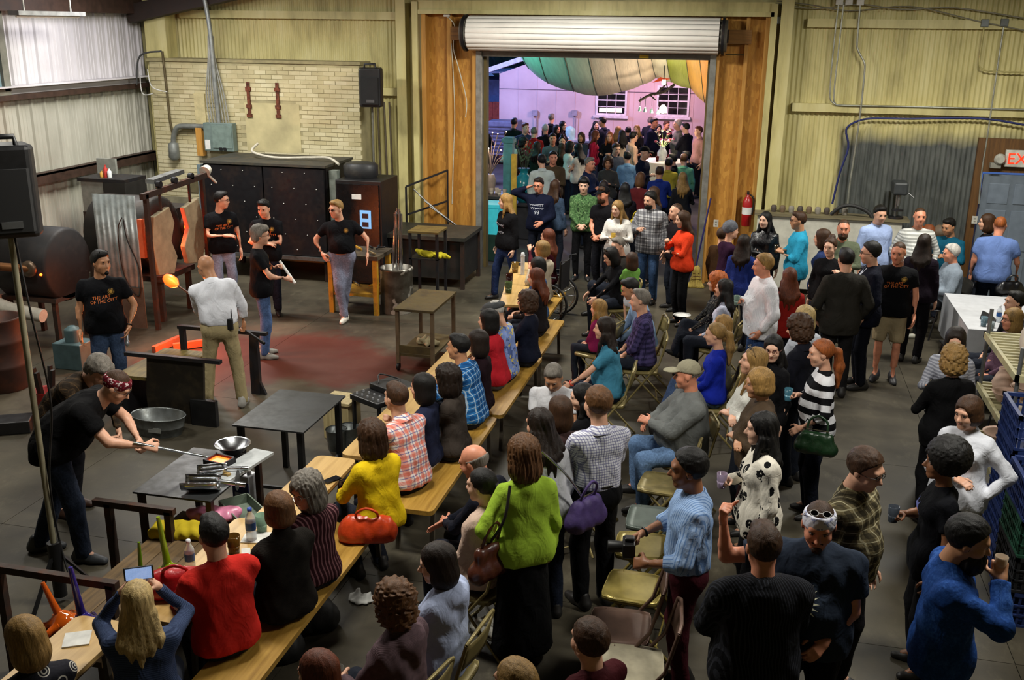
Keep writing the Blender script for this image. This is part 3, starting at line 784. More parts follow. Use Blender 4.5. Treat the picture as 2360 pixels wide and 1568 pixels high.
def P(px, py, label, g='m', h=None, d=270, pose='st', arms='down,down', top='#555555', ts='long', bot='#20242e', bs='pants', hair='short,br', skin='l', head=(0, 0), lean=0, side=0, tw=0, b=.2, x='', shoe='#1c1a19', seat=.45, loose=.0, untuck=1, legs='', beard='', key=None, hem=0., z=None):
    h = h or {'m': 1.77, 'f': 1.65, 'c': 1.15}[g]; s = h/1.75; X = x.split()
    sit = pose != 'st'
    # ---- skeleton, facing +Y, right hand at +X
    pel = V3(0, 0, (seat+.1) if sit else .94*s)
    if pose == 'kneel': pel = V3(0, 0, .42*s)
    bow = max(0, lean-25)*.6
    Rp = npR(rotx(-math.radians(bow if not sit else min(lean*.3, 12))))
    Rc = npR(rotz(-math.radians(tw)) @ rotx(-math.radians(lean)) @ roty(math.radians(side)))
    wst = pel+Rp@V3(0, -.005, .13)*s
    fs = .9 if g == 'f' else 1.
    sw = (.188 if g == 'm' else .158 if g == 'f' else .15)*s*(1+.12*b)
    def T(*a): return wst+Rc@(V3(*a)*s)
    shc = T(0, -.015, .355); nb = T(0, -.012, .40)
    hp = math.radians(head[1]); hy = math.radians(head[0])
    Rh = npR(rotz(-hy) @ rotx(-hp))
    hc = nb+(Rc@V3(0, .01, .055)+Rh@V3(0, .03, .105))*s
    sh = (1.04 if g != 'c' else 1.12)*(.97 if g == 'f' else 1)*s**.5
    topz = hc+V3(0, 0, .125*sh)+Rh@V3(0, -.01, 0)
    # ---- place by the top of the head
    ang = -math.radians(d)
    hw = atz(px, py, float(topz[2]) if z is None else float(topz[2])+z)
    Rw = npR(rotz(ang)); off = Rw@V3(topz[0], topz[1], 0)
    root = thing('person', label, 'person', (hw.x-off[0], hw.y-off[1], z or 0), ang)
    dist = (Vector(hw)-CAM).length
    hC = min(max(.0023*dist, .0135), .036); hH = min(max(.00125*dist, .0078), .019); hD = min(max(.0013*dist, .0075), .0135)
    # ---- legs
    fem = g == 'f'
    hipx = .088*s; J = {}
    for q, n in ((-1, 'l'), (1, 'r')):
        hip = pel+Rp@V3(q*hipx, 0, -.02*s)
        if not sit:
            fo = V3(q*.1*s, .0, .0)
            if 'wide' in legs: fo = V3(q*.19*s, 0, 0)
            if 'stride' in legs: fo = V3(q*.1*s, q*.2*s, 0)
            if 'crossed' in legs: fo = V3(-q*.03*s, .1*s+q*.12*s, 0)
            if 'fwd' in legs: fo = V3(q*.1*s, .12*s, 0)
            if lean > 30: fo[1] += -.05*s
            kn = (hip+fo)/2+V3(q*.012, .035+.0*s, .04*s); kn[2] = .5*s
            an = fo+V3(0, -.02, .085*s); fd = V3(q*.22, 1, 0)
        else:
            sp = .1 if 'wide' in legs else .02
            kn = hip+V3(q*sp, .41*s, .0*s); kn[2] = max(.47*s, seat+.06)
            an = kn+V3(q*.01, (-.02 if 'tuck' not in legs else -.22)*s+(.18*s if 'out' in legs else 0), 0); an[2] = .085*s
            if 'xleg' in legs and q == 1: kn = hip+V3(-.1, .4*s, .13*s); an = kn+V3(-.14, .14*s, -.33*s)
            fd = V3(q*.15, 1, 0)
        fd = fd/np.linalg.norm(fd); J[n] = (hip, kn, an, fd)
    # ---- arms
    aL = arms.split(','); A = {}
    for q, n, nm in ((-1, 'l', aL[0]), (1, 'r', aL[1])):
        shd = shc+Rc@V3(q*sw*.97, 0, -.045*s)
        t = nm.split('@')
        tg, pole, hst = ARM[t[0]]
        if len(t) > 1: tg = tuple(float(e) for e in t[1].split('/'))
        Ry = npR(rotz(-math.radians(tw)))
        tgt = shd+Ry@(V3(q*tg[0], tg[1], tg[2])*s); po = Ry@V3(q*pole[0], pole[1], pole[2])
        l1, l2 = .285*s, .25*s; dv = tgt-shd; L = np.linalg.norm(dv); Lc = min(max(L, .12*s), (l1+l2)*.985); u = dv/L; tgt = shd+u*Lc
        a = (l1*l1-l2*l2+Lc*Lc)/(2*Lc); hh = math.sqrt(max(l1*l1-a*a, 0)); pp = po-u*(po@u); pp = pp/(np.linalg.norm(pp)+1e-9)
        el = shd+u*a+pp*hh; A[n] = (shd, el, tgt, hst, q, pp)
    # ---- garments and body as distance fields
    fat = b*.035
    def torso(S, e, lo=True, k=.05):
        cw = sw/s
        for q in (-1, 1): S.rc(T(q*.03, -.015, .345), T(q*cw*.86, -.012, .308), (.056+e)*s, (.055+e)*s, k=k)
        S.rc(T(-.088*fs, .0, .24), T(.088*fs, .0, .24), (.108*fs+e+fat*.5)*s, k=k)
        S.rc(T(-.06*fs, .0, .1), T(.06*fs, 0, .1), (.108*fs+e+fat)*s, k=k); S.rc(T(-.06*fs, .0, .0), T(.06*fs, 0, .0), (.108*fs+e+fat)*s, k=k)
        if fem: S.rc(T(-.07, .075, .215), T(.07, .075, .215), (.055+e)*s, k=.05)
        if b > .25: S.rc(T(0, .06+.05*b, .06), T(0, .06+.05*b, .02), (.1+fat+e)*s, k=.08)
        S.rc(T(0, -.03, .335), T(0, -.022, .362), (.07+e)*s, (.05+e)*s, k=.04)
    def pelv(S, e, k=.05):
        pw = .078 if not fem else .082
        S.rc(pel+Rp@V3(-pw, -.01, 0)*s, pel+Rp@V3(pw, -.01, 0)*s, (.112+e+fat*.7)*s, k=k)
        S.rc(pel+Rp@V3(-pw*.8, -.035, -.03)*s, pel+Rp@V3(pw*.8, -.035, -.03)*s, (.088+e+fat*.4)*s, k=k)
    def rest(V):
        R0 = (V-wst)@Rc; best = np.full(len(V), 9.)
        for n in 'lr':
            shd, el, wr, hst, q, pp = A[n]; off = 0.
            for a, b2_, rr in ((shd, el, .075), (el, wr, .065)):
                u = b2_-a; L = np.linalg.norm(u); u = u/L; w_ = V-a; tt = np.clip(w_@u, 0, L); dv = w_-tt[:, None]*u; dd = np.linalg.norm(dv, axis=1)
                mk = (dd < rr*s) & (dd < best) & ((w_@u > .03) | (rr == .065)) & ((np.abs(R0[:, 0]) > sw*.8) | (rr == .065))
                e1 = np.cross(u, V3(.31, .95, .1)); e1 /= np.linalg.norm(e1); e2 = np.cross(u, e1)
                an = np.arctan2(dv@e2, dv@e1)*.05
                R0[mk] = np.stack([an, 0*an, .3-tt-off], 1)[mk]; best[mk] = dd[mk]; off += L
        return R0
    nx = rnd.random()*6
    # body skin
    B = SDF(); torso(B, -.014); pelv(B, -.014)
    for n in 'lr':
        shd, el, wr, hst, q, pp = A[n]
        B.rc(shd, el, (.043+fat*.35)*s*fs, (.036+fat*.3)*s*fs, k=.03); m = el+(wr-el)*.3; B.rc(el, m, .036*s*fs, .037*s*fs, k=.02); B.rc(m, wr, .037*s*fs, .0235*s*fs, k=.02)
        hip, kn, an, fd = J[n]
        B.rc(hip, kn, .078*s, .048*s, k=.03); m = kn+(an-kn)*.3; B.rc(kn, m, .048*s, .051*s, k=.02); B.rc(m, an, .051*s, .034*s, k=.02)
        B.rc(an, an+fd*.1*s-V3(0, 0, .045*s), .034*s, .028*s, k=.02)
    B.rc(T(0, -.02, .36), hc+Rh@V3(0, -.025, -.09)*sh, (.054 if g == 'm' else .046)*s, k=.03)
    so = Soup(); v, f = B.verts(max(hC*1.35, .02)); so.add(v, f, 0)
    v, f = head_geo(g, round(hH, 3)); so.add((v*sh)@Rh.T+hc, f, 0)
    w = {'m': 1, 'f': .93, 'c': .92}[g]; eb = []
    for q in (-1, 1):
        v, f = uvs((q*.031*w, .079, .006), (.0135, .0125, .0062)); so.add((v*sh)@Rh.T+hc, f, 1)
        v, f = uvs((q*.031*w, .089, .006), (.0066, .0042, .0058)); so.add((v*sh)@Rh.T+hc, f, 2)
        v, f = uvs((q*.032*w, .0925, .0235), (.019, .006, .0038 if g != 'm' else .005)); so.add((v*sh)@Rh.T+hc, f, 4)
    v, f = uvs((0, .0885, -.06), (.021, .007, .0075 if fem else .006)); so.add((v*sh)@Rh.T+hc, f, 3)
    hk = hair.split(',')
    for n in 'lr':
        shd, el, wr, hst, q, pp = A[n]
        if 'nohands' in X: break
        v, f = hand_geo(hst, round(hD, 3)); v = v*s*(.93 if fem else 1)
        if q < 0: v = v*V3(-1, 1, 1); f = f[:, ::-1]
        zz = -(wr-el)/np.linalg.norm(wr-el)
        # palm (-X for the right hand) faces inwards / down
        inn = V3(-q, 0, 0)*.8+V3(0, 0, -.6) if zz[2] < .8 else V3(-q, .25, 0)
        if hst == 'flat' and t[0] == 'lean': inn = V3(0, 0, -1)
        xx = -q*(inn-zz*(inn@zz)); xx = xx/np.linalg.norm(xx)
        yy = np.cross(zz, xx); Rm = np.stack([xx, yy, zz], 1)
        if True:
            so.add(v@Rm.T+wr, f, 0)
    sk = skin_mat(skin)
    link('body', so.mesh('body', [sk, EYEW, EYED, LIP if skin in 'lpr' else sk, hair_mat(hk[1] if len(hk) > 1 else 'br')]), root)
    # top
    e0 = .004+loose; S = SDF(); torso(S, e0)
    hz = -.03 if not untuck else -.15-hem
    if untuck: pelv(S, e0+.004); S.rc(pel+Rp@V3(-.06, .02, .02)*s, pel+Rp@V3(.06, .02, .02)*s, (.112+e0+fat*.8)*s, k=.06); [S.rc(pel+Rp@V3(q*.075, -.005, .02)*s, pel+Rp@V3(q*.08, 0, -.1-hem)*s, (.112+e0+fat*.7)*s, k=.06) for q in (-1, 1) if not sit]
    else: S.rc(pel+Rp@V3(-.06, 0, .04)*s, pel+Rp@V3(.06, 0, .04)*s, (.108+e0+fat*.7)*s, k=.05)
    if untuck and hem > .05: S.rc(pel+Rp@V3(-.07, 0, -.02)*s, pel+Rp@V3(-.07, .02 if not sit else .1, -.1-hem)*s, (.115+loose)*s, k=.05); S.rc(pel+Rp@V3(.07, 0, -.02)*s, pel+Rp@V3(.07, .02 if not sit else .1, -.1-hem)*s, (.115+loose)*s, k=.05)
    cutp = pel+Rp@V3(0, 0, (.05 if not untuck else -.09-hem))*s
    if sit and untuck: cutp = V3(0, 0, seat+.055)
    for n in 'lr':
        shd, el, wr, hst, q, pp = A[n]
        if ts == 'none': S.rc(shd, shd+(el-shd)*.12, (.055+e0)*s, k=.03); continue
        fr = {'short': .62, 'cap': .35}.get(ts, 1.)
        en = shd+(el-shd)*fr; ua = (el-shd)/np.linalg.norm(el-shd)
        ct = [] if fr == 1 else [(en, ua)]
        S.rc(shd, el, (.055+loose+fat*.35)*s*fs, (.045+loose*.9+fat*.3+(.012 if fr < 1 else 0))*s*fs, k=.035, cut=ct)
        if fr == 1:
            fr2 = .45 if ts == 'mid' else .97
            en = el+(wr-el)*fr2; fa = (wr-el)/np.linalg.norm(wr-el)
            S.rc(el, wr, (.045+loose*.9+fat*.2)*s*fs, (.033+loose*.7)*s*fs, k=.02, cut=[(en, fa)])
    if 'hoodless' in X:
        S.rc(T(-.045, -.045, .385), T(.045, -.045, .385), (.03)*s, k=.012)
        for q in (-1, 1): S.rc(T(q*.05, -.045, .385), T(q*.045, .04, .37), .026*s, .02*s, k=.012); S.rc(T(q*.045, .04, .375), T(q*.03, .075, .325), .018*s, .012*s, k=.01)
    if 'hood' in X:
        S.rc(T(-.07, -.085, .35), T(.07, -.085, .35), .05*s, k=.03); S.rc(T(0, -.1, .34), T(0, -.125, .22), .07*s, .03*s, k=.04)
        for q in (-1, 1): S.rc(T(q*.085, -.07, .36), T(q*.06, .05, .34), .036*s, .026*s, k=.03)
    if 'turtle' in X: S.rc(T(0, -.015, .38), T(0, -.005, .435), .065*s, .06*s, k=.02)
    if 'vneck' in X: S.rc(T(0, .13, .36), T(0, .14, .27), .06*s, .02*s, k=.02, op='-')
    S.noise = folds(.0045+.003*loose*20, 34, nx)
    v, f = S.verts(hC, [(cutp, (0, 0, -1) if not sit else (0, 0, -1))])
    ot = link({'short': 'tee_shirt', 'none': 'sleeveless_top'}.get(ts, 'top'), Soup().add(v, f).mesh('top', [cloth(top)], rest), root)
    S.noise = None
    if 'collar' in X or 'suit' in X:
        rows = []
        for rr, zz, dy in ((.062, .375, 0), (.064, .432, .0), (.071, .434, 0), (.1, .372, .006)):
            rows.append([tuple(T((rr)*math.sin(a), -.016-rr*math.cos(a)*.95, zz-.045*max(0, -math.cos(a))-.012*abs(math.sin(a)))) for a in [(-2.75+5.5*i/18) for i in range(19)]])
        o_ = MB().grid(rows).build('collar', cloth(top), root); at_ = o_.data.attributes.new('rest', 'FLOAT_VECTOR', 'POINT'); at_.data.foreach_set('vector', np.array([v_.co for v_ in o_.data.vertices], np.float32).ravel())
        if 'suit' in X: decal(dict(top=S, T=T, Rc=Rc, root=root), 'shirt_front', [([(-.05, .385), (.05, .385), (.03, .3), (0, .2), (-.03, .3)], [(0, 4, 2, 1), (4, 3, 2)])], M('#c4c8d4', .8, 0, .05))
    # bottom
    if bs != 'none':
        S2 = SDF(); pelv(S2, .004 if not untuck else -.008); S2.rc(pel+Rp@V3(-.055, 0, .06)*s, pel+Rp@V3(.055, 0, .06)*s, ((.1 if not untuck else .08)*fs+fat*.7)*s, k=.05, cut=[(pel+Rp@V3(0, 0, .1)*s, Rp@V3(0, 0, 1))])
        c2 = []
        if bs == 'skirt' and not sit:
            S2.rc(pel, V3(0, .02, .12*s), .13*s, .2*s, k=.06); S2.rc(pel+V3(-.06, 0, 0), V3(-.1*s, .0, .1*s), .1*s, .13*s, k=.06); S2.rc(pel+V3(.06, 0, 0), V3(.1*s, .0, .1*s), .1*s, .13*s, k=.06); c2 = [((0, 0, .1*s), (0, 0, -1))]
        elif bs == 'mini': S2.rc(pel, pel-V3(0, 0, .3*s), .13*s, .17*s, k=.06)
        else:
            for n in 'lr':
                hip, kn, an, fd = J[n]
                if bs == 'shorts':
                    u = (kn-hip)/np.linalg.norm(kn-hip); S2.rc(hip, kn, .1*s, .085*s, k=.035, cut=[(kn-u*.02, u)])
                else:
                    lw = .015 if bs == 'slim' else .022
                    S2.rc(hip, kn, (.092+fat*.4)*s, (.052+lw)*s, k=.035); S2.rc(kn, an-V3(0, 0, .03*s), (.054+lw)*s, (.04+lw)*s, k=.03, cut=[(an-V3(0, 0, .045*s), (0, 0, -1))] if not ('xleg' in legs and n == 'r') else ())
        S2.noise = folds(.004, 30, nx+2)
        v, f = S2.verts(hC*1.45, c2)
        link({'skirt': 'skirt', 'mini': 'skirt', 'shorts': 'shorts'}.get(bs, 'trousers'), Soup().add(v, f).mesh('trousers', [cloth(bot)], lambda V: V), root)
        if 'belt' in X:
            m = MB(); n_ = 20; pts = [pel+Rp@V3((.078+.125)*math.cos(a)*.92, .118*math.sin(a), .085)*s for a in [2*PI*i/n_ for i in range(n_)]]
            m.tube(pts, .017*s, 6, True); m.build('belt', M('#0f0c0a', .4), root)
    if dist < 40:
        for n in 'lr':
            hip, kn, an, fd = J[n]; v, f = shoe_geo('a', round(max(hC, .0125), 3)); a = -math.atan2(fd[0], fd[1])
            R_ = npR(rotz(a)); ft = an-V3(0, 0, .085*s)
            if 'xleg' in legs and n == 'r': R_ = npR(rotz(.3) @ rotx(.5))
            link('shoe', Soup().add((v*s*(.92 if fem else 1.04))@R_.T+ft, f).mesh('shoe', [M(shoe, .5, 0, .15)]), root)
    # hair
    def put(style, mat, nm):
        v, f = hair_geo(style, round(hH, 3))
        return link(nm, Soup().add((v*sh)@Rh.T+hc, f).mesh(nm, [mat], lambda V: (V-hc)@Rh), root)
    if hk[0] != 'none': put(hk[0], hair_mat(hk[1]), 'hair')
    if beard: put(beard, hair_mat(hk[1] if not beard == 'goatee' else hk[1]), 'beard')
    for e in X:
        k_, _, val = e.partition('=')
        if k_ in ('cap', 'flatcap', 'beanie', 'bandana'): put(k_, cloth(val), {'bandana': 'bandana', 'beanie': 'beanie'}.get(k_, 'cap'))
        if k_ in ('glasses', 'shades', 'shadesup'):
            m = MB(); up = k_ == 'shadesup'; y0, z0 = (.1, .006) if not up else (.055, .122)
            Rg = rotx(.9) if up else Matrix.Identity(3)
            def W(p): p = Rg @ Vector((p[0], p[1]-.1, p[2]-.006)); return Vector(hc)+Matrix(Rh.tolist()) @ (Vector((p.x, p.y+y0, p.z+z0))*sh)
            for q in (-1, 1):
                ring = [W((q*.031+.021*math.cos(2*PI*i/12), .1, .006+.0155*math.sin(2*PI*i/12))) for i in range(12)]
                m.tube(ring, .0022, 5, True); m.tube([W((q*.052, .1, .01)), W((q*.08, .06, .008)), W((q*.083, -.01, .0))], .002, 5)
            m.tube([W((-.011, .1, .008)), W((.011, .1, .008))], .0022, 5)
            o = m.build('sunglasses' if k_ != 'glasses' else 'glasses', M(val or '#15110e', .3), root)
            if k_ != 'glasses':
                for q in (-1, 1):
                    l_ = MB(); l_._add([W((q*.031, .101, .006))]+[W((q*.031+.021*math.cos(2*PI*i/12), .1, .006+.0155*math.sin(2*PI*i/12))) for i in range(12)], [(0, i+1, (i+1) % 12+1) for i in range(12)])
                    l_.build('lens', M('#0a0a0c', .08, 0, 0), o)
        if k_ == 'patch':
            for n in 'lr':
                el = A[n][1]; v, f = uvs(el, (.056*s, .056*s, .075*s), 12, 8); link('elbow_patch', Soup().add(v, f).mesh('elbow_patch', [cloth(val)], lambda V: V), root)
        if k_ == 'under':
            Q = SDF(); Q.rc(pel+V3(-.075, -.005, -.1)*s, pel+V3(.075, -.005, -.1)*s, .135*s, k=.05); v, f = Q.verts(hC, [(pel+V3(0, 0, -.17)*s, (0, 0, -1)), (pel+V3(0, 0, -.05)*s, (0, 0, 1))]); link('under_top', Soup().add(v, f).mesh('under_top', [cloth(val)], lambda V: V), root)
        if k_ == 'pearls':
            for a in np.linspace(-2.2, 2.2, 15): v, f = uvs(T(.075*math.sin(a), -.012+.078*math.cos(a), .37-.06*max(0, math.cos(a))), (.009,)*3, 8, 6); link('bead', Soup().add(v, f).mesh('bead', [M('#d8d2c0', .3, 0, 0)]), root)
        if k_ == 'band':        # event wristband
            n = val or 'r'; shd, el, wr, hst, q, pp = A[n]; u = (wr-el)/np.linalg.norm(wr-el); c_ = wr-u*.02*s
            a1 = np.cross(u, V3(.3, .2, 1)); a1 /= np.linalg.norm(a1); a2 = np.cross(u, a1)
            MB().tube([c_+(a1*math.cos(2*PI*i/10)+a2*math.sin(2*PI*i/10))*.029*s for i in range(10)], .008*s, 5, True).build('wristband', M('#e0452e', .4), root)
        if k_ == 'watch':
            n = val or 'r'; shd, el, wr, hst, q, pp = A[n]; u = (wr-el)/np.linalg.norm(wr-el); c_ = wr-u*.02*s
            a1 = np.cross(u, V3(.3, .2, 1)); a1 /= np.linalg.norm(a1); a2 = np.cross(u, a1)
            MB().tube([c_+(a1*math.cos(2*PI*i/10)+a2*math.sin(2*PI*i/10))*.028*s for i in range(10)], .008*s, 5, True).build('watch', M('#1a1a1c', .3, .5), root)
    Wm = Matrix.Translation(root.location) @ Matrix.Rotation(ang, 4, 'Z')
    info = dict(root=root, W=Wm, hands={n: Wm @ Vector(A[n][2]+(A[n][2]-A[n][1])/np.linalg.norm(A[n][2]-A[n][1])*.085*s) for n in 'lr'}, wrist={n: Wm @ Vector(A[n][2]) for n in 'lr'}, T=T, Rc=Rc, top=S, cut=cutp, s=s, pel=pel, hc=hc, Rh=Rh, sh=sh, ang=ang, A=A, J=J, Rp=Rp)
    if key: PEOPLE[key] = info
    return info

def decal(info, name, polys, mat, side=1, off=.004):
    """flat print wrapped onto the front (side=1) or back of a top; polys in torso units (x right as seen by a viewer, z up)"""
    S, T, Rc = info['top'], info['T'], info['Rc']; dirv = Rc@V3(0, -side, 0)
    V = []; F = []
    for pts, faces in polys:
        n = len(V); V += pts; F += [tuple(i+n for i in f) for f in faces]
    p = np.array([T(-side*x, side*.45, z) for x, z in V], np.float32)
    for _ in range(40):
        dd = S.at(p); p = p+np.minimum(dd-off, .05)[:, None]*dirv.astype(np.float32)
    me = bpy.data.meshes.new(name); me.from_pydata([tuple(map(float, q)) for q in p], [], F); return link(name, me, info['root'], mat)
def text_polys(txt, size, x0, z0, slant=0.):
    cu = bpy.data.curves.new('lettering', 'FONT'); cu.body = txt; cu.size = size; cu.align_x = 'CENTER'; cu.resolution_u = 2; cu.space_character = 1.05
    o = bpy.data.objects.new('lettering', cu); COL.objects.link(o); dg = bpy.context.evaluated_depsgraph_get()
    me = bpy.data.meshes.new_from_object(o.evaluated_get(dg)); bpy.data.objects.remove(o); bpy.data.curves.remove(cu)
    bm = bmesh.new(); bm.from_mesh(me); bmesh.ops.triangulate(bm, faces=bm.faces); bm.to_mesh(me); bm.free()
    out = ([(v.co.x+x0, v.co.y+z0+slant*v.co.x) for v in me.vertices], [tuple(p.vertices) for p in me.polygons]); bpy.data.meshes.remove(me); return out
def disc_polys(cx, cz, r, n=16, r2=None):
    if r2: return ([(cx+rr*math.cos(2*PI*i/n), cz+rr*math.sin(2*PI*i/n)) for i in range(n) for rr in (r, r2)], [(2*i, 2*i+1, (2*i+3) % (2*n), (2*i+2) % (2*n)) for i in range(n)])
    return ([(cx, cz)]+[(cx+r*math.cos(2*PI*i/n), cz+r*math.sin(2*PI*i/n)) for i in range(n)], [(0, i+1, (i+1) % n+1) for i in range(n)])
def sun_polys(cx, cz, r, n=14):
    V = []; F = []
    for i in range(n):
        a = 2*PI*i/n; k = len(V)
        V += [(cx+r*.55*math.cos(a-.14), cz+r*.55*math.sin(a-.14)), (cx+r*.55*math.cos(a+.14), cz+r*.55*math.sin(a+.14)), (cx+r*math.cos(a), cz+r*math.sin(a))]; F.append((k, k+1, k+2))
    return (V, F)

def squig_polys(x0, x1, z, amp, n, w=.006, slant=0., seed=1):
    """illegible brush-script strokes"""
    r = random.Random(seed); V = []; F = []; m = n*6
    for i in range(m+1):
        t = i/m; x = x0+(x1-x0)*t+.012*math.sin(t*n*2*PI); zz = z+slant*(x-x0)+amp*math.cos(t*n*2*PI)*(.6+.4*math.sin(7*t+seed)); k = len(V)
        V += [(x, zz-w), (x, zz+w)]
        if i: F.append((k-2, k, k+1, k-1))
    return (V, F)
# ================================================================ WHO IS WHERE (head-top pixel in the photo, then pose and clothes)
TEE = '#0c0d11'; JEAN = 'denim:#34445f'; DJ = 'denim:#161c2a'; BK = '#0d0d10'; NAVY = '#131a33'; WH = '#d8d9de'; KH = '#a2946f'
# ---- the glass workers
P(228, 578, 'smiling man in black tee with orange lettering holding a microphone by the furnace', 'm', 1.80, d=150, arms='pocket,down', top=TEE, ts='short', bot=JEAN, hair='spike,bk', skin='t', head=(-42, 2), b=.55, x='shadesup watch=l', key='mic', beard='goatee', untuck=1)
P(508, 441, 'young man in black tee gripping his arm beside the black oven doors', 'm', 1.80, d=140, arms='down,cross', top=TEE, ts='short', bot='denim:#7d8aa3', hair='short,bk', head=(-60, 4), x='glasses', b=.0, key='w2')
P(607, 460, 'dark-haired youth in black tee with sunglasses on his head before the oven', 'm', 1.76, d=165, arms='cross,cross', top=TEE, ts='short', bot=DJ, hair='short,bk', head=(10, 14), x='shadesup', b=0, key='w3')
P(597, 519, 'grey-haired man with glasses in black tee holding a white paper roll', 'm', 1.76, d=62, arms='cup,hold', top=TEE, ts='short', bot='denim:#4a628c', hair='wavy,gy', head=(0, 4), x='glasses', b=.35, shoe='#8c8880', key='w4')
P(775, 461, 'man in dark sunglasses and black tee leaning against the yellow workbench', 'm', 1.78, d=165, arms='lean,hip', top=TEE, ts='short', bot='denim:#6e7285', hair='short,sb', head=(40, 6), x='shades', b=.6, shoe='#d5d1c6', legs='crossed', untuck=0, key='w5', side=4)
P(474, 588, 'bald man in white shirt and khaki trousers turning a glass blowpipe', 'm', 1.78, d=335, arms='low,low@.1/.15/-.5', top='#e0e3ec', bot=KH, hair='none,gy', skin='t', head=(-40, 22), lean=14, side=-8, b=.5, untuck=0, x='belt collar', legs='wide', shoe='#8f8d88', loose=.012, key='w6')
P(262, 852, 'worker in black tee and red bandana bending over the steel table', 'm', 1.86, d=72, arms='low@-.1/.3/-.34,reach@-.02/.42/-.27', top='#08080a', ts='short', bot='denim:#222a3a', hair='buzz,br', skin='l', head=(4, 36), lean=54, b=.65, loose=.014, x='bandana=blob:#5b1420,#c9b9b9,#7a1c28:40 glasses', legs='stride', key='w7', shoe='#33373c')
P(222, 818, 'grey-haired man in dark plaid shirt stooping behind the bandana worker', 'm', 1.76, d=95, arms='low,low', top='plaid:#3a2e22,#1c1712,#5a4630', bot='#15151a', hair='wavy,gy', head=(10, 42), lean=52, b=.3, shoe='#3a2318', key='w8')
# ---- people on the benches along the long table, near to far
B_ = dict(pose='sit', d=275, arms='table,table', legs='tuck')
P(52, 1428, 'woman with a brown bob and circle-print blouse at the near table end', 'f', **{**B_, 'd': 305}, top='rings:#23232a,#b9b5ac', hair='bob,sb', head=(-20, 8), key='t1')
P(312, 1342, 'blonde woman in navy striped sweater raising her phone over the table', 'f', **{**B_, 'd': 330, 'arms': 'phoneup@-.06/.26/.2,phoneup@-.06/.26/.2'}, top='hs:#2a3550,#3d4a68:.012', hair='half,lb', b=.6, key='t2', head=(0, 0))
P(490, 1192, 'black-haired person in bright red sweater seated on the front bench', 'm', 1.72, **{**B_, 'd': 310}, top='#b8241c', hair='short,bk', b=.3, loose=.012, lean=6, key='t3')
P(640, 1137, 'short brown-haired woman in charcoal knit jacket on the front bench', 'f', 1.70, **{**B_, 'd': 305}, top='knit:#191613', hair='pixie,mb', b=.3, loose=.014, x='turtle', key='t4')
P(706, 1092, 'grey-haired woman in glasses and maroon striped shirt looking back over her shoulder', 'f', **{**B_, 'd': 300}, top='vs:#2a1015,#6e4a4e:.03', hair='bobw,gy', head=(-100, 12), b=.3, x='glasses=#9a8a7a', key='t5', skin='r')
P(856, 972, 'brown-bobbed woman in bright yellow jacket holding a phone at the table', 'f', 1.70, **{**B_, 'd': 305, 'arms': 'hold,table'}, top='#d6b514', hair='bobw,br', b=.25, loose=.01, hem=.03, lean=8, x='band=l', key='t6')
P(914, 884, 'man in orange and blue plaid shirt resting his chin on his hand', 'm', **{**B_, 'd': 295, 'arms': 'table,chin'}, top='plaid:#dfd3cf,#d0583c,#2c4a8e:.07', bot=BK, hair='short,br', b=.35, lean=14, x='collar', key='t7', head=(4, -2))
P(975, 863, 'woman with a black bob in navy top and white trousers on the bench', 'f', **B_, top='#20253c', ts='cap', bot='#cfccc4', hair='bob,bk', b=.2)
P(1032, 843, 'dark-haired woman in glasses and taupe cardigan on the bench', 'f', **B_, top='#3b342f', hair='bobw,db', x='glasses', lean=6)
P(1058, 771, 'young man in blue plaid shirt with clasped hands at the table', 'm', **{**B_, 'arms': 'clap,clap'}, top='plaid:#2b6fae,#123a6e,#b9d0e0:.06', hair='short,bk', skin='t', lean=14, x='collar')
P(1102, 762, 'woman with straight dark bob in dark plum top on the bench', 'f', **B_, top='#1d0d14', hair='bob,db', b=.3)
P(1127, 714, 'woman with black bob in red sleeveless top on the bench', 'f', **B_, top='#b3202c', ts='none', bot='#5a5a60', hair='bob,bk', lean=10)
P(1143, 692, 'man in grey flat cap and blue tropical-print shirt on the bench', 'm', 1.74, **B_, top='blob:#7d93cc,#4d5f95,#c9b86a:14', ts='short', bot='#161a2c', hair='buzz,wg', x='flatcap=#4a4c4e', b=.5, lean=8, head=(0, 14), z=0)
P(1216, 672, 'short brown-haired woman in dark navy top midway along the far table', 'f', **B_, top='#121626', hair='curly,br', b=.25)
P(1237, 618, 'woman with long auburn hair and dark jacket at the far table', 'f', **{**B_, 'arms': 'hold,hold'}, top='#1a1618', hair='long,rb', head=(0, 6))
P(1240, 594, 'black-haired person in blue denim jacket hidden behind the auburn-haired woman', 'f', **B_, top='denim:#2c4468', hair='pixie,bk')
P(1250, 556, 'short blond-grey-haired woman in cream hoodie raising a hand at the far table', 'f', 1.7, **{**B_, 'arms': 'chin,lap'}, top='#b5aa96', hair='pixie,sb', x='hood', key='t17', b=.35)
P(1264, 527, 'brown-haired woman in maroon sweater seated in the wheelchair', 'f', 1.66, pose='sit', d=275, arms='phoneup@-.05/.3/.05,lap', seat=.5, top='#461520', hair='long,rb', key='wc', head=(5, 0))
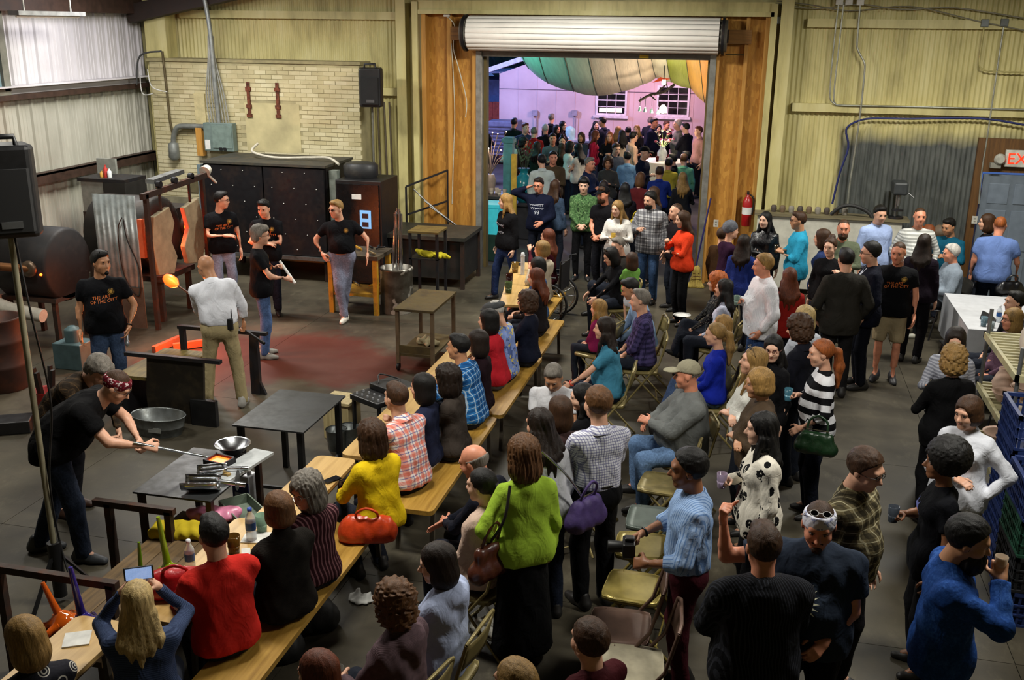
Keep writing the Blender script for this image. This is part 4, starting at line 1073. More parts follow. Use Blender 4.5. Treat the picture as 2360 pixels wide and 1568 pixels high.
# ---- seated and standing audience in the middle
C_ = dict(pose='sit', arms='lap,lap')
P(1382, 690, 'blonde child with long hair sitting near the toddler', 'c', 1.2, **C_, d=290, top='#7d1c4a', hair='long,bl', seat=.42, key='ch0')
P(1478, 667, 'grey-haired man in purple plaid shirt on a folding chair', 'm', **C_, d=262, top='plaid:#2c2848,#4d4470,#151428:.06', ts='mid', hair='short,gy', b=.4, x='collar', key='ch1', lean=6)
P(1455, 641, 'young dark-haired man in pale blue shirt looking down beside the toddler', 'm', **C_, d=255, top='#7d97b8', hair='short,bk', skin='t', head=(0, 22), lean=18, key='ch2')
P(1457, 583, 'toddler in bright green top and white skirt standing on a lap', 'c', .95, d=330, arms='chin,chin', top='#6fa048', bot='#dcdce2', bs='mini', hair='bob,br', z=.48, key='tod')
P(1426, 546, 'grey-brown-haired man seated behind the toddler with the green top', 'm', pose='sit', arms='lap,lap', seat=.28, d=225, top='#23201d', hair='short,gy', head=(0, 12), key='ch3')
P(1410, 571, 'woman in black with sunglasses pushed up and a pale scarf', 'f', **{**C_, 'arms': 'knee,knee'}, d=240, top='#101014', hair='bob,bk', x='shadesup', head=(0, 18), lean=14, key='ch4')
P(1396, 731, 'woman with long dark wavy hair in teal tee on a folding chair', 'f', 1.72, **{**C_, 'arms': 'knee,lap'}, d=268, top='#3f7f9a', ts='short', bot='denim:#141a2c', hair='longw,db', b=.6, lean=8, x='band=l', key='ch5')
P(1276, 838, 'dark grey-haired man in white shirt looking down in the aisle', 'm', **C_, d=175, top=WH, ts='short', hair='short,gy', skin='t', head=(5, 30), seat=.3, lean=12, key='ai')
P(1345, 884, 'smiling black-haired woman in black top leaning to the white-shirted man', 'f', **C_, d=285, top=BK, hair='long,bk', head=(-30, 6), skin='p', key='ch6')
P(1292, 915, 'chestnut-haired woman in front of the laughing black-haired woman', 'f', 1.76, **C_, d=320, top='#3b2a2a', hair='bob,br', key='ch7')
P(1246, 942, 'woman with long dark wavy hair in white sweater wearing a purple bag', 'f', 1.64, d=318, arms='cup,down', top='#c3c4ca', bot=DJ, hair='longw,db', head=(-15, 8), b=.3, key='purp', lean=8)
P(1380, 893, 'brown-haired man in white checked shirt and black trousers seen from behind', 'm', 1.75, d=325, arms='cross,cross', top='check:#d6d7e0,#4a4a80:.02', bot=BK, hair='curt,mb', head=(-10, 0), b=.25, untuck=0, x='collar belt', key='chk')
P(1208, 1010, 'woman with brown bob in lime green cardigan and long black skirt', 'f', 1.66, d=325, arms='hip,down', top='#98b838', bot='#0a0a0c', bs='skirt', hair='bobw,mb', head=(0, 6), b=.3, loose=.012, key='lime')
P(1112, 1082, 'dark ponytailed woman in pale pink jacket on a folding chair', 'f', 1.68, **{**C_, 'arms': 'clasp,clasp'}, d=290, top='#c9ae9d', hair='lpony,bk', head=(-8, 4), skin='p', loose=.012, hem=.02, key='ch8')
P(1095, 1026, 'bald man with grey fringe in navy suit clasping his hands', 'm', **{**C_, 'arms': 'clap@-.17/.34/-.3,clap@-.17/.34/-.3'}, d=280, top='#10131f', hair='fringe,gy', skin='r', head=(0, 18), lean=16, x='suit', key='ch9')
P(1010, 1256, 'woman with dark bob in pale blue hoodie on a folding chair', 'f', 1.66, **{**C_, 'legs': 'out'}, d=278, top='#a9b4d2', bot='denim:#10142a', hair='bob,db', head=(-25, 8), x='hood', b=.4, loose=.014, key='ch10', skin='p')
P(908, 1346, 'woman with highlighted wavy hair in mauve knit hoodie holding a glass', 'f', 1.66, **{**C_, 'arms': 'hold,lap'}, d=285, top='knit:#5d4b50', hair='curly,mb', x='hood', b=.5, loose=.016, key='ch11')
P(733, 1506, 'brown-haired person whose head shows at the bottom edge by the bench', 'f', 1.55, **C_, d=280, top='#6e1c2e', hair='bob,rb', key='ch12')
P(1362, 1432, 'brown-haired boy in maroon shirt at the bottom edge by the chairs', 'm', 1.6, **C_, d=310, top='#3b0f15', hair='curt,br', x='collar', key='ch13')
P(1190, 1527, 'grey-brown head just showing at the very bottom of the aisle', 'm', 1.7, **C_, d=300, top='#2a2622', hair='curt,sb', key='ch14')
P(1588, 832, 'heavy man in tan cap and grey sweater with crossed arms on a chair', 'm', 1.80, pose='sit', arms='cross@-.16/.37/-.17,cross@-.14/.35/-.22', d=255, top='#6a6d6c', bot='denim:#5e7aa0', hair='buzz,gy', x='cap=#97927c', b=1.5, head=(10, 4), skin='r', legs='wide', beard='goatee', loose=.012, key='ch15')
P(1652, 745, 'woman with long blond ponytail in royal blue jacket on a folding chair', 'f', 1.68, **{**C_, 'legs': 'xleg'}, d=270, top='#16289a', bot='denim:#3c4d6e', hair='pony,sb', head=(0, 4), key='ch16', shoe='#1a1210')
P(1668, 726, 'woman with loose long blond hair behind the royal blue jacket', 'f', **C_, d=265, top='#5a5648', hair='long,bl', key='ch17')
P(1672, 643, 'woman with very long black hair in white top sitting by the aisle', 'f', 1.66, **C_, d=285, top='#b9bed2', hair='longw,bk', key='ch18')
P(1655, 629, 'short red-haired woman in black patterned jacket with a plate on her lap', 'f', **{**C_, 'arms': 'lap@-.05/.36/-.4,lap@-.05/.36/-.4'}, d=262, top='blob:#17171a,#5c5a55,#2a2a2e:26', hair='curly,or', key='ch19', legs='xleg')
P(1762, 586, 'sandy-haired man in loose white shirt holding a cup', 'm', 1.76, d=250, arms='pocket,cup', top='vs:#dcdde2,#cfcdd6:.02', bot='denim:#2b4068', hair='curt,bl', head=(10, 2), skin='r', b=.4, loose=.022, hem=.06, x='collar', key='cupm')
P(1822, 617, 'woman with long dark auburn hair in red top with her back turned', 'f', 1.58, d=350, top='#8e1d18', hair='long,rb')
P(1742, 801, 'woman with sunglasses on blond hair and white wrap top crossing her arms', 'f', 1.68, d=250, arms='cross,cross', top='#cfcfc8', ts='mid', hair='long,sb', head=(10, -8), x='shadesup=#2a1c12 vneck', b=.35, key='wrapw')
P(1755, 851, 'short blond-haired woman in brown sweater standing before the white wrap top', 'f', 1.66, d=255, arms='cross,cross', top='#46382a', bot='#2a1416', hair='pixie,bl', skin='t', head=(5, 4), b=.35, loose=.014)
P(1762, 951, 'woman with very long black hair in skull-print blouse holding a cup', 'f', 1.68, d=258, arms='down,cup', top='skull:#d8d2c4,#0d0d0f', bot=BK, hair='longw,bk', head=(8, 2), skin='p', loose=.014, hem=.05, key='skull')
P(1785, 772, 'black-haired woman in red glasses and black top talking', 'f', 1.62, d=230, arms='down,cup', top=BK, hair='long,bk', head=(-40, 8), skin='p', x='glasses=#5a1a16')
P(1846, 728, 'short brown-haired person in dark suit looking away by the white blouse', 'f', 1.68, d=300, top='#12131c', hair='curly,br', x='suit', arms='down,down', head=(-10, 10))
P(1858, 706, 'blonde with a hairband in white blouse behind the dark suit', 'f', 1.6, d=320, arms='cross,cross', top='#c8cdd8', hair='bob,lb')
P(1898, 783, 'red-blond ponytailed woman in black and white striped sweater with green bag', 'f', 1.67, d=262, arms='down@.02/.2/-.42,cup', top='hs:#d4d5da,#0d0d10:.12', ts='mid', bot='denim:#0e121e', hair='pony,au', head=(-4, 6), b=.35, key='strp')
P(1592, 1037, 'black-haired man in blue striped shirt and maroon trousers holding a camera', 'm', 1.75, d=262, arms='hold@.0/.28/-.32,hold@-.02/.3/-.3', top='vs:#8fa8cc,#5f7eac:.022', ts='mid', bot='#3b1019', bs='slim', hair='curt,bk', skin='b', head=(0, 4), untuck=0, loose=.018, x='collar watch=r', key='cam')
P(1765, 1212, 'brown-haired man in black pinstriped shirt seen from behind', 'm', 1.76, d=345, arms='cross,cross', top='vs:#0f1014,#2a2c33:.018', bot='#101014', hair='short,br', head=(0, 2), skin='r', b=.7, loose=.02, x='collar', key='pin')
P(1893, 1158, 'man in white bandana and navy sunrise tee raising his fist', 'm', 1.78, d=185, arms='down@-.1/.2/-.38,raise@.3/.1/.2', top='#27303f', ts='short', bot='#15161d', hair='buzz,br', skin='r', head=(-2, 14), x='bandana=blob:#cfd0dc,#8a8fb0,#cfd0dc:30 shadesup=#d8d8d8', beard='goatee', b=.8, loose=.018, key='ban')
P(1998, 1036, 'man in black glasses and open brown plaid shirt over a black tee', 'm', 1.78, d=120, arms='down,down', top='plaid:#6d6348,#15130f,#a9a284:.075', ts='mid', bot='#17161a', hair='curt,br', head=(5, 14), x='glasses collar', b=.35, loose=.012, key='plaidm')
P(2182, 1026, 'woman with a black afro in black tee near the pottery rack', 'f', 1.68, d=268, arms='down,cup', top='#0b0c12', ts='short', bot=BK, hair='afro,bk', skin='b', head=(0, -2), key='afro', hem=.06)
P(2238, 916, 'short dark-haired woman in crisp white shirt and pale necklace', 'f', 1.66, d=215, arms='hip,cross', top='#d4d7e0', hair='pixie,br', head=(10, 6), x='collar pearls', loose=.016, key='pearl', bot='#20232e')
P(2236, 1192, 'black-bearded man in blue denim jacket drinking beside the blue crates', 'm', 1.78, d=95, arms='down,drink', top='denim:#1c3f7e,#3b62a4', bot='#0e0f15', hair='curt,bk', skin='t', head=(5, 14), beard='bigbeard', x='collar band=r', loose=.018, key='beard')
P(2202, 797, 'woman with curly light brown hair in black top seen from behind', 'f', 1.66, d=345, arms='cup,down', top='#08080a', bot=BK, hair='curly,sb', b=.4, key='curl', hem=.05)
P(2206, 756, 'brown-haired woman in grey striped blouse holding a dark cup', 'f', 1.62, d=190, arms='down,cup', top='hs:#a7a9b4,#7d808c:.03', hair='bob,db', head=(0, 10), key='gst', x='watch=r')
P(2345, 672, 'dark-haired man at the right edge behind the pottery rack', 'm', **C_, d=260, top='#2a2a30', hair='short,bk', key='ch20')
P(2338, 712, 'older person in glasses and mauve top seated behind the pottery rack', 'f', **C_, d=250, top='#5d4455', hair='bob,sb', x='glasses', skin='r', key='ch21')
# ---- standing along the right-hand wall
P(1685, 511, 'person in grey beanie and dark purple sweater near the broom', 'f', 1.68, d=60, arms='cross,cross', top='#2a1028', hair='none,br', x='beanie=heather:#5d6068')
P(1668, 524, 'person in brown jacket half hidden behind the grey beanie', 'm', 1.5, d=40, top='#3a2614', hair='short,br')
P(1716, 540, 'dark-haired woman in blue sweater with her back to the room', 'f', 1.6, d=15, top='#1f2f72', hair='long,db')
P(1766, 488, 'woman with long black hair in black leather jacket smiling', 'f', 1.66, d=190, arms='down,cross', top='leather:#101014', hair='long,bk', head=(20, 2), skin='p')
P(1843, 488, 'man in glasses and turquoise shirt holding a drink', 'm', 1.75, d=262, arms='cup,cup', top='#2b94b8', ts='mid', hair='short,br', head=(0, 2), x='glasses collar', loose=.014, hem=.05, skin='t', key='turq')
P(1898, 529, 'brown-haired woman in denim jacket over a bright pink top', 'f', 1.64, d=285, top='denim:#1c2a50', hair='bob,br', bot='denim:#1c2640', x='under=#d8305a', key='pink')
P(1916, 548, 'woman with a hair bun and black cardigan gesturing', 'f', 1.65, d=195, arms='raise@.05/.26/-.05,down', top='#0d0d10', hair='bun,br', head=(10, 4), x='vneck', skin='p')
P(1946, 506, 'dark-bearded man in sage green shirt facing the crowd', 'm', 1.74, d=180, arms='cross,cross', top='#5c6450', hair='buzz,br', beard='beard', b=.5, x='collar', skin='r')
P(2030, 473, 'black-haired man in light blue dress shirt looking aside', 'm', 1.80, d=150, arms='down,down', top='#9db0da', hair='short,bk', head=(10, 10), x='collar', loose=.012)
P(2122, 479, 'short-haired man in white striped sweater grinning', 'm', 1.78, d=175, arms='pocket,pocket', top='hs:#cfd0cc,#9a9c98:.05', hair='buzz,br', skin='r', b=.5)
P(2190, 503, 'dark-haired man in teal jacket near the exit door', 'm', 1.74, pose='sit', seat=.62, d=215, arms='cup,cup', top='#0f5068', hair='short,bk', head=(10, 14), skin='t')
P(1953, 573, 'black-haired man in charcoal blazer with tan elbow patches', 'm', 1.80, d=345, arms='pocket,pocket', top='#2a2824', bot='#1a191b', hair='short,bk', loose=.018, hem=.08, x='suit patch=#8a7a4c', key='patch')
P(2010, 558, 'man in black glasses and navy suit listening', 'm', 1.82, d=265, arms='pocket,down', top='#0b0e1c', bot='#0b0d16', hair='curt,bk', head=(0, 4), x='glasses suit', loose=.014, hem=.06)
P(2074, 558, 'man in black lettered tee and khaki shorts facing the camera', 'm', 1.78, d=190, arms='down,down', top=TEE, ts='short', bot='#9c8d6e', bs='shorts', hair='buzz,br', head=(10, 8), skin='r', b=.25, key='w14', shoe='#2a2a2e')
P(2133, 539, 'woman with long dark hair in dark plum dress seen from behind', 'f', 1.72, d=20, top='#150d18', bot='#0d0b10', hair='long,db', b=.5)
P(2196, 563, 'white-haired man in grey windbreaker seated on a black chair', 'm', 1.74, **{**C_, 'arms': 'hold@-.1/.26/-.3,hold@-.1/.3/-.36'}, d=262, top='#7d8894', bot='#2b2e33', hair='curt,wg', skin='r', head=(0, 6), b=.5, loose=.02, x='band=l', shoe='#a9a89a', key='ch22', legs='xleg')
P(2278, 494, 'dark-haired woman partly hidden behind the stout blue-shirted man', 'f', 1.66, d=270, top='#17161a', hair='bob,br')
P(2308, 499, 'stout balding man in blue short-sleeved shirt leaning on the white table', 'm', 1.76, d=10, arms='down,down@.12/.16/-.48', top='#5d74a8', ts='short', bot='denim:#101828', hair='buzz,au', skin='r', b=.9, loose=.014, lean=10, head=(15, 4))
# ---- standing in the doorway
P(1166, 446, 'blonde woman in black lettered sweatshirt and jeans by the door track', 'f', 1.70, d=222, arms='down,down', top=BK, bot='denim:#1c2a4c', hair='long,bl', head=(35, 4), skin='p', loose=.014, key='swt', legs='stride')
P(1242, 409, 'man in navy lettered sweatshirt resting a hand on his head', 'm', 1.76, d=190, arms='down@-.05/.22/-.36,tohead', top='#10152a', bot='#161a26', hair='short,db', head=(0, 8), x='glasses', beard='goatee', skin='r', b=.3, key='ninety', loose=.012)
P(1280, 414, 'woman with long brown hair and faded denim jacket in the doorway', 'f', 1.68, d=20, top='denim:#3a4a60', hair='long,br')
P(1346, 409, 'curly-haired youth in green camouflage hoodie', 'm', 1.78, d=175, arms='clasp,clasp', top='blob:#47683f,#2b4028,#6b8a5c:26', bot=BK, bs='slim', hair='wavy,bk', head=(0, 8), x='hood', skin='p', b=0)
P(1392, 430, 'bearded man in black cap and black tee with folded hands', 'm', 1.76, d=200, arms='clasp,clasp', top='#0d0c10', ts='short', bot='#14161c', hair='short,br', x='cap=#0c0c0e', beard='beard', head=(15, 4), skin='r')
P(1424, 462, 'woman with very long straight blond hair in white sweater holding a cup', 'f', 1.68, d=185, arms='cup,cup', top='#cfccc6', bot='#17161c', hair='long,sb', head=(20, 10), skin='p', key='bcup', hem=.06)
P(1441, 421, 'woman with sleek black hair and a yellow shoulder bag', 'f', 1.68, d=350, top='#15131a', hair='long,bk', key='ybag')
P(1500, 441, 'bearded man in grey plaid flannel shirt and jeans', 'm', 1.79, d=200, arms='down,cup', top='plaid:#a9a9ac,#3a3a40,#1c1c20:.11', bot='denim:#3b5478', hair='curt,bk', beard='beard', head=(15, 10), skin='l', loose=.018, hem=.05, x='collar', key='flan')
P(1507, 430, 'brown-haired woman half hidden behind the grey flannel shirt', 'f', 1.68, d=240, top='#2a2a30', hair='long,br')
P(1560, 469, 'short-haired person half hidden behind the orange sweater', 'm', 1.66, d=240, top='#1a1418', hair='buzz,br')
P(1576, 486, 'woman in bright orange sweater and black trousers with crossed arms', 'f', 1.70, d=238, arms='cross,cuph', top='#d33b1a', bot=BK, hair='half,br', head=(15, 6), x='vneck watch=l', b=.25, key='orng')
# ---- the party out on the patio
OUT = [(1185, 272, 'm', 'short,bk', '#16241d', 0, 'dark-haired man in dark green jacket at the far left of the patio'), (1211, 283, 'm', 'short,rb', '#2c3b52', 150, 'reddish-haired man facing the hall beside the dark green jacket'),
 (1213, 300, 'm', 'curt,br', '#3a2a2a', 140, 'brown-haired man below the reddish-haired man on the patio'), (1231, 293, 'm', 'short,gy', '#8e1f1c', 340, 'grey-haired man in red jacket on the patio'), (1257, 286, 'm', 'short,wg', '#131318', 330, 'white-haired man in black jacket on the patio'),
 (1271, 262, 'm', 'short,gy', '#15161c', 0, 'tall man in black against the pink wall'), (1283, 288, 'f', 'bob,bk', '#2b2b35', 120, 'black-bobbed woman beneath the tall man in black'), (1297, 279, 'f', 'long,bk', '#0f1014', 100, 'woman with long black hair in front of the white cooler'),
 (1274, 307, 'm', 'short,bk', '#5a5e62', 160, 'black-haired man in grey tee chatting on the patio'), (1296, 314, 'f', 'bun,bk', '#4c565c', 150, 'woman with pinned-up black hair beside the grey tee'), (1206, 317, 'f', 'curly,bk', '#2c1714', 90, 'woman with curly black hair in brown by the orange column'),
 (1238, 326, 'f', 'long,db', '#16241a', 10, 'woman with long dark hair in bottle green dress'), (1314, 326, 'f', 'bob,bk', '#e0dcd2', 60, 'black-bobbed woman in pale top on the patio'), (1333, 331, 'f', 'long,bk', '#d8d4c8', 300, 'long dark-haired woman in white vest top'),
 (1295, 330, 'f', 'long,br', '#2a2618', 330, 'brown-haired woman in olive behind the tan blazer'), (1275, 348, 'm', 'short,bk', '#4a3d2c', 175, 'man in tan blazer and pale shirt facing the hall'), (1249, 356, 'm', 'short,bk', '#b9c4c0', 340, 'person in pale top beside the big teal vase'),
 (1359, 363, 'm', 'short,gy', '#151f3c', 110, 'grizzled man in navy polo turning right'), (1402, 361, 'f', 'curly,br', '#3a3a38', 180, 'brown-haired woman in grey top facing the hall'), (1372, 300, 'f', 'long,rb', '#9c1c3c', 90, 'auburn-haired woman in crimson sweater'),
 (1373, 279, 'f', 'long,bk', '#17171d', 150, 'woman with long dark hair against the pink wall'), (1389, 270, 'm', 'short,bk', '#151c30', 300, 'tall dark-haired man in navy blazer against the pink wall'), (1405, 303, 'f', 'long,au', '#101014', 170, 'red-haired woman in black dress smiling'),
 (1425, 291, 'f', 'long,sb', '#4c3830', 10, 'light-brown-haired woman behind the red-haired woman'), (1434, 299, 'f', 'longw,bk', '#c9b8a0', 330, 'woman with thick dark hair in beige top'), (1448, 292, 'm', 'short,bk', '#20202a', 0, 'dark head between the two long-haired women'),
 (1468, 288, 'f', 'long,bl', '#17141a', 200, 'blonde woman in black wrap dress under the chandelier'), (1460, 303, 'm', 'short,bk', '#c9a58c', 60, 'dark-haired man in pale shirt lit by the table'), (1508, 272, 'm', 'short,bk', '#0f1630', 110, 'tall man in navy suit near the chandelier'),
 (1499, 270, 'm', 'short,gy', '#23252f', 0, 'grey-haired head behind the navy suit'), (1518, 287, 'f', 'bob,bk', '#2a1616', 160, 'dark-bobbed woman behind the flower vase'), (1536, 279, 'm', 'short,br', '#10131c', 140, 'brown-haired man in black right of the flowers'),
 (1562, 276, 'm', 'curt,wg', '#5e6258', 250, 'white-haired man in pale grey jacket under the right window'), (1567, 266, 'm', 'none,bk', '#31506a', 0, 'person in a teal cap behind the white-haired man'), (1581, 283, 'm', 'short,bk', '#16161c', 300, 'dark-haired man at the right of the white-haired man'),
 (1611, 291, 'm', 'short,rb', '#a67a72', 240, 'man in pink shirt at the right door track'), (1487, 338, 'm', 'none,bk', '#10162a', 110, 'man in black baseball cap and navy tee'), (1446, 350, 'm', 'short,bk', '#6d96bd', 345, 'dark-haired man in light blue shirt from behind'),
 (1521, 383, 'm', 'short,br', '#1d2f78', 350, 'brown-haired man in royal blue shirt from behind'), (1542, 364, 'm', 'short,db', '#b3a23a', 10, 'dark-haired man in mustard yellow shirt from behind'), (1551, 355, 'm', 'short,bk', '#14141a', 280, 'dark head beyond the mustard shirt'),
 (1577, 355, 'm', 'short,mb', '#5c9a80', 0, 'man in mint green shirt from behind'), (1583, 349, 'm', 'short,bk', '#0e0f14', 300, 'dark head beyond the mint green shirt'), (1574, 397, 'f', 'long,sb', '#17181c', 350, 'woman with long fair hair in black by the right post'),
 (1477, 398, 'f', 'bob,mb', '#5a1d20', 20, 'short brown-haired woman in dark red near the doorway'), (1392, 416, 'f', 'long,db', '#3c3a3c', 10, 'long dark-haired woman behind the black cap'), (1119, 284, 'm', 'curt,bk', '#202028', 30, 'dark-haired man beyond the twinkling branches'),
 (1113, 348, 'm', 'short,bk', '#0c0d12', 60, 'bartender in black at the left patio bar'), (1180, 317, 'm', 'short,gy', '#cbc4bc', 170, 'grey-haired man in white shirt behind the teal column'), (1340, 305, 'f', 'bob,br', '#2c3644', 200, 'brown-bobbed woman in slate in the middle of the patio'), (1420, 330, 'm', 'short,br', '#3a4250', 140, 'brown-haired man in slate blue between the groups')]
for (px_, py_, g_, hr_, tp_, dd_, lb_) in OUT:
    ex = 'cap=#0d0d10' if 'black baseball' in lb_ else 'cap=#1f8090' if 'teal cap' in lb_ else 'cap=#101012' if 'bartender' in lb_ else ''
    P(px_, py_, lb_, g_, 1.58 if any(k in lb_ for k in ('behind', 'beyond', ' head ', 'below', 'beneath', 'woman with long dark hair against', 'brown-haired man in black right')) else rnd.uniform(1.74, 1.84) if g_ == 'm' else rnd.uniform(1.62, 1.7), d=dd_, top=tp_, arms=rnd.choice(['down,cup', 'cup,down', 'cross,cross', 'down,down', 'hold,cup']), bot=rnd.choice(['#12141c', '#1c2230', '#241f1c', 'denim:#2a3a58']), hair=hr_, x=ex+(' collar' if g_ == 'm' else ''), head=(rnd.uniform(-20, 20), rnd.uniform(0, 10)), skin=rnd.choice('lptr'), b=rnd.uniform(.1, .5), ts='none' if 'vest top' in lb_ else 'long')
# ---- printed tops
ORANGE = M('#d9702c', .7, 0, 0); CREAMP = M('#d8d2c2', .7, 0, 0); GOLDP = M('#b98f3a', .7, 0, 0); LETW = M('#b9bcc6', .7, 0, 0)
def crew(k, text=True, dx=.1):
    i = PEOPLE[k]
    decal(i, 'sun_logo', [disc_polys(dx, .255, .017), sun_polys(dx, .255, .04)], GOLDP)
    if text: decal(i, 'lettering', [text_polys('THE ART', .045, .0, .185, .1), text_polys('OF THE CITY', .045, .02, .145, .1)], ORANGE)
for k_ in ('mic', 'w2', 'w14'): crew(k_)
crew('w3'); crew('w4'); crew('w5', False)
decal(PEOPLE['swt'], 'script_print', [squig_polys(-.1, .1, .2, .03, 5, .007, -.15, 1), squig_polys(-.06, .08, .06, .026, 3, .006, 0, 4)], LETW)
decal(PEOPLE['ninety'], 'lettering', [squig_polys(-.13, .13, .22, .022, 7, .005, .05, 2), squig_polys(-.1, .13, .175, .016, 6, .004, -.03, 6), text_polys('93', .085, .035, .085)], LETW)
decal(PEOPLE['ban'], 'sunrise_print', [disc_polys(-.05, .16, .05, 18), sun_polys(-.05, .16, .1, 20)], M('#c9c8ac', .7, 0, 0))
decal(PEOPLE['ban'], 'leaf_print', [disc_polys(-.1, .11, .045, 12)], M('#7a8a3a', .7, 0, 0))
decal(PEOPLE['afro'], 'emblem_print', [disc_polys(-.04, .2, .05, 7), sun_polys(-.04, .2, .08, 7)], M('#6a72b8', .7, 0, 0))
# ================================================================ THE HOT SHOP
GALV = rust_metal('#7d8282', '#5d5f5c', .38, .75, 7, .5)
HOT = M('#ff7a2a', .5, 0, 0, emit='#ff4a10', es=9)
HOT2 = M('#ff8a3a', .4, 0, 0, emit='#ff3a08', es=4)
IRON = rust_metal('#3a2e28', '#5a3522', .6, .5, 6)
REFR = M('#93866a', .85, 0, .15, 6, .3)
def legs4(root, x0, x1, y0, y1, z, w, mat):
    for x in (x0, x1):
        for y in (y0, y1): MB().b2((x-w/2, y-w/2, 0), (x+w/2, y+w/2, z)).build('leg', mat, root)
# big black annealing oven
ov = thing('annealing_oven', 'big black riveted oven box with double doors before the brick block', 'oven', (-8.02, 16.1, 0))
OVM = rust_metal('#17161a', '#2c211c', .5, .45, 3, .55)
MB().b2((-1.12, -.5, .42), (1.12, .62, 1.97)).build('body', OVM, ov)
for sx in (-1, 1):
    dr = MB().b2((sx*.01, -.56, .45), (sx*1.1, -.5, 1.93)).build('door', OVM, ov, .008)
    if sx < 0: bolt_ = MB().lathe([(.012, 0), (.012, .006), (0, .012)], (0, 0, 0), 6, rotx(PI/2)).mesh('bolt'); bolt_.materials.append(M('#a9a9a4', .3, .8))
    for i in range(5):
        for j in range(6):
            if (i+j) % 2 == 0: o = link('bolt', bolt_, dr); o.location = (sx*(.16+i*.2), -.56, .55+j*.26)
    MB().tube([(sx*.08, -.56, 1.05), (sx*.08, -.61, 1.05), (sx*.08, -.61, 1.35), (sx*.08, -.56, 1.35)], .012).build('door_handle', STEEL, dr)
MB().b2((-1.14, -.58, 1.95), (1.14, .64, 1.99)).build('lid', rust_metal('#3c3b35', '#544a38', .6, .3), ov)
legs4(ov, -1.05, 1.05, -.45, .5, .42, .08, IRON)
MB().b2((-1.1, -.6, .38), (1.1, -.5, .44)).build('sill', STEEL, ov)
MB().tube(spline([(-.5, .3, 2.2), (-.45, .0, 2.1), (0, -.1, 2.03), (.6, .0, 2.04), (1.0, -.1, 2.06), (1.25, -.25, 1.98)]), .022).build('power_hose', M('#b9b4a4', .5), ov)
for xx, w_ in ((-1.24, .07), (1.22, .14)):
    MB().b2((xx-w_/2, -.45, .5), (xx+w_/2, -.3, 1.9)).build('side_duct', M('#7f8880' if xx > 0 else '#6d7e84', .5, .2), ov)
# controller cabinet with screen
cb = thing('control_cabinet', 'black controller cabinet with small blue lit screen', 'cabinet', (-6.3, 15.9, 0))
MB().b2((-.4, -.4, .05), (.4, .4, 1.78)).build('body', BLACKPL, cb, .01)
d_ = MB().b2((-.36, -.43, .1), (.36, -.4, 1.72)).build('door', M('#0b0c0f', .25, 0, .1), cb)
MB().b2((-.1, -.445, 1.48), (.06, -.43, 1.56)).build('name_plate', WHITEP, d_)
sc_ = MB().b2((.03, -.445, 1.0), (.22, -.43, 1.3)).build('screen', M('#3d86c8', .3, 0, 0, emit='#8ab8d8', es=.7), d_)
for zz in (1.03, 1.17): MB().b2((.07, -.45, zz), (.18, -.444, zz+.08)).build('readout', M('#0a1420', .3), sc_)
MB().lathe([(.22, 0), (.24, .05), (.24, .2), (.2, .24)], (-.1, 0, 1.78), 14, sx=1.25).build('vent_box', rust_metal('#2a2b2d', '#3d3b36', .5, .4), cb)
# breaker panel on the brick
bp = thing('breaker_panel', 'grey-green breaker panel with conduits on the brick block', 'electrical panel', (-9.45, 16.8, 2.0))
PGR = M('#6c7d78', .5, .1, .1)
MB().b2((-.28, -.1, 0), (.3, .05, .5)).build('box', PGR, bp, .01)
MB().b2((-.1, -.115, .06), (.28, -.1, .46)).build('door', M('#74867f', .5, .1), bp)
MB().b2((-.26, -.105, .03), (-.16, -.1, .2)).build('paper_label', WHITEP, bp)
for k in range(2): MB().b2((.02+.08*k, -.12, .02), (.08+.08*k, -.1, .07)).build('breaker', BLACK, bp)
MB().tube(spline([(-.2, -.03, .42), (-.55, -.03, .42), (-.82, -.03, .4), (-.92, -.03, .25), (-.95, -.03, .05)]), .05).build('conduit_elbow', M('#7d817c', .45, .4), bp)
MB().lathe([(.05, .12), (.09, .1), (.1, -.15), (.06, -.2)], (-.95, -.03, 0), 12).build('conduit_head', M('#777b76', .5, .3), bp)
for k in range(8):
    x0 = -.18+.055*k
    MB().tube(spline([(x0, -.03, .5), (x0*.9-.04, -.03, 1.0), (-.05+x0*.35, -.03, 1.6), (-.04+x0*.25, -.02, 2.0)]), .012, 6).build('cable', M('#8f9088', .5), bp)
MB().tube(spline([(.02, -.06, .5), (.0, -.07, 1.5), (-.02, -.07, 2.2), (-.12, -.1, 3.1)]), .04).build('riser_conduit', M('#8d918e', .4, .5), bp)
MB().b2((-.45, -.08, -.1), (-.33, .04, .4)).build('wood_strip', PINE, bp)
# speakers
def speaker(label, loc, rz, s, poleh, base):
    t = thing('loudspeaker', label, 'loudspeaker', loc, rz)
    prof = [(-.2, -.16), (-.13, .17), (.13, .17), (.2, -.16)]
    m = MB(); pts = [(-.17, .16), (.17, .16), (.21, -.06), (.18, -.17), (-.18, -.17), (-.21, -.06)]
    m.prism([(x*s, y*s) for x, y in pts], .0, .66*s); m.build('cabinet', BLACKPL, t, .03*s)
    MB().prism([(x*s*.9, y*s) for x, y in ((-.18, -.175), (.18, -.175), (.16, -.2), (-.16, -.2))], .05*s, .5*s).build('grille', M('#0b0b0c', .8), t)
    MB().tube([(-.1*s, -.1*s, .65*s), (-.09*s, -.1*s, .72*s), (.09*s, -.1*s, .72*s), (.1*s, -.1*s, .65*s)], .02*s).build('carry_handle', BLACK, t)
    MB().b2((-.06*s, -.206*s, .08*s), (.08*s, -.2*s, .13*s)).build('badge', M('#6d6f72', .3, .6), t)
    return t
p0 = atz(142, 1385, 0); st = thing('speaker_stand', 'tall cream speaker pole on a black tripod at the left', 'speaker stand', (p0.x, p0.y, 0))
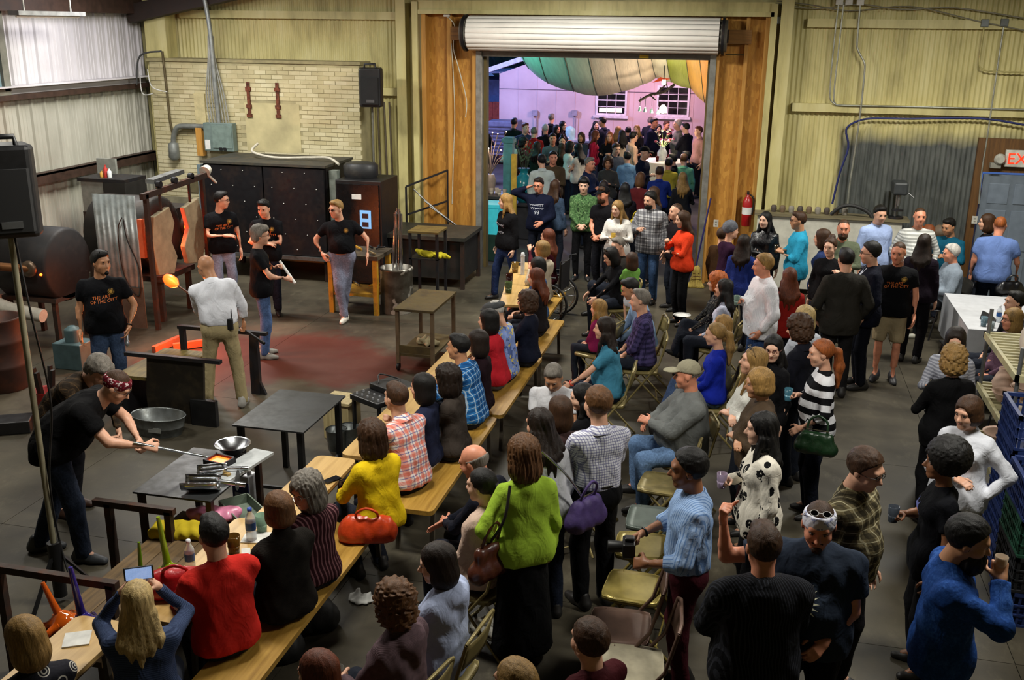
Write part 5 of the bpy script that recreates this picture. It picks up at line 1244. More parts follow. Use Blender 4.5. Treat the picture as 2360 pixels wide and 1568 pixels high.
MB().tube([(0, 0, .25), (0, 0, 2.84)], .022, 10).build('pole', M('#8f8a72', .45, .3), st)
MB().tube([(0, 0, .05), (0, 0, .5)], .05, 10).build('hub', BLACK, st)
for k in range(3):
    a = .5+2*PI*k/3; MB().bar((.03*math.cos(a), .03*math.sin(a), .4), (.33*math.cos(a), .33*math.sin(a), .015), .025, .02).build('leg', BLACK, st)
MB().tube(spline([(.03, 0, 2.84), (.12, -.05, 2.3), (.1, .05, 1.6), (.04, 0, 1.0), (.05, .02, .4), (.3, -.15, .01)]), .008, 5).build('cable', BLACK, st)
speaker('large black loudspeaker on the cream pole at the left edge', (p0.x, p0.y+.02, 2.84), math.radians(40), .93, 0, 0)
q0 = aty(857, 220, 16.6)
speaker('black loudspeaker on a thin stand right of the brick block', (q0.x, 16.6, 2.88), math.radians(10), .98, 0, 0)
s2_ = thing('speaker_stand', 'thin grey stand under the loudspeaker beside the brick block', 'speaker stand', (q0.x, 16.6, 0))
MB().tube([(0, 0, .5), (0, 0, 2.88)], .02).build('pole', M('#77766c', .4, .5), s2_)
for k in range(3): MB().bar((0, 0, .75), (.42*math.cos(k*2.1+.3), .42*math.sin(k*2.1+.3), .01), .025).build('leg', M('#77766c', .4, .5), s2_)
# glory hole: shield, drum, hung doors
gh = thing('glory_hole_furnace', 'steel drum reheating furnace with hanging fibre doors and galvanised shield', 'furnace', (-8.62, 12.75, 0))
corrugated('shield_sheet', -.36, .31, .02, 1.93, .012, .09, rust_metal('#949b9b', '#6f726e', .4, .45, 5, .5), gh, 'x', -.43).modifiers.new('s', 'SOLIDIFY').thickness = .004
MB().b2((-.3, -.462, .02), (.31, -.45, .62)).build('shield_patch', rust_metal('#5d5a52', '#4a4238', .5, .5), gh)
Rx90 = roty(PI/2)
MB().lathe([(.36, -.55), (.52, -.52), (.54, -.5), (.54, .4), (.5, .42), (.3, .42), (.27, .38)], (-.25, .35, 1.25), 26, Rx90, cap=False).build('drum', rust_metal('#2b2826', '#3d322a', .6, .5, 4), gh)
MB().lathe([(.26, .3), (.24, -.2), (.02, -.22)], (-.25, .35, 1.25), 18, Rx90, cap=False).build('fire_chamber', HOT, gh)
for y0, y1 in ((-.32, .2), (.46, .98)):
    s_ = 1 if y0 < .2 else -1; a, b = (y0, y1)
    poly = [(a+.02, 1.62), (b-.1, 1.7), (b, 1.45), (b-.12 if s_ > 0 else b, 1.2), (b, .95), (b-.12, .72), (a+.02, .78), (a-.05, 1.05), (a+.12 if s_ < 0 else a-.06, 1.3)]
    MB().prism(poly, .42, .5, 'x').build('fibre_door', REFR, gh, .012)
    MB().bar((.46, (a+b)/2, 1.66), (.46, (a+b)/2, 1.95), .03).build('door_hanger', IRON, gh)
MB().bar((.46, -.5, 1.93), (.46, 1.25, 2.0), .06, .08).build('door_rail', IRON, gh)
MB().bar((.35, -.1, 2.08), (.35, .7, 2.12), .14, .06).build('rail_carriage', STEEL, gh)
for yy in (-.05, .35, .8): MB().lathe([(.05, -.03), (.05, .03)], (.46, yy, 2.04), 12, Rx90).build('roller', M('#2b2b2d', .4, .5), gh)
MB().lathe([(.09, 0), (.07, .1), (.03, .14)], (.46, 1.2, 2.05), 12, rotx(-1.2)).bar((.46, 1.2, 2.05), (.5, 1.45, 1.85), .03).build('roller_arm', M('#cfcbbd', .5), gh)
for yy in (-.4, 1.1): MB().bar((.46, yy, 0), (.46, yy, 1.95), .06).build('upright', IRON, gh)
MB().b2((-.7, -.1, .62), (.4, .8, .7)).build('cradle', IRON, gh)
legs4(gh, -.6, .3, 0, .75, .64, .07, IRON)
MB().b2((.31, -.44, 1.05), (.38, -.36, 1.6)).build('painted_glow_strip', M('#b05a34', .7), gh)  # orange furnace glow on the shield edge, put into the colour
MB().tube(spline([(.1, -.47, 1.62), (.02, -.48, 1.4), (.05, -.48, .8), (.25, -.48, .5), (.3, -.48, .9), (.16, -.48, 1.3), (.12, -.47, 1.6)]), .008, 5).build('loose_cable', BLACK, gh)
MB().lathe([(.17, 0), (.17, .05), (.13, .05)], (.05, 1.22, 1.2), 16, Rx90, False).build('added_port_ring', IRON, gh); MB().b2((-.5, 1.0, .7), (.05, 1.45, 1.5)).build('added_port_box', rust_metal('#2b2826', '#3d322a', .6, .5, 4), gh); MB().lathe([(.13, 0), (0, .005)], (.055, 1.22, 1.2), 16, Rx90).build('added_glow_port', HOT, gh)  # added port with ring and box, a made-up source for the orange side light
lamp('SPOT', 'added_port_light', (-8.5, 13.97, 1.2), 320, (1, .16, .03), .06, aim=PEOPLE['w2']['W'] @ Vector((0, 0, 1.0)), spot=42)  # added spot at that port, throws orange onto the young man's arm
lamp('SPOT', 'glory_hole_fire_light', (-8.75, 13.1, 1.25), 380, (1, .2, .04), .12, aim=(-6.0, 12.1, .9), spot=70)
lamp('POINT', 'added_floor_glow_light', (-7.2, 11.3, .45), 75, (1, .2, .04), .08)  # added light hanging free above the floor, gives the orange floor glow
# melting furnace drum
mf = thing('melting_furnace', 'black barrel furnace on legs with brass gas pipes at the left', 'furnace', (-9.35, 11.6, 0))
MB().lathe([(.0, -.42), (.46, -.42), (.5, -.38), (.5, .38), (.46, .42), (0, .42)], (0, 0, 1.08), 26, Rx90 @ Matrix.Identity(3)).build('drum', rust_metal('#1c1b1d', '#2d2826', .6, .4, 4), mf)
MB().lathe([(.11, 0), (.11, .04), (.05, .05)], (.2, -.5, 1.12), 14, rotx(PI/2)).build('burner_flange', M('#6b5a4a', .4, .7), mf)
MB().tube([(.2, -.5, 1.12), (-.05, -.62, 1.15), (-.5, -.72, 1.18), (-.95, -.75, 1.2)], .055, 10).build('burner_pipe', rust_metal('#7a5230', '#4a3020', .5, .7), mf)
MB().tube([(-.5, -.72, 1.18), (-.75, -.74, 1.19)], .085, 10).build('valve', M('#2c5a46', .5, .2), mf)
MB().lathe([(.02, 0), (.014, .02)], (.36, -.5, 1.05), 10, rotx(PI/2)).build('peep_hole', HOT, mf)
legs4(mf, -.35, .35, -.3, .3, .68, .06, IRON); MB().b2((-.42, -.36, .62), (.42, .36, .68)).build('stand_top', IRON, mf)
MB().tube(spline([(-.9, -.35, .35), (-.5, -.5, .6), (-.1, -.55, .55), (.35, -.55, .5)]), .09, 10).build('insulated_pipe', M('#bdb9ac', .7, 0, .1, 9, .3), mf)
MB().tube(spline([(-1.1, -.5, .65), (-.7, -.55, .55), (-.5, -.55, .25)]), .1, 10).build('insulated_pipe', M('#bdb9ac', .7, 0, .1, 9, .3), mf)
MB().b2((-1.2, -.3, .5), (-.6, .1, 1.0)).build('blower_box', M('#a8a8a2', .6), mf, .02)
# small shelf cabinet by the left wall
b0 = aty(265, 460, 14.6); sb_ = thing('tool_shelf', 'dark steel shelf cabinet with a grey back board near the left wall', 'shelf', (b0.x, 14.6, 0))
MB().b2((-.45, -.3, 1.75), (.42, .3, 1.8)).build('shelf_board', DARKST, sb_)
MB().b2((-.45, .25, 1.45), (-.1, .3, 2.05)).build('back_board', M('#8a8c84', .6), sb_); MB().b2((-.4, -.28, 1.25), (.0, .1, 1.75)).build('grey_panel', M('#7e8078', .6), sb_)
MB().b2((.02, -.3, 1.2), (.42, .3, 1.75)).build('cabinet_box', M('#23211e', .6, .2), sb_, .008)
legs4(sb_, -.4, .38, -.25, .25, 1.25, .05, IRON)
for (dx, c, hh) in ((-.05, '#b03028', .2), (.02, '#d8dcdc', .14), (-.12, '#c89a40', .1)):
    o = MB().lathe([(.035, 0), (.035, hh*.7), (.015, hh*.85), (.015, hh)], (b0.x+dx, 14.5, 1.8), 10).build('spray_bottle', M(c, .4)); tag(o, {'#b03028': 'red-topped bottle', '#d8dcdc': 'white bottle', '#c89a40': 'amber jar'}[c]+' standing on the dark steel shelf cabinet', 'bottle')
# yellow-legged bench where the sunglasses man leans
yb = thing('work_bench', 'yellow-legged tool bench beside the man in dark sunglasses', 'workbench', (-5.78, 14.15, 0))
YEL = rust_metal('#b98a24', '#6d4a1c', .5, .2, 6, .55)
for x in (-.36, .36):
    for y in (-.25, .3): MB().b2((x-.035, y-.035, 0), (x+.035, y+.035, .86)).build('leg', YEL, yb)
MB().b2((-.42, -.31, .86), (.42, .36, .92)).build('bench_top', rust_metal('#3d352b', '#6a5a40', .6, .3), yb)
MB().b2((-.36, -.27, .28), (.36, .32, .32)).build('lower_shelf', YEL, yb)
for k in range(7):
    x, y = rnd.uniform(-.32, .36), rnd.uniform(-.2, .28); a = rnd.uniform(0, 3)
    o = MB().bar((x-.1*math.cos(a), y-.1*math.sin(a), 0), (x+.1*math.cos(a), y+.1*math.sin(a), .015), .025).tube([(x, y, .0), (x+.13*math.sin(a), y+.13*math.cos(a), .02)], .012, 6).build('hand_tool', (DARKST, CHROME, YEL, M('#6d5c3c', .7))[k % 4]); o.location = (-5.78, 14.15, .945 if k < 5 else .345)
    tag(o, ('dark steel hand tool on the yellow-legged bench top', 'shiny hand tool on the yellow-legged bench top', 'yellow hand tool on the yellow-legged bench top', 'wooden-handled tool on the yellow-legged bench top', 'second dark steel tool on the yellow-legged bench top', 'shiny tool lying on the yellow bench lower shelf', 'yellow tool lying on the yellow bench lower shelf')[k], 'tool', 'tools on the yellow bench' if k < 5 else 'tools under the yellow bench')
# rod bucket
rb = thing('rod_bucket', 'dented steel drum splashed with white holding metal rods', 'bucket', (-5.2, 14.2, 0))
def drumm():
    t = NT('paint_splashed_steel'); co = t.obj(); f = t.noise(co, 5, 5); c = t.ramp(f, [(.4, '#6d6a62'), (.62, '#4a443a')]); g = t.noise(co, 3.2, 3)
    return t.out(t.mix(t.ramp(g, [(.55, 0.), (.58, 1.)]), c, lin('#c9c6bd')), .4, .5)
MB().lathe([(.24, 0), (.25, .02), (.25, .66), (.262, .68), (.25, .7), (.23, .7), (.23, .05), (0, .05)], (0, 0, 0), 22).build('drum', drumm(), rb)
for k in range(6):
    a = k*1.05; o = MB().tube([(.1*math.cos(a), .1*math.sin(a), .06), (.05+.05*math.cos(a), .03*math.sin(a), 1.52+.04*(k % 3))], .011, 6).tube([(.05+.05*math.cos(a), .03*math.sin(a), 1.3), (.05+.05*math.cos(a), .03*math.sin(a), 1.52)], .02, 6).build('blowpipe', CHROME)
    o.location = (-5.2, 14.2, 0); tag(o, '%s blowpipe by height standing in the white-splashed drum' % ('tallest front', 'tallest rear', 'middle front', 'middle rear', 'shortest front', 'shortest rear')[(2-k % 3)*2+k//3], 'blowpipe', 'pipes in the drum')
# dark table at the back with stool frame and gloves
dt = thing('steel_table', 'long dark steel table against the back wall left of the door', 'table', (-5.3, 16.2, 0))
MB().b2((-.75, -.5, .82), (.75, .6, .88)).build('table_top', rust_metal('#33342f', '#46423a', .5, .3), dt)
MB().b2((-.7, -.4, .15), (.7, .55, .8)).build('under_cabinet', M('#14130f', .6), dt); legs4(dt, -.7, .7, -.44, .54, .82, .06, IRON)
ss = thing('steel_stool', 'square brown-topped steel stand in front of the dark table', 'stand', (-4.95, 15.0, 0))
MB().b2((-.25, -.25, 1.12), (.25, .25, 1.15)).build('stand_top', rust_metal('#6d5c30', '#57462a', .5, .3), ss); legs4(ss, -.22, .22, -.22, .22, 1.12, .04, DARKST); MB().b2((-.24, -.24, .7), (.24, .24, .72)).build('shelf', DARKST, ss)
def glove_heap(label, loc, c, n=5, s=1.):
    S = SDF(); r_ = random.Random(int(loc[0]*100))
    for k in range(n):
        a = r_.uniform(0, 6.3); S.rc((.05*k-.1, 0, .03), (.05*k-.1+.13*math.cos(a)*s, .13*math.sin(a)*s, .03+.05*(k % 2)), .035*s, .02*s, k=.03)
    S.noise = folds(.006, 60); o = sdf_obj('work_gloves', S, .012, cloth(c)); o.location = loc; tag(o, label, 'gloves'); return o
glove_heap('yellow rubber gloves draped over the steel stand shelf', (-4.9, 14.95, .72), '#b5a92a', 7, 1.4)
# little cart
ct = thing('rolling_cart', 'small brown steel cart on casters at the end of the stage', 'cart', (-4.0, 12.05, 0))
CARTM = rust_metal('#54482c', '#3d3324', .45, .3)
MB().b2((-.27, -.52, .8), (.25, .5, .83)).build('cart_top', CARTM, ct); MB().b2((-.25, -.48, .2), (.23, .46, .23)).build('lower_shelf', CARTM, ct)
for x in (-.24, .22):
    for y in (-.47, .45):
        l_ = MB().b2((x-.022, y-.022, .1), (x+.022, y+.022, .8)).build('leg', rust_metal('#6b5a44', '#4d3f30', .5, .3), ct); MB().lathe([(.05, -.015), (.05, .015)], (x, y, .05), 12, Rx90).build('caster', BLACK, l_)
MB().b2((-.24, -.49, .24), (.22, -.47, .34)).build('tray_lip', CARTM, ct)
glove_heap('pale work gloves lying on the cart lower shelf', (-4.0, 12.0, .235), '#8d8265', 6)
# gaffer's bench
gb = thing('gaffer_bench', 'black steel glassblowing bench with two long rails and a wooden seat', 'bench', (-6.0, 9.7, 0))
for y in (-.45, .62): MB().b2((-.55, y-.03, .74), (.6, y+.03, .78)).build('rail', DARKST, gb)
MB().prism([(-.35, 0), (.42, 0), (.34, .2), (.38, .74), (-.3, .74), (-.35, .3)], -.44, -.4, 'y').build('side_plate', rust_metal('#241f18', '#3b3222', .55, .4), gb)
MB().prism([(.36, 0), (.55, 0), (.44, .25), (.5, .74), (.38, .74), (.36, .3)], .6, .64, 'y').build('side_plate', DARKST, gb)
for x in (-.5, .45): MB().b2((x-.03, .59, 0), (x+.03, .65, .74)).build('leg', DARKST, gb)
MB().b2((.2, -.47, 0), (.5, -.41, .3)).build('foot_block', BLACK, gb)
MB().b2((-.75, -.4, .44), (-.15, .6, .48)).build('seat_board', wood('#7d6c34', '#4d4220', .6, 1), gb); MB().b2((-.72, -.36, 0), (-.66, .55, .44)).b2((-.22, -.36, 0), (-.16, .55, .44)).build('seat_support', DARKST, gb)
tb = thing('wash_tub', 'oval galvanised wash tub on the floor under the glassblowing bench', 'tub', (-6.02, 8.95, 0))
MB().lathe([(.24, .0), (.245, .01), (.27, .1), (.276, .105), (.272, .11), (.295, .22), (.305, .225), (.3, .235), (.285, .225), (.235, .02), (0, .02)], (0, 0, 0), 30, None, False, 1.12, .72).build('tub', GALV, tb)
MB().b2((-.02, -.197, .08), (.14, -.19, .14)).build('label_plate', M('#9da09c', .4, .3), tb); tb.scale = (.92, .92, .92)
# steel marver table and the smaller tool table
mt = thing('marver_table', 'bare grey steel marver table on black legs', 'table', (-4.02, 8.07, 0))
MTOP = rust_metal('#3c3e40', '#2a2a28', .42, .55, 2.5, .5)
MB().b2((-.35, -.48, .785), (.34, .48, .8)).build('table_top', MTOP, mt); legs4(mt, -.3, .28, -.42, .42, .785, .05, BLACK); MB().bar((-.3, -.42, .2), (.28, -.42, .2), .03).bar((.28, -.42, .2), (.28, .42, .2), .03).build('brace', BLACK, mt)
t2 = thing('tool_table', 'low grey steel tool table carrying scoops and a glowing mould', 'table', (-4.1, 6.62, 0))
MB().b2((-.34, -.45, .785), (.32, .43, .8)).build('table_top', MTOP, t2); legs4(t2, -.3, .28, -.4, .38, .785, .045, IRON); MB().bar((-.3, -.4, .25), (.28, .38, .25), .03).build('brace', BLACK, t2)
def at2(x, y, z=.8): p = atz(x, y, z); return p
# things on the tool table
def scoop(label, loc, rz, s):
    t = thing('metal_scoop', label, 'scoop', loc, rz); P_ = []
    for i in range(6):
        y = -.1+.2*i/5; P_.append([(.06*math.sin(a)*(1-.25*(i == 5)), y+(.03 if abs(a) < .5 and i == 0 else 0), .062-.06*math.cos(a)) for a in [(-1.7+3.4*k/10) for k in range(11)]])
    o = MB().grid(P_).build('scoop_bowl', CHROME, t); o.modifiers.new('s', 'SOLIDIFY').thickness = .003
    MB().lathe([(.0, -.1), (.058, -.1)], (0, .1-.2+.2, .06), 12, rotx(PI/2)).build('scoop_back', CHROME, t)
    MB().tube([(0, .1, .05), (0, .15, .045), (0, .24, .03)], [.012, .014, .016], 8).build('scoop_handle', CHROME, t); t.scale = (s, s, s); return t
p = at2(465, 1130); scoop('larger shiny scoop at the near edge of the tool table', (p.x, p.y, .8), math.radians(-75), 1.4)
p = at2(490, 1098); scoop('smaller shiny scoop behind the larger one on the tool table', (p.x, p.y, .8), math.radians(-60), 1.15)
p = at2(558, 1075); o = MB().b2((-.1, -.3, 0), (.1, .3, .022)).build('paddle_board', M('#a9adae', .5, 0)); o.location = (p.x, p.y, .8); o.rotation_euler = (0, 0, -.15); tag(o, 'long grey flat paddle lying along the tool table edge', 'paddle')
p = at2(522, 1100); o = MB().b2((-.06, -.02, 0), (.06, .02, .04)).build('wood_brush', wood('#b0924e', '#7d6230', .6, 0)); o.location = (p.x-.02, p.y-.0, .8); o.rotation_euler = (0, 0, -.3); tag(o, 'small wooden block handle beside the grey paddle', 'brush')
p = at2(538, 1045); bw = MB().lathe([(.06, 0), (.1, .03), (.14, .085), (.15, .09), (.135, .08), (.09, .03), (0, .015)], (0, 0, 0), 24).build('steel_bowl', CHROME); bw.location = (p.x, p.y, .8); tag(bw, 'round polished steel bowl at the far edge of the tool table', 'bowl')
p = at2(507, 1075); mo = thing('glass_mould', 'open steel mould full of glowing orange glass', 'mould', (p.x, p.y, .8), -.2)
MB().b2((-.1, -.08, 0), (.1, .08, .012)).b2((-.1, -.08, 0), (-.085, .08, .07)).b2((.085, -.08, 0), (.1, .08, .07)).b2((-.1, -.08, 0), (.1, -.065, .07)).b2((-.1, .065, 0), (.1, .08, .07)).build('mould_frame', DARKST, mo); MB().b2((-.085, -.065, .012), (.085, .065, .05)).build('molten_glass', HOT2, mo)
# paddle rod held by the bent worker
w7 = PEOPLE['w7']; a_ = w7['hands']['r']; e_ = Vector((p.x-.12, p.y+.02, .86)); o = MB().tube([a_+(a_-e_)*.45, a_, e_], .012, 8).build('gathering_iron', CHROME); tag(o, 'long steel iron held by the worker in the red bandana', 'rod')
w6 = PEOPLE['w6']; h1, h2 = w6['hands']['l'], w6['hands']['r']
tip = aty(400, 652, h1.y+.55); tip.z = max(tip.z, .9); tail = h2+(h2-tip).normalized()*.35
bpz = thing('blowpipe', 'blowpipe with glowing orange glass held by the bald man', 'blowpipe', (0, 0, 0))
MB().tube([tip, h1, h2, tail] if False else [tip, h2, tail], .012, 8).build('pipe', DARKST, bpz); MB().tube([h2+(tail-h2)*.2, tail], .019, 8).build('pipe_grip', BLACK, bpz)
Rg = (h2-tip).normalized().to_track_quat('Z', 'Y').to_matrix()
MB().lathe([(.0, -.16), (.05, -.15), (.075, -.08), (.07, 0), (.035, .06), (.014, .09)], tip, 16, Rg).build('hot_glass', HOT2, bpz)
lamp('POINT', 'hot_glass_glow', tip+Vector((.05, -.1, .12)), 3, (1, .3, .08), .06)
mi = PEOPLE['mic']; p = mi['hands']['l']; o = MB().tube([(0, 0, -.12), (0, 0, .06)], [.012, .018], 8).lathe([(.02, .06), (.028, .09), (.02, .12), (0, .13)], (0, 0, 0), 10).build('microphone', M('#8f9296', .35, .6)); o.location = p+Vector((0, 0, -.02)); o.rotation_euler = (2.6, 0, .4); tag(o, 'microphone hanging in the hand of the man by the furnace', 'microphone')
w4 = PEOPLE['w4']; p = w4['hands']['l']; q = w4['hands']['r']; o = MB().tube([p+(p-q)*.3, q+(q-p)*.3], .018, 10).build('paper_roll', WHITEP); tag(o, 'rolled white paper held by the grey-haired man in black tee', 'paper')
p = w6['W'] @ Vector(w6['pel']+V3(.13, -.13, .08)); rd_ = thing('belt_radio', 'black two-way radio clipped to the bald man belt', 'radio', p); MB().b2((-.03, -.025, -.08), (.03, .015, .05)).build('radio_body', BLACK, rd_, .006); MB().tube([(.02, 0, .05), (.02, 0, .16)], .005, 6).build('antenna', BLACK, rd_)
# floor odds and ends
p = atz(16, 900); brl = thing('rusty_barrel', 'rust brown steel barrel standing at the left edge', 'barrel', (p.x-.1, p.y+.1, 0)); MB().lathe([(.27, 0), (.28, .01), (.28, .28), (.292, .3), (.28, .32), (.28, .58), (.292, .6), (.28, .62), (.28, .86), (.29, .88), (.26, .88), (.26, .1), (0, .1)], (0, 0, 0), 26).build('drum', rust_metal('#3a221a', '#57301e', .6, .3), brl)
p = atz(100, 965); rbk = thing('red_bucket', 'red plastic bucket holding dark paddles behind the bent worker', 'bucket', (p.x, p.y+.1, 0)); MB().lathe([(.11, 0), (.14, .3), (.15, .31), (.13, .3), (.1, .02), (0, .02)], (0, 0, 0), 18).build('bucket', M('#a81c18', .4), rbk)
for k in range(4): MB().bar((.05*math.cos(k*1.6), .05*math.sin(k*1.6), .05), (.12*math.cos(k*1.6), .12*math.sin(k*1.6), .55), .03, .05).build('paddle', M('#1d1815', .6), rbk)
p = atz(15, 1000); o = MB().b2((-.2, -.14, 0), (.2, .14, .14)).build('tool_box', BLACKPL, bevel=.01); o.location = (p.x, p.y+.1, 0); o.rotation_euler = (0, 0, .5); tag(o, 'low black box on the floor at the left edge', 'box')
p = atz(782, 1015); wbx = thing('wooden_box', 'pale wooden box standing behind the marver table', 'box', (p.x-.02, p.y+.15, 0), -.1)
for f_, b_ in (((-.17, -.16, .4), (.17, .16, .43)), ((-.15, -.14, 0), (-.13, .14, .4)), ((.13, -.14, 0), (.15, .14, .4)), ((-.13, -.14, 0), (.13, -.12, .4)), ((-.13, .12, 0), (.13, .14, .4))): MB().b2(f_, b_).build('board', wood('#c0b083', '#94845a', .6, 2), wbx)
for dx, dy, nm in ((785, 1010, 'left'), (800, 1003, 'right')):
    p = atz(dx-8 if nm == 'left' else dx+5, dy+25); o = MB().lathe([(.09, 0), (.11, .22), (.115, .225), (.1, .21), (.08, .02), (0, .02)], (0, 0, 0), 18).build('steel_pail', GALV); o.location = (p.x, p.y, 0); tag(o, 'galvanised pail on the floor, %s of the two by the wooden box' % nm, 'pail')
# sound mixer on a low stand
p = atz(888, 905, .55); mx = thing('mixing_desk', 'black audio mixing desk with cables on a low stand', 'mixer', (p.x, p.y, 0), -.5)
MB().b2((-.22, -.3, .5), (.22, .3, .56)).build('desk', BLACKPL, mx, .01); MB().b2((-.2, -.05, .56), (.2, .28, .62)).build('receiver', BLACK, mx, .008); legs4(mx, -.2, .2, -.26, .26, .5, .03, BLACK)
for k in range(10): MB().lathe([(.012, 0), (.01, .02)], (-.17+.085*(k % 5), -.24+.09*(k//5), .56), 8).build('knob', M('#8a8c90', .4), mx)
MB().tube(spline([(-.1, .0, .63), (-.2, .1, .68), (-.05, .22, .64), (.1, .12, .68), (.18, .0, .64), (.3, -.1, .4), (.32, -.2, .02)]), .008, 5).build('cable', BLACK, mx)
p = atz(165, 850); o = MB().b2((-.2, -.16, 0), (.2, .16, .34)).lathe([(.1, .34), (.1, .5), (.04, .54)], (0, 0, 0), 12).build('propane_regulator', M('#4b6468', .5, .2), bevel=.01); o.location = (p.x, p.y+.1, 0); tag(o, 'grey-blue pump unit on the floor under the furnace', 'pump')
for k, (xa, ya, xb, yb_) in enumerate(((355, 815, 420, 790), (400, 808, 480, 800))):
    a, b = atz(xa, ya), atz(xb, yb_); o = MB().bar((a.x, a.y, .05), (b.x, b.y, .07), .07, .09).build('fire_brick', M('#8a4a30', .8)); tag(o, ('short' if k == 0 else 'long')+' refractory brick lying in the orange glow behind the bench', 'brick')
# railing frames of angle iron
for nm, xa, xb, Y in (('near', -4.75, -3.75, 4.95), ('far', -4.62, -3.95, 5.95)):
    t = thing('angle_iron_rail', 'rust brown angle iron rail, the %s one beside the plank table' % nm, 'railing', (0, Y, 0)); MB().bar((xa, 0, .8), (xb, 0, .8), .05, .05).build('top_rail', IRON, t)
    for x in (xa+.12, xb-.05): MB().bar((x, 0, 0), (x, 0, .8), .05, .05).build('post', IRON, t)
# ================================================================ TABLES, BENCHES, CHAIRS AND WHAT LIES ON THEM
TT = wood('#c7a468', '#a27f45', .4, 1, 1.5); BT = wood('#b48d3f', '#84601f', .45, 1, 2); GREYL = M('#5c5448', .5, .4)
for (x0, x1, y0, y1, nm) in ((-3.85, -3.48, 3.7, 4.68, 'nearest the camera'), (-3.53, -3.16, 4.74, 6.1, 'in front of the red sweater'), (-3.42, -3.06, 6.14, 7.3, 'in front of the yellow jacket'), (-3.24, -2.94, 7.36, 9.1, 'in front of the orange plaid shirt'), (-3.2, -2.92, 9.16, 10.4, 'in front of the blue plaid shirt'), (-3.33, -2.99, 12.4, 14.88, 'at the far end by the door')):
    t = thing('long_table', 'long narrow wooden table '+nm, 'table', ((x0+x1)/2, (y0+y1)/2, 0), math.radians(9.5) if 'far end' in nm else 0); a, b = (x1-x0)/2, (y1-y0)/2
    r_ = .06; pts = [(sx*(a-r_)+r_*math.cos(q), sy*(b-r_)+r_*math.sin(q)) for sx, sy, q0_ in ((1, 1, 0), (-1, 1, PI/2), (-1, -1, PI), (1, -1, 1.5*PI)) for q in [q0_+PI/2*i/4 for i in range(5)]]
    MB().prism(pts, .71, .74).build('table_top', TT, t); MB().prism([(p_[0]*1.005, p_[1]*1.003) for p_ in pts], .70, .71).build('table_edge', M('#5a4426', .6), t)
    for sx in (-1, 1):
        for sy in (-1, 1): MB().bar((sx*(a-.06), sy*(b-.15), 0), (sx*(a-.06), sy*(b-.2), .7), .03).build('leg', GREYL, t)
BENCH = [o_ for o_ in bpy.data.objects if o_.get('category') == 'person' and any(k in o_['label'] for k in ('bench', 'table')) and o_.location.x < -1.9 and o_.location.x > -3.6 and not any(k in o_['label'] for k in ('steel table', 'bottom edge', 'workbench'))]
for (y0, y1, nm) in ((4.5, 7.0, 'nearest the camera'), (7.1, 9.25, 'under the orange plaid shirt'), (9.32, 11.3, 'under the red sleeveless top'), (11.37, 12.9, 'under the dark navy top'), (12.97, 14.4, 'at the far end near the wheelchair')):
    xs = [o_.location.x for o_ in BENCH if y0-.3 < o_.location.y < y1+.3]; xb = sum(xs)/len(xs) if xs else -2.7
    t = thing('bench', 'low wooden bench '+nm, 'bench', (xb+.02, (y0+y1)/2, 0)); b = (y1-y0)/2
    r_ = .05; a = .2; pts = [(sx*(a-r_)+r_*math.cos(q), sy*(b-r_)+r_*math.sin(q)) for sx, sy, q0_ in ((1, 1, 0), (-1, 1, PI/2), (-1, -1, PI), (1, -1, 1.5*PI)) for q in [q0_+PI/2*i/4 for i in range(5)]]
    MB().prism(pts, .4, .44).build('seat_plank', BT, t)
    for sx in (-1, 1):
        for sy in (-1, 1): MB().bar((sx*.15, sy*(b-.12), 0), (sx*.15, sy*(b-.18), .4), .035).build('leg', GREYL, t)
    MB().bar((0, -b+.15, .37), (0, b-.15, .37), .03, .05).build('stretcher', wood('#8d6a30', '#5d441c', .6, 1), t)
# plank shelf with the glass flowers
pl = thing('plank_shelf', 'dirty rough plank shelf holding blown glass flowers', 'shelf', (-3.88, 5.45, 0))
for k in range(3): MB().b2((-.3+.2*k+.003, -.95, .52), (-.1+.2*k-.003, .95, .56)).build('plank', wood('#6b5330', '#3d2e1a', .75, 1), pl)
for y in (-.85, .85):
    for x in (-.26, .26): MB().b2((x-.04, y-.04, 0), (x+.04, y+.04, .52)).build('leg', wood('#6d5530', '#43331c', .7, 2), pl)
def flower(label, bx, by, tx, ty, col, s=1.):
    b = atz(bx, by, .6); tp = aty(tx, ty, b.y); dz = max(.25, tp.z-.56); t = thing('glass_flower', label, 'glass flower', (b.x, b.y, .56))
    def gm():
        key = ('fl', col)
        if key in MATS: return MATS[key]
        n_ = NT('coloured_glass'); m = n_.out(col, .06); n_.b.inputs['Transmission Weight'].default_value = .3; n_.b.inputs['Coat Weight'].default_value = .6; MATS[key] = m; return m
    S = SDF(); dx = tp.x-b.x
    for k in range(7):
        a = k*.9; S.rc((0, 0, .05*s), (.13*s*math.cos(a), .13*s*math.sin(a), .02*s), .035*s, .02*s, k=.03)
    S.rc((0, 0, .03), (dx*.2, 0, dz*.22), .065*s, .03*s, k=.05); S.noise = folds(.004, 90)
    sdf_obj('petal_base', S, .011, gm(), t, [((0, 0, .001), (0, 0, -1))])
    MB().tube(spline([(dx*.15, 0, dz*.15), (dx*.4, 0, dz*.4), (dx, 0, dz)], 4), [.035*s-.0027*s*i for i in range(9)], 10).build('stem', gm(), t)
flower('orange blown glass flower with a leaning stem', 148, 1432, 98, 1343, '#e2651a')
flower('deep purple blown glass flower at the shelf end', 195, 1440, 162, 1308, '#3a2f8e', 1.05)
flower('tall yellow-green blown glass flower beside the folded yellow cloth', 392, 1322, 364, 1192, '#8fa81c')
flower('small green glass flower with a short stem', 326, 1345, 320, 1250, '#6f9a1e', .7)
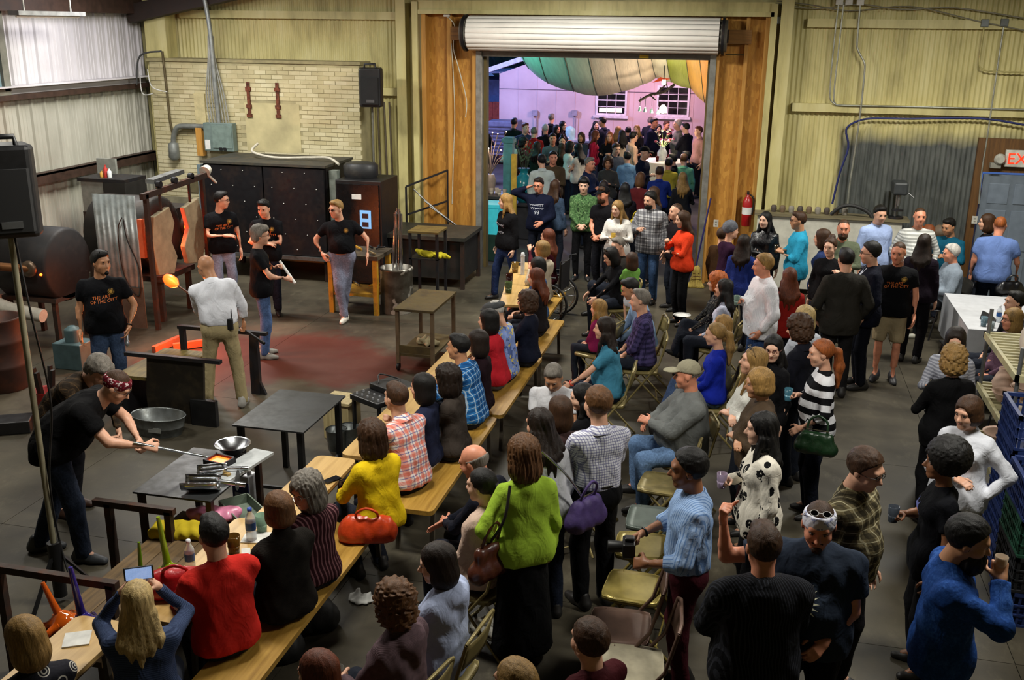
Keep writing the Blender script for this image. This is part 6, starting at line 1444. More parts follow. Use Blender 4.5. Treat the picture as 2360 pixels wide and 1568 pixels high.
S = SDF(); S.rc((-.18, 0, .03), (.18, .02, .03), .055, k=.05); S.rc((-.16, .06, .05), (.17, .08, .06), .05, k=.04); S.noise = folds(.008, 50); o = sdf_obj('yellow_cloth', S, .013, cloth('#b5a024'), None, [((0, 0, 0), (0, 0, -1))]); p = atz(412, 1240, .56); o.location = (p.x, p.y, .56); o.rotation_euler = (0, 0, .1); tag(o, 'folded fuzzy yellow cloth on the plank shelf', 'cloth')
S = SDF(); S.ell((0, 0, .05), (.2, .1, .055), .04); S.rc((.1, .03, .05), (.18, .05, .07), .05, k=.05); S.noise = folds(.008, 40); o = sdf_obj('pink_bag', S, .013, M('#cf7f9e', .3, 0, .1), None, [((0, 0, 0), (0, 0, -1))]); p = atz(487, 1200, .56); o.location = (p.x, p.y, .56); tag(o, 'shiny pink plastic bag lying beside the green tray', 'plastic bag')
p = atz(556, 1190, .56); tr = thing('plastic_tray', 'empty grey-green rectangular plastic tray', 'tray', (p.x+.02, p.y, .56), -.7); TRM = M('#6d7a6c', .5)
MB().b2((-.2, -.12, 0), (.2, .12, .01)).build('tray_floor', TRM, tr)
for f_, b_ in (((-.2, -.12, 0), (-.19, .12, .09)), ((.19, -.12, 0), (.2, .12, .09)), ((-.2, -.12, 0), (.2, -.11, .09)), ((-.2, .11, 0), (.2, .12, .09))): MB().b2(f_, b_).build('tray_side', TRM, tr)
p = atz(555, 1190, .35); cn = thing('solvent_can', 'white and blue rectangular solvent can standing by the tool table', 'can', (p.x-.08, p.y+.25, 0), -.2)
MB().b2((-.09, -.06, .3), (.09, .06, .62)).build('can_body', M('#c9ccd2', .35, .3), cn, .01); MB().b2((-.085, -.063, .31), (.085, -.06, .56)).build('can_label', M('#1c2c7a', .4), cn); MB().b2((-.06, -.066, .34), (.07, -.062, .46)).build('label_text_panel', M('#a9b4cf', .4), cn)
MB().lathe([(.02, .62), (.02, .65)], (.05, 0, 0), 10).build('can_cap', WHITEP, cn); MB().tube([(-.06, 0, .62), (-.06, 0, .65), (-.01, 0, .65), (-.01, 0, .62)], .006, 6).build('can_handle', WHITEP, cn); MB().b2((-.14, -.12, 0), (.14, .12, .3)).build('can_block', wood('#6d5530', '#43331c', .7, 2), cn)
# bottles, glasses, phones, napkins
PET = glass((.85, .9, .95), .08, .45)
def bottle(label, x, y, z=.74, cap_='#d8dade', s=1.):
    p = atz(x, y, z); t = thing('water_bottle', label, 'bottle', (p.x, p.y, z)); MB().lathe([(.028, 0), (.032, .01), (.032, .06), (.029, .07), (.032, .08), (.032, .14), (.03, .155), (.013, .19), (.013, .2)], (0, 0, 0), 16).build('bottle_body', PET, t)
    MB().lathe([(.0328, .075), (.0328, .125)], (0, 0, 0), 16, None, False).build('bottle_label', M('#2c5fa8', .4), t); MB().lathe([(.0145, .2), (.0145, .218), (0, .219)], (0, 0, 0), 12).build('bottle_cap', M(cap_, .4), t); t.scale = (s, s, s); return t
bottle('blue-capped water bottle standing on the napkin by the charcoal jacket', 580, 1245, .74, '#2c4fae', 1.15); bottle('white-capped water bottle beside the red sweater', 440, 1315, .74, '#d8dade', 1.05); bottle('water bottle on the white tablecloth near the exit', 2300, 742, .74, '#d8dade'); 
def glass_cup(label, p, col, s=1., rough=.05, taper=.8):
    t = thing('drinking_glass', label, 'cup', p); MB().lathe([(.036*taper, 0), (.038, .11), (.035, .11), (.033*taper, .008), (0, .008)], (0, 0, 0), 16).build('glass_wall', glass(lin(col)[:3], rough, .45), t); MB().lathe([(.0325*taper, .009), (.0345, .05), (0, .05)], (0, 0, 0), 14).build('drink', M(col, .2), t); t.scale = (s, s, s); return t
glass_cup('amber-tinted drinking glass on the table behind the red sweater', atz(540, 1276, .74), '#6b4a1c', 1.25)
glass_cup('pale green drinking glass behind the blue-capped bottle', atz(604, 1225, .74), '#9ab8a0', 1.2)
for lb, x, y, c in (('dark beer glass on the far table', 1174, 655, '#3a1c10'), ('amber glass at the far table end', 1187, 628, '#8a6a30'), ('tall green-tinted glass on the far table', 1172, 675, '#5c6a40'), ('blue-tinted glass on the white tablecloth', 2266, 752, '#7d98a4'), ('clear glass on the white tablecloth', 2282, 764, '#b9c4c8')): glass_cup(lb, atz(x, y, .74), c, 1.4 if 'table ' in lb or 'far' in lb else 1.1)
def flat(name, label, cat, x, y, z, dx, dy, th, rz, mat): p = atz(x, y, z); o = MB().box((0, 0, th/2), (dx, dy, th)).build(name, mat); o.location = (p.x, p.y, z+.001); o.rotation_euler = (0, 0, rz); tag(o, label, cat); return o
NAP = M('#d3d2cc', .8)
flat('paper_napkin', 'folded white napkin beside the circle-print blouse', 'napkin', 178, 1475, .74, .15, .15, .008, .5, NAP); flat('paper_napkin', 'white napkin under the blue-capped water bottle', 'napkin', 590, 1240, .741, .18, .16, .004, .2, NAP); flat('paper_napkin', 'narrow white napkin beside the amber glass', 'napkin', 567, 1278, .74, .06, .16, .004, .5, NAP); flat('paper_napkin', 'white napkin by the maroon striped shirt', 'napkin', 690, 1150, .74, .1, .14, .004, -.2, NAP)
flat('mobile_phone', 'dark phone lying on the table before the yellow jacket', 'phone', 765, 1108, .74, .07, .14, .012, -.5, M('#17181c', .15)); flat('mobile_phone', 'black phone lying at the far table end', 'phone', 1195, 610, .74, .08, .15, .012, .3, BLACK)
for x, y, sx_, lb, c_ in ((833, 1385, 1., 'crumpled white paper napkin on the floor beside the bench', '#c4c4c0'), (1135, 1450, 1.7, 'flattened white paper bag on the floor under the pink jacket', '#a9a69c')):
    p = atz(x, y, 0); S = SDF(); S.ell((0, 0, .012), (.1*sx_, .07*sx_, .022), .02); S.rc((-.06*sx_, .03, .02), (-.03*sx_, .05, .07), .03, .012, k=.03); S.rc((.05*sx_, .02, .02), (.06*sx_, .04, .06), .03, .014, k=.03); S.noise = folds(.007, 70, x); o = sdf_obj('crumpled_paper', S, .009, M(c_, .85), None, [((0, 0, 0), (0, 0, -1))]); o.location = (p.x, p.y, .001); tag(o, lb, 'paper')
def bag(label, loc, dims, col, rz=0, strap=True, gloss=True, name='handbag'):
    t = thing(name, label, 'bag', loc, rz); a, b, c = dims; S = SDF(); S.rc((-a*.36, 0, c*.3), (a*.36, 0, c*.3), b*.55, k=.05); S.rc((-a*.3, 0, c*.75), (a*.3, 0, c*.75), b*.3, k=.08); S.noise = folds(.005, 45)
    m = M(col, .28 if gloss else .6, 0, .15, 12, .2); sdf_obj('bag_body', S, .016, m, t, [((0, 0, .004), (0, 0, -1))])
    if strap: MB().tube(spline([(-a*.25, 0, c*.85), (-a*.22, -b*.25, c*1.25), (0, -b*.3, c*1.45), (a*.22, -b*.25, c*1.25), (a*.25, 0, c*.85)]), .011, 7).build('bag_strap', m, t)
    MB().b2((-a*.28, -b*.02, c*.96), (a*.28, b*.02, c*.985)).build('bag_zip', M('#8a8268', .3, .8), t); return t
p = atz(860, 1245, .45); bag('shiny orange leather tote lying on the bench', (p.x-.05, p.y+.02, .44), (.34, .2, .2), '#c4401a', .3)
p = atz(385, 1365, .74); bag('shiny red handbag on the table beside the red sweater', (p.x+.08, p.y, .74), (.3, .18, .16), '#a5161c', .4)
def onp(key, off, n='r'): i = PEOPLE[key]; return i['W'] @ Vector(off)
i = PEOPLE['purp']; bag('purple suede shoulder bag on the white sweater', onp('purp', (.22, -.2, .78)), (.3, .16, .26), '#3d2a63', i['ang']+.3, gloss=False); o = MB().tube(spline([onp('purp', (.2, -.17, 1.02)), onp('purp', (.06, -.17, 1.22)), onp('purp', (-.1, -.1, 1.4))]), .01, 6).build('chain_strap', CHROME); tag(o, 'silver chain strap of the purple bag across the white sweater', 'strap')
i = PEOPLE['lime']; bag('soft brown leather bag hanging behind the lime cardigan', onp('lime', (-.27, -.06, .72)), (.3, .14, .3), '#4a2416', i['ang']+.5); o = MB().tube(spline([onp('lime', (-.26, -.06, 1.0)), onp('lime', (-.2, -.15, 1.2)), onp('lime', (-.14, -.09, 1.4))]), .01, 6).build('bag_strap', M('#17100c', .5)); tag(o, 'dark shoulder strap of the brown bag on the lime cardigan', 'strap')
i = PEOPLE['strp']; bag('glossy dark green handbag under the striped sweater arm', onp('strp', (-.3, .06, .72)), (.34, .12, .24), '#16301a', i['ang']+1.2)
i = PEOPLE['ybag']; bag('bright yellow shoulder bag on the black-haired woman', onp('ybag', (.22, -.1, .85)), (.26, .12, .26), '#c9b01c', i['ang'], gloss=False)
for x, y, lb in ((705, 1450, 'black bag on the floor behind the charcoal jacket'), (620, 1520, 'black bag on the floor at the bottom edge by the bench'), (1545, 1000, 'black bag on the floor beside the grey sweater man')):
    p = atz(x, y); bag(lb, (p.x, p.y, 0), (.36, .22, .24), '#0c0c0e', .5, gloss=False)
# held things
def held(key, n, label, col, kind='cup', s=1.0, dz=-.055):
    p = PEOPLE[key]['hands'][n]
    if kind == 'cup': return glass_cup(label, p+Vector((0, 0, dz)), col, s)
    o = MB().b2((-.037, -.006, -.07), (.037, .006, .07)).build('mobile_phone', M('#121317', .15), bevel=.003); o.location = p+Vector((0, 0, .03)); o.rotation_euler = (.3, 0, PEOPLE[key]['ang']); tag(o, label, 'phone'); return o
held('cupm', 'r', 'pale green cup held by the sandy-haired man', '#8aa398'); held('skull', 'r', 'white patterned cup held by the skull-print blouse', '#a898b0'); held('strp', 'r', 'blue glass tumbler held by the striped sweater', '#4d8296'); held('bcup', 'r', 'amber drink held by the long blond-haired woman', '#c9a84a'); held('gst', 'r', 'dark green-rimmed cup held by the grey striped blouse', '#3a4a2c')
held('turq', 'r', 'dark drink held by the man in turquoise', '#3a3020'); held('ch11', 'l', 'clear glass held by the mauve knit hoodie', '#7d7a72'); held('purp', 'l', 'blue glass paperweight held by the white sweater', '#2a2f9c'); held('beard', 'r', 'small glass raised by the black-bearded man', '#c9b8a0', s=.9); held('afro', 'r', 'cup held by the woman with the black afro', '#4d5560')
held('t6', 'l', 'black phone held by the yellow jacket', '', 'phone'); held('ch22', 'r', 'phone held by the white-haired man in grey windbreaker', '', 'phone')
i = PEOPLE['t2']; p = (i['hands']['l']+i['hands']['r'])/2+Vector((0, 0, .04)); ph = thing('mobile_phone', 'phone with a bright screen raised by the blonde woman', 'phone', p, i['ang']); MB().b2((-.08, -.006, -.042), (.08, .006, .042)).build('phone_body', BLACK, ph, .004); MB().b2((-.07, -.0075, -.036), (.07, -.006, .036)).build('screen', M('#8fa4c4', .2, 0, .4, 40, emit='#7d98c4', es=.9), ph)
i = PEOPLE['cam']; p = (i['hands']['l']+i['hands']['r'])/2+Vector((-.03, 0, .02)); cm = thing('camera', 'black camera held by the man in the blue striped shirt', 'camera', p, i['ang']); MB().b2((-.07, -.04, -.05), (.07, .04, .05)).b2((-.03, -.035, .05), (.03, .03, .075)).build('camera_body', BLACKPL, cm, .01); MB().lathe([(.036, 0), (.04, .09), (.034, .095)], (0, .04, 0), 16, rotx(-PI/2)).build('lens', BLACK, cm)
p = atz(1572, 728, .62); o = MB().lathe([(.06, 0), (.11, .015), (.115, .016), (.06, .004), (0, .004)], (0, 0, 0), 22).build('paper_plate', M('#d0d0cc', .6)); o.location = (p.x, p.y, .62); tag(o, 'white paper plate on the lap of the red-haired woman', 'plate')
# ---------------------------------------------------------------- folding chairs
CHM = {'tan': M('#8f8152', .35, .35, .15), 'gold': M('#9a8a4a', .3, .45, .12), 'grey': M('#56605a', .4, .3, .12), 'brown': M('#6b5348', .4, .3), 'cream': M('#b0a890', .45, .2)}
def folding_chair(label, loc, rz, c='tan', seatc=None):
    t = thing('folding_chair', label, 'chair', loc, rz, None); m = CHM[c]; n = 9   # sitter faces +Y
    key = 'foldproto'
    if key not in CACHE:
        P_ = [[((-.21+.42*i/8)*(1-.11*(abs(j-3)/3)**5), (-.2+.41*j/6)*(1-.08*(abs(i-4)/4)**5), .445+.02*((i-4)/4)**2*0-.012*math.cos((i-4)/4*1.5)*math.cos((j-3)/3*1.4)) for i in range(9)] for j in range(7)]
        rim_ = P_[0]+[r_[-1] for r_ in P_[1:]]+P_[-1][-2::-1]+[r_[0] for r_ in P_[-2:0:-1]]; sm = MB().grid(P_); sm.grid([rim_+rim_[:1], [(x_, y_, z_-.03) for x_, y_, z_ in rim_+rim_[:1]]])
        Q = [[(-.2+.4*i/8, -.235-.03*math.cos((i-4)/4*1.4)-.035*j/4, .64+.17*j/4) for i in range(9)] for j in range(5)]
        bk_ = MB().grid(Q)
        CACHE[key] = (sm.mesh('seat'), bk_.mesh('backrest'), [MB().tube([(s_*.215, .21, .0), (s_*.215, -.2, .55), (s_*.2, -.27, .82)], .0125, 7).mesh('front_leg') for s_ in (-1, 1)], [MB().tube([(s_*.19, -.3, .0), (s_*.19, .12, .44)], .0115, 7).mesh('rear_leg') for s_ in (-1, 1)], MB().tube([(-.2, -.27, .82), (-.14, -.285, .85), (.14, -.285, .85), (.2, -.27, .82)], .0125, 7).mesh('top_rail'), MB().tube([(-.19, -.2, .1), (.19, -.2, .1)], .008, 6).mesh('stretcher'), MB().tube([(-.215, .16, .07), (.215, .16, .07)], .008, 6).mesh('stretcher'))
        for me in [CACHE[key][0], CACHE[key][1], CACHE[key][4], CACHE[key][5], CACHE[key][6]]+CACHE[key][2]+CACHE[key][3]: me.materials.append(CHM['tan'])
    K = CACHE[key]
    def put(nm, me, mm):
        o = bpy.data.objects.new(nm, me); COL.objects.link(o); o.parent = t
        if nm in ('seat', 'backrest'): o.modifiers.new('s', 'SOLIDIFY').thickness = .006
        o.material_slots[0].link = 'OBJECT'; o.material_slots[0].material = mm
    put('seat', K[0], CHM[seatc] if seatc else m); put('backrest', K[1], m)
    for q in K[2]: put('front_leg', q, m)
    for q in K[3]: put('rear_leg', q, m)
    put('top_rail', K[4], m); put('stretcher', K[5], m); put('stretcher', K[6], m); return t
for k, nm in (('ch1', 'purple plaid shirt'), ('ch2', 'pale blue shirt'), ('ch4', 'woman with the pale scarf'), ('ch5', 'woman in teal tee'), ('ch6', 'smiling woman in black'), ('ch7', 'chestnut-haired woman'), ('ch8', 'woman in the pale pink jacket'), ('ch9', 'bald man in navy suit'), ('ch10', 'pale blue hoodie'), ('ch11', 'mauve knit hoodie'), ('ch13', 'boy in maroon'), ('ch15', 'heavy man in grey sweater'), ('ch16', 'royal blue jacket'), ('ch17', 'loose long blond hair'), ('ch18', 'very long black hair and white top'), ('ch19', 'red-haired woman with the plate'), ('ch0', 'blonde child'), ('ch12', 'brown head at the bottom edge'), ('ch14', 'grey-brown head at the very bottom')):
    i = PEOPLE[k]; q = i['W'] @ Vector((0, .03, 0)); folding_chair('tan metal folding chair under the '+nm, (q.x, q.y, 0), i['ang'], 'tan')
for x, y, c, sc__, lb in ((1530, 1112, 'tan', None, 'empty tan folding chair nearest the heavy man'), (1505, 1192, 'grey', None, 'empty grey-green folding chair between the tan and gold ones'), (1482, 1255, 'gold', None, 'empty gold folding chair under the camera man hand'), (1462, 1350, 'gold', None, 'empty gold folding chair with the brightest shine'), (1430, 1440, 'brown', 'brown', 'empty brown folding chair before the boy in maroon'), (1455, 1530, 'brown', 'cream', 'brown folding chair with a pale seat at the bottom edge')):
    p = atz(x, y, .45); folding_chair(lb, (p.x, p.y, 0), math.radians(90+rnd.uniform(-6, 6)), c, sc__)
# black plastic chairs and white table near the exit
def black_chair(label, loc, rz):
    t = thing('black_chair', label, 'chair', loc, rz); P_ = [[(-.21+.42*i/8, -.2+.4*j/6, .45-.01*math.cos((i-4)/4*1.5)) for i in range(9)] for j in range(7)]; Q = [[(-.21+.42*i/8, -.24-.03*math.cos((i-4)/4*1.4)-.05*j/4, .6+.25*j/4) for i in range(9)] for j in range(5)]
    for nm, g_ in (('seat', P_), ('backrest', Q)): MB().grid(g_).build(nm, BLACKPL, t).modifiers.new('s', 'SOLIDIFY').thickness = .012
    for s_ in (-1, 1): MB().tube([(s_*.2, .22, 0), (s_*.2, .15, .44)], .012, 7).build('leg', DARKST, t); MB().tube([(s_*.2, -.26, 0), (s_*.2, -.2, .44), (s_*.2, -.27, .7)], .012, 7).build('leg', DARKST, t)
    return t
i = PEOPLE['ch22']; q = i['W'] @ Vector((0, .02, 0)); black_chair('black chair under the white-haired man in grey windbreaker', (q.x, q.y, 0), i['ang'])
p = atz(2205, 795, .45); black_chair('empty black chair in front of the white-clothed table', (p.x+.05, p.y, 0), math.radians(100))
for k, nm in (('ch20', 'dark-haired man at the right edge'), ('ch21', 'older person in mauve')): i = PEOPLE[k]; q = i['W'] @ Vector((0, .02, 0)); black_chair('black chair under the '+nm, (q.x, q.y, 0), i['ang'])
wt = thing('cloth_table', 'long table under a white cloth near the exit door', 'table', (3.3, 13.75, 0)); MB().b2((-.6, -.9, .71), (.62, .9, .74)).build('tablecloth_top', M('#b4b6ba', .8, 0, .05), wt)
P_ = [[], []]
for s_ in range(64):
    u = s_/64*4; k = int(u); f_ = u-k; c_ = [(-.6, -.9), (.62, -.9), (.62, .9), (-.6, .9), (-.6, -.9)]; x = c_[k][0]+(c_[k+1][0]-c_[k][0])*f_; y = c_[k][1]+(c_[k+1][1]-c_[k][1])*f_; wv = .02*math.sin(s_*1.9)
    P_[0].append((x*1.01, y*1.01, .735)); P_[1].append((x*(1.03+wv), y*(1.02+wv), .2))
for q_ in P_: q_.append(q_[0])
MB().grid(P_).build('tablecloth_skirt', M('#a9abb0', .85, 0, .05), wt); legs4(wt, -.5, .5, -.8, .8, .7, .04, GREYL)
p = atz(2325, 680, .74); bag('black handbag standing on the white-clothed table', (p.x, p.y, .74), (.3, .16, .2), '#0d0d10', .2)
# wheelchair
i = PEOPLE['wc']; W_ = i['W']; wc = thing('wheelchair', 'black wheelchair under the woman in maroon sweater', 'wheelchair', (i['root'].location.x, i['root'].location.y, 0), i['ang'])
for s_ in (-1, 1):
    wl_ = MB().tube([(s_*.31, -.08+.3*math.cos(2*PI*k/28), .31+.3*math.sin(2*PI*k/28)) for k in range(28)], .018, 7, True).build('wheel', M('#0b0b0c', .6), wc); MB().tube([(s_*.34, -.08+.25*math.cos(2*PI*k/24), .31+.25*math.sin(2*PI*k/24)) for k in range(24)], .008, 6, True).build('hand_rim', CHROME, wl_)
    m = MB()
    for k in range(12): m.tube([(s_*.31, -.08, .31), (s_*.31, -.08+.29*math.cos(PI*k/6), .31+.29*math.sin(PI*k/6))], .004, 4)
    m.build('spoke', CHROME, wl_); MB().tube([(s_*.25, -.24, .45), (s_*.25, -.26, .95), (s_*.25, -.36, .97)], .013, 7).build('push_handle', BLACK, wc); MB().tube([(s_*.27, -.2, .7), (s_*.27, .2, .7), (s_*.27, .25, .45)], .015, 7).build('armrest', BLACK, wc)
    MB().lathe([(.08, -.015), (.08, .015)], (s_*.24, .3, .08), 14, Rx90).build('caster', M('#0b0b0c', .6), wc); MB().tube([(s_*.24, .3, .08), (s_*.24, .25, .45)], .012, 7).build('front_fork', STEEL, wc); MB().b2((s_*.22-.07, .42, .1), (s_*.22+.07, .58, .12)).build('foot_plate', BLACK, wc)
MB().b2((-.23, -.22, .46), (.23, .24, .49)).build('seat', M('#101014', .7), wc); MB().b2((-.23, -.27, .5), (.23, -.25, .9)).build('backrest', M('#101014', .7), wc)

p = atz(1228, 588, .74); o = MB().lathe([(.03, 0), (.03, .3), (.022, .33), (0, .335)], (0, 0, 0), 14).b2((-.031, -.031, .27), (.031, .031, .28)).build('white_tube', M('#c9ccd0', .5)); o.location = (-3.2, 14.1, .74); tag(o, 'tall white cylinder standing at the far end of the last table', 'tube')
# ================================================================ ALONG THE BACK AND RIGHT WALLS
dr = MB().b2((3.53, YB-.03, .02), (4.44, YB+.03, 2.06)).build('door_2', M('#6f7a86', .5, .1, .06), None, .004); struct(dr)
for i in range(2):
    for (z0, z1) in ((.2, .75), (.85, 1.5), (1.6, 1.92)):
        x0 = 3.63+i*.38; MB().b2((x0, YB-.042, z0), (x0+.3, YB-.03, z1)).build('door_panel', M('#768290', .5, .1, .06), dr, .006)
MB().tube([(4.36, YB-.03, 1.0), (4.36, YB-.1, 1.0)], .03, 10).build('door_knob', STEEL, dr)
PLY = wood('#6d4a20', '#4d3214', .6, 2)
tr = struct(MB().b2((3.38, YB-.06, 0), (3.5, YB+.02, 2.62)).b2((4.47, YB-.06, 0), (5.4, YB+.02, 2.62)).b2((3.5, YB-.06, 2.1), (4.47, YB+.02, 2.62)).build('trim_1', PLY))
ex = thing('exit_sign', 'white EXIT sign with red letters above the grey door', 'exit sign', (4.02, YB-.12, 2.2))
MB().b2((-.24, -.04, 0), (.3, .04, .26)).build('sign_box', M('#c9c8bc', .5), ex, .01)
cu = bpy.data.curves.new('letters', 'FONT'); cu.body = 'EXIT'; cu.size = .24; cu.align_x = 'CENTER'; cu.extrude = .003; to = bpy.data.objects.new('letters', cu); COL.objects.link(to); dg = bpy.context.evaluated_depsgraph_get(); tme = bpy.data.meshes.new_from_object(to.evaluated_get(dg)); bpy.data.objects.remove(to); o = link('letters', tme, ex, M('#e0341c', .4, 0, 0, emit='#ff2a10', es=1.6)); o.rotation_euler = (PI/2, 0, 0); o.location = (.03, -.044, .05)
for k in range(1): MB().lathe([(.07, 0), (.09, .06), (.06, .1)], (-.33, -.05, .12), 14, rotx(PI/2)).build('emergency_lamp', M('#b9b8ac', .5), ex)
MB().b2((-.45, -.1, -.02), (-.3, .0, .06)).build('lamp_bracket', M('#8a897e', .5), ex)
lamp_x = 0
# conduits, boxes and the blue hose on the right-hand wall
yw = YB-.1
def wallpipe(name, label, cat, pts, r, mat): P_ = [aty(x, y, yw) for x, y in pts]; o = MB().tube(spline(P_, 4) if len(P_) > 2 else P_, r, 7).build(name, mat); tag(o, label, cat); return o
CND = M('#a5a79c', .35, .6); CNDY = M('#a99f66', .5)
wallpipe('wall_conduit', 'silver conduit bending along the middle girt of the right wall', 'conduit', [(1945, 5), (1932, 120), (1922, 215), (1925, 238), (1945, 243), (2100, 246), (2250, 250), (2360, 253)], .013, CND)
wallpipe('wall_conduit', 'outer silver conduit running beside the bending one', 'conduit', [(1933, 5), (1920, 120), (1913, 205), (1915, 232), (1930, 243)], .012, CND)
wallpipe('wall_conduit', 'silver conduit with a kink going down the right wall', 'conduit', [(1983, 8), (1976, 90), (1977, 115), (1992, 145), (1992, 170), (1984, 250), (1970, 350), (1958, 430), (1952, 490)], .016, CND)
wallpipe('wall_conduit', 'thin grey conduit dropping to the exit door frame', 'conduit', [(2313, 63), (2290, 215), (2275, 320), (2262, 400), (2256, 470)], .013, CND)
wallpipe('wall_conduit', 'cream conduit curving off towards the right edge', 'conduit', [(2268, 62), (2257, 140), (2265, 160), (2300, 165), (2360, 167)], .012, CNDY)
wallpipe('air_hose', 'dark blue air hose draped along the right wall', 'hose', [(1918, 470), (1935, 400), (1955, 340), (1950, 300), (1970, 282), (2010, 273), (2100, 274), (2200, 272), (2280, 275), (2360, 288)], .017, M('#1c2560', .5))
for x, y, lb, c in ((1030, 31, 'white box left above the roll-up door', '#c9c9c0'), (1795, 47, 'grey box on the trim right of the roll-up door', '#8f9698'), (2270, 53, 'grey box at the upper right girt, left one', '#6d7372'), (2315, 52, 'grey box at the upper right girt, right one', '#5d6260'), (1935, 3, 'white box at the top of the double conduits, left one', '#d0d0c8'), (1957, 3, 'white box at the top of the double conduits, right one', '#d0d0c8'), (1983, 4, 'white box at the top of the kinked conduit', '#d8d8d0')):
    p = aty(x, y, yw); o = MB().b2((-.055, -.03, -.055), (.055, .03, .055)).build('junction_box', M(c, .5), None, .008); o.location = p; tag(o, 'square electrical junction '+lb, 'junction box')
wallpipe('wall_cable', 'white cable looping down the left door surround', 'cable', [(1030, 38), (1048, 60), (1045, 110), (1058, 160), (1075, 230), (1073, 270)], .009, M('#c4c0ae', .6)); wallpipe('wall_cable', 'long white cable hanging down the left strand board', 'cable', [(1040, 100), (1044, 160), (1048, 260), (1045, 360), (1042, 470)], .009, M('#b9b5a0', .6)); wallpipe('wall_cable', 'white cable drooping to the grey box right of the door', 'cable', [(1660, 28), (1700, 15), (1740, 18), (1780, 40), (1795, 45)], .009, M('#c4c0ae', .6)); wallpipe('wall_cable', 'grey cable along the top of the right wall', 'cable', [(1790, 8), (1880, 20), (1980, 10), (2080, 22), (2200, 18), (2360, 42)], .01, M('#8a8674', .6)); wallpipe('wall_cable', 'lower grey cable sagging across the top right', 'cable', [(1790, 2), (1860, 10), (1960, 25), (2100, 15), (2250, 48), (2360, 70)], .01, M('#7d7966', .6))
for k, (a, b, c) in enumerate((((315, 195), (322, 130), (372, 118)), ((322, 165), (328, 215), (352, 216)), ((340, 160), (350, 200), (385, 212)))):
    o = MB().tube(spline([aty(x, y, 16.7) for x, y in (a, b, c)], 6), .016 if k == 0 else .01, 7).build('wall_cable', M('#3a3b3a' if k == 0 else '#c9c9c2', .5)); tag(o, ('dark conduit bend', 'white cable loop', 'short white cable')[k]+' at the corner of the left wall', 'cable')
o = MB().tube([aty(374, 118, 16.82), aty(385, 212, 16.82), aty(392, 280, 16.82), aty(400, 315, 16.82)], .022, 8).build('old_pipe', rust_metal('#5d5236', '#3d3020', .6, .4)); tag(o, 'old brown pipe fixed to the brick block', 'pipe')
for xx in (870, 885, 897):
    o = MB().tube([aty(xx, 235, 17.28), aty(xx+8, 420, 17.28)], .018, 7).build('riser_pipe', rust_metal('#5a5140', '#3d3428', .5, .4)); tag(o, {870: 'left', 885: 'middle', 897: 'right'}[xx]+' one of three thin pipes behind the wall loudspeaker', 'pipe')
# steel guard rail next to the controller cabinet
gr = thing('guard_rail', 'welded steel guard rail beside the controller cabinet', 'railing', (-5.95, 16.85, 0))
for a, b in (((0, 0, 0), (0, 0, 1.5)), ((.62, .5, 0), (.62, .5, 1.75)), ((0, 0, 1.5), (.62, .5, 1.75)), ((0, 0, 1.0), (.62, .5, 1.2)), ((0, 0, .55), (.62, .5, .6))): MB().bar(a, b, .03).build('rail_bar', DARKST, gr)
for k in range(4): MB().tube([(.1+.1*k, .1, 1.45-.1*k), (.75+.12*k, .2, .85-.06*k)], .012, 6).build('leaning_rod', STEEL, gr)
# fire extinguisher, broom, outlet, counter and drill press
fe = thing('fire_extinguisher', 'red fire extinguisher hung on the strand board', 'fire extinguisher', (-.08, 17.26, 1.05))
MB().lathe([(.07, 0), (.08, .02), (.08, .4), (.05, .48), (.025, .5), (.025, .56)], (0, 0, 0), 16).build('cylinder', M('#a3161a', .3), fe); MB().lathe([(.081, .2), (.081, .32)], (0, 0, 0), 16, None, False).build('label_band', WHITEP, fe); MB().b2((-.02, -.09, .54), (.02, .04, .58)).build('handle', BLACK, fe); MB().tube(spline([(.03, 0, .53), (.1, -.02, .45), (.09, -.03, .2)]), .012, 6).build('hose', BLACK, fe)
br_ = thing('broom', 'straw broom with a purple handle leaning by the door track', 'broom', (-.82, 16.98, 0))
MB().tube([(-.02, -.02, .38), (.14, .12, 1.52)], .014, 8).build('handle', M('#241f5a', .4), br_); S = SDF(); S.rc((-.13, -.03, .02), (.1, -.03, .02), .03, k=.05); S.rc((-.05, -.02, .3), (.02, -.02, .3), .03, k=.05); S.rc((-.1, -.03, .03), (-.03, -.02, .32), .035, .03, k=.06); S.rc((.08, -.03, .03), (.0, -.02, .32), .035, .03, k=.06); S.rc((0, -.03, .03), (0, -.02, .36), .04, .02, k=.06)
S.noise = lambda g: .004*np.sin(g[..., 0]*260); sdf_obj('bristles', S, .009, wood('#b5a04e', '#7d6a2c', .8, 2), br_, [((0, 0, 0), (0, 0, -1))])
for k in range(3): MB().tube([(-.11+.02*k, -.07, .16+.05*k), (.09-.02*k, -.07, .16+.05*k)], .004, 5).build('stitching', M('#5a3a1c', .7), br_)
cw = thing('counter_panel', 'long white counter panel behind the people at the right wall', 'counter', (0, 0, 0)); MB().b2((.1, 16.95, .1), (2.35, 17.0, 1.3)).build('white_panel', M('#c4c2b4', .6, 0, .08), cw); MB().b2((.05, 16.9, 1.3), (2.45, 17.3, 1.34)).build('worktop', wood('#7d7458', '#5a523c', .6, 0), cw)
for k in range(9):
    o = MB().lathe([(.035, 0), (.05, .05), (.04, .1), (.03, .11)], (0, 0, 0), 10).build('small_pot', M(('#4a4038', '#6d5a44', '#8a8478')[k % 3], .6)); o.location = (.35+.14*k, 17.1, 1.342); tag(o, '%s small dark pot from the left in the row on the white counter' % ('first', 'second', 'third', 'fourth', 'fifth', 'sixth', 'seventh', 'eighth', 'ninth')[k], 'pot', 'pots on the counter')
S = SDF()
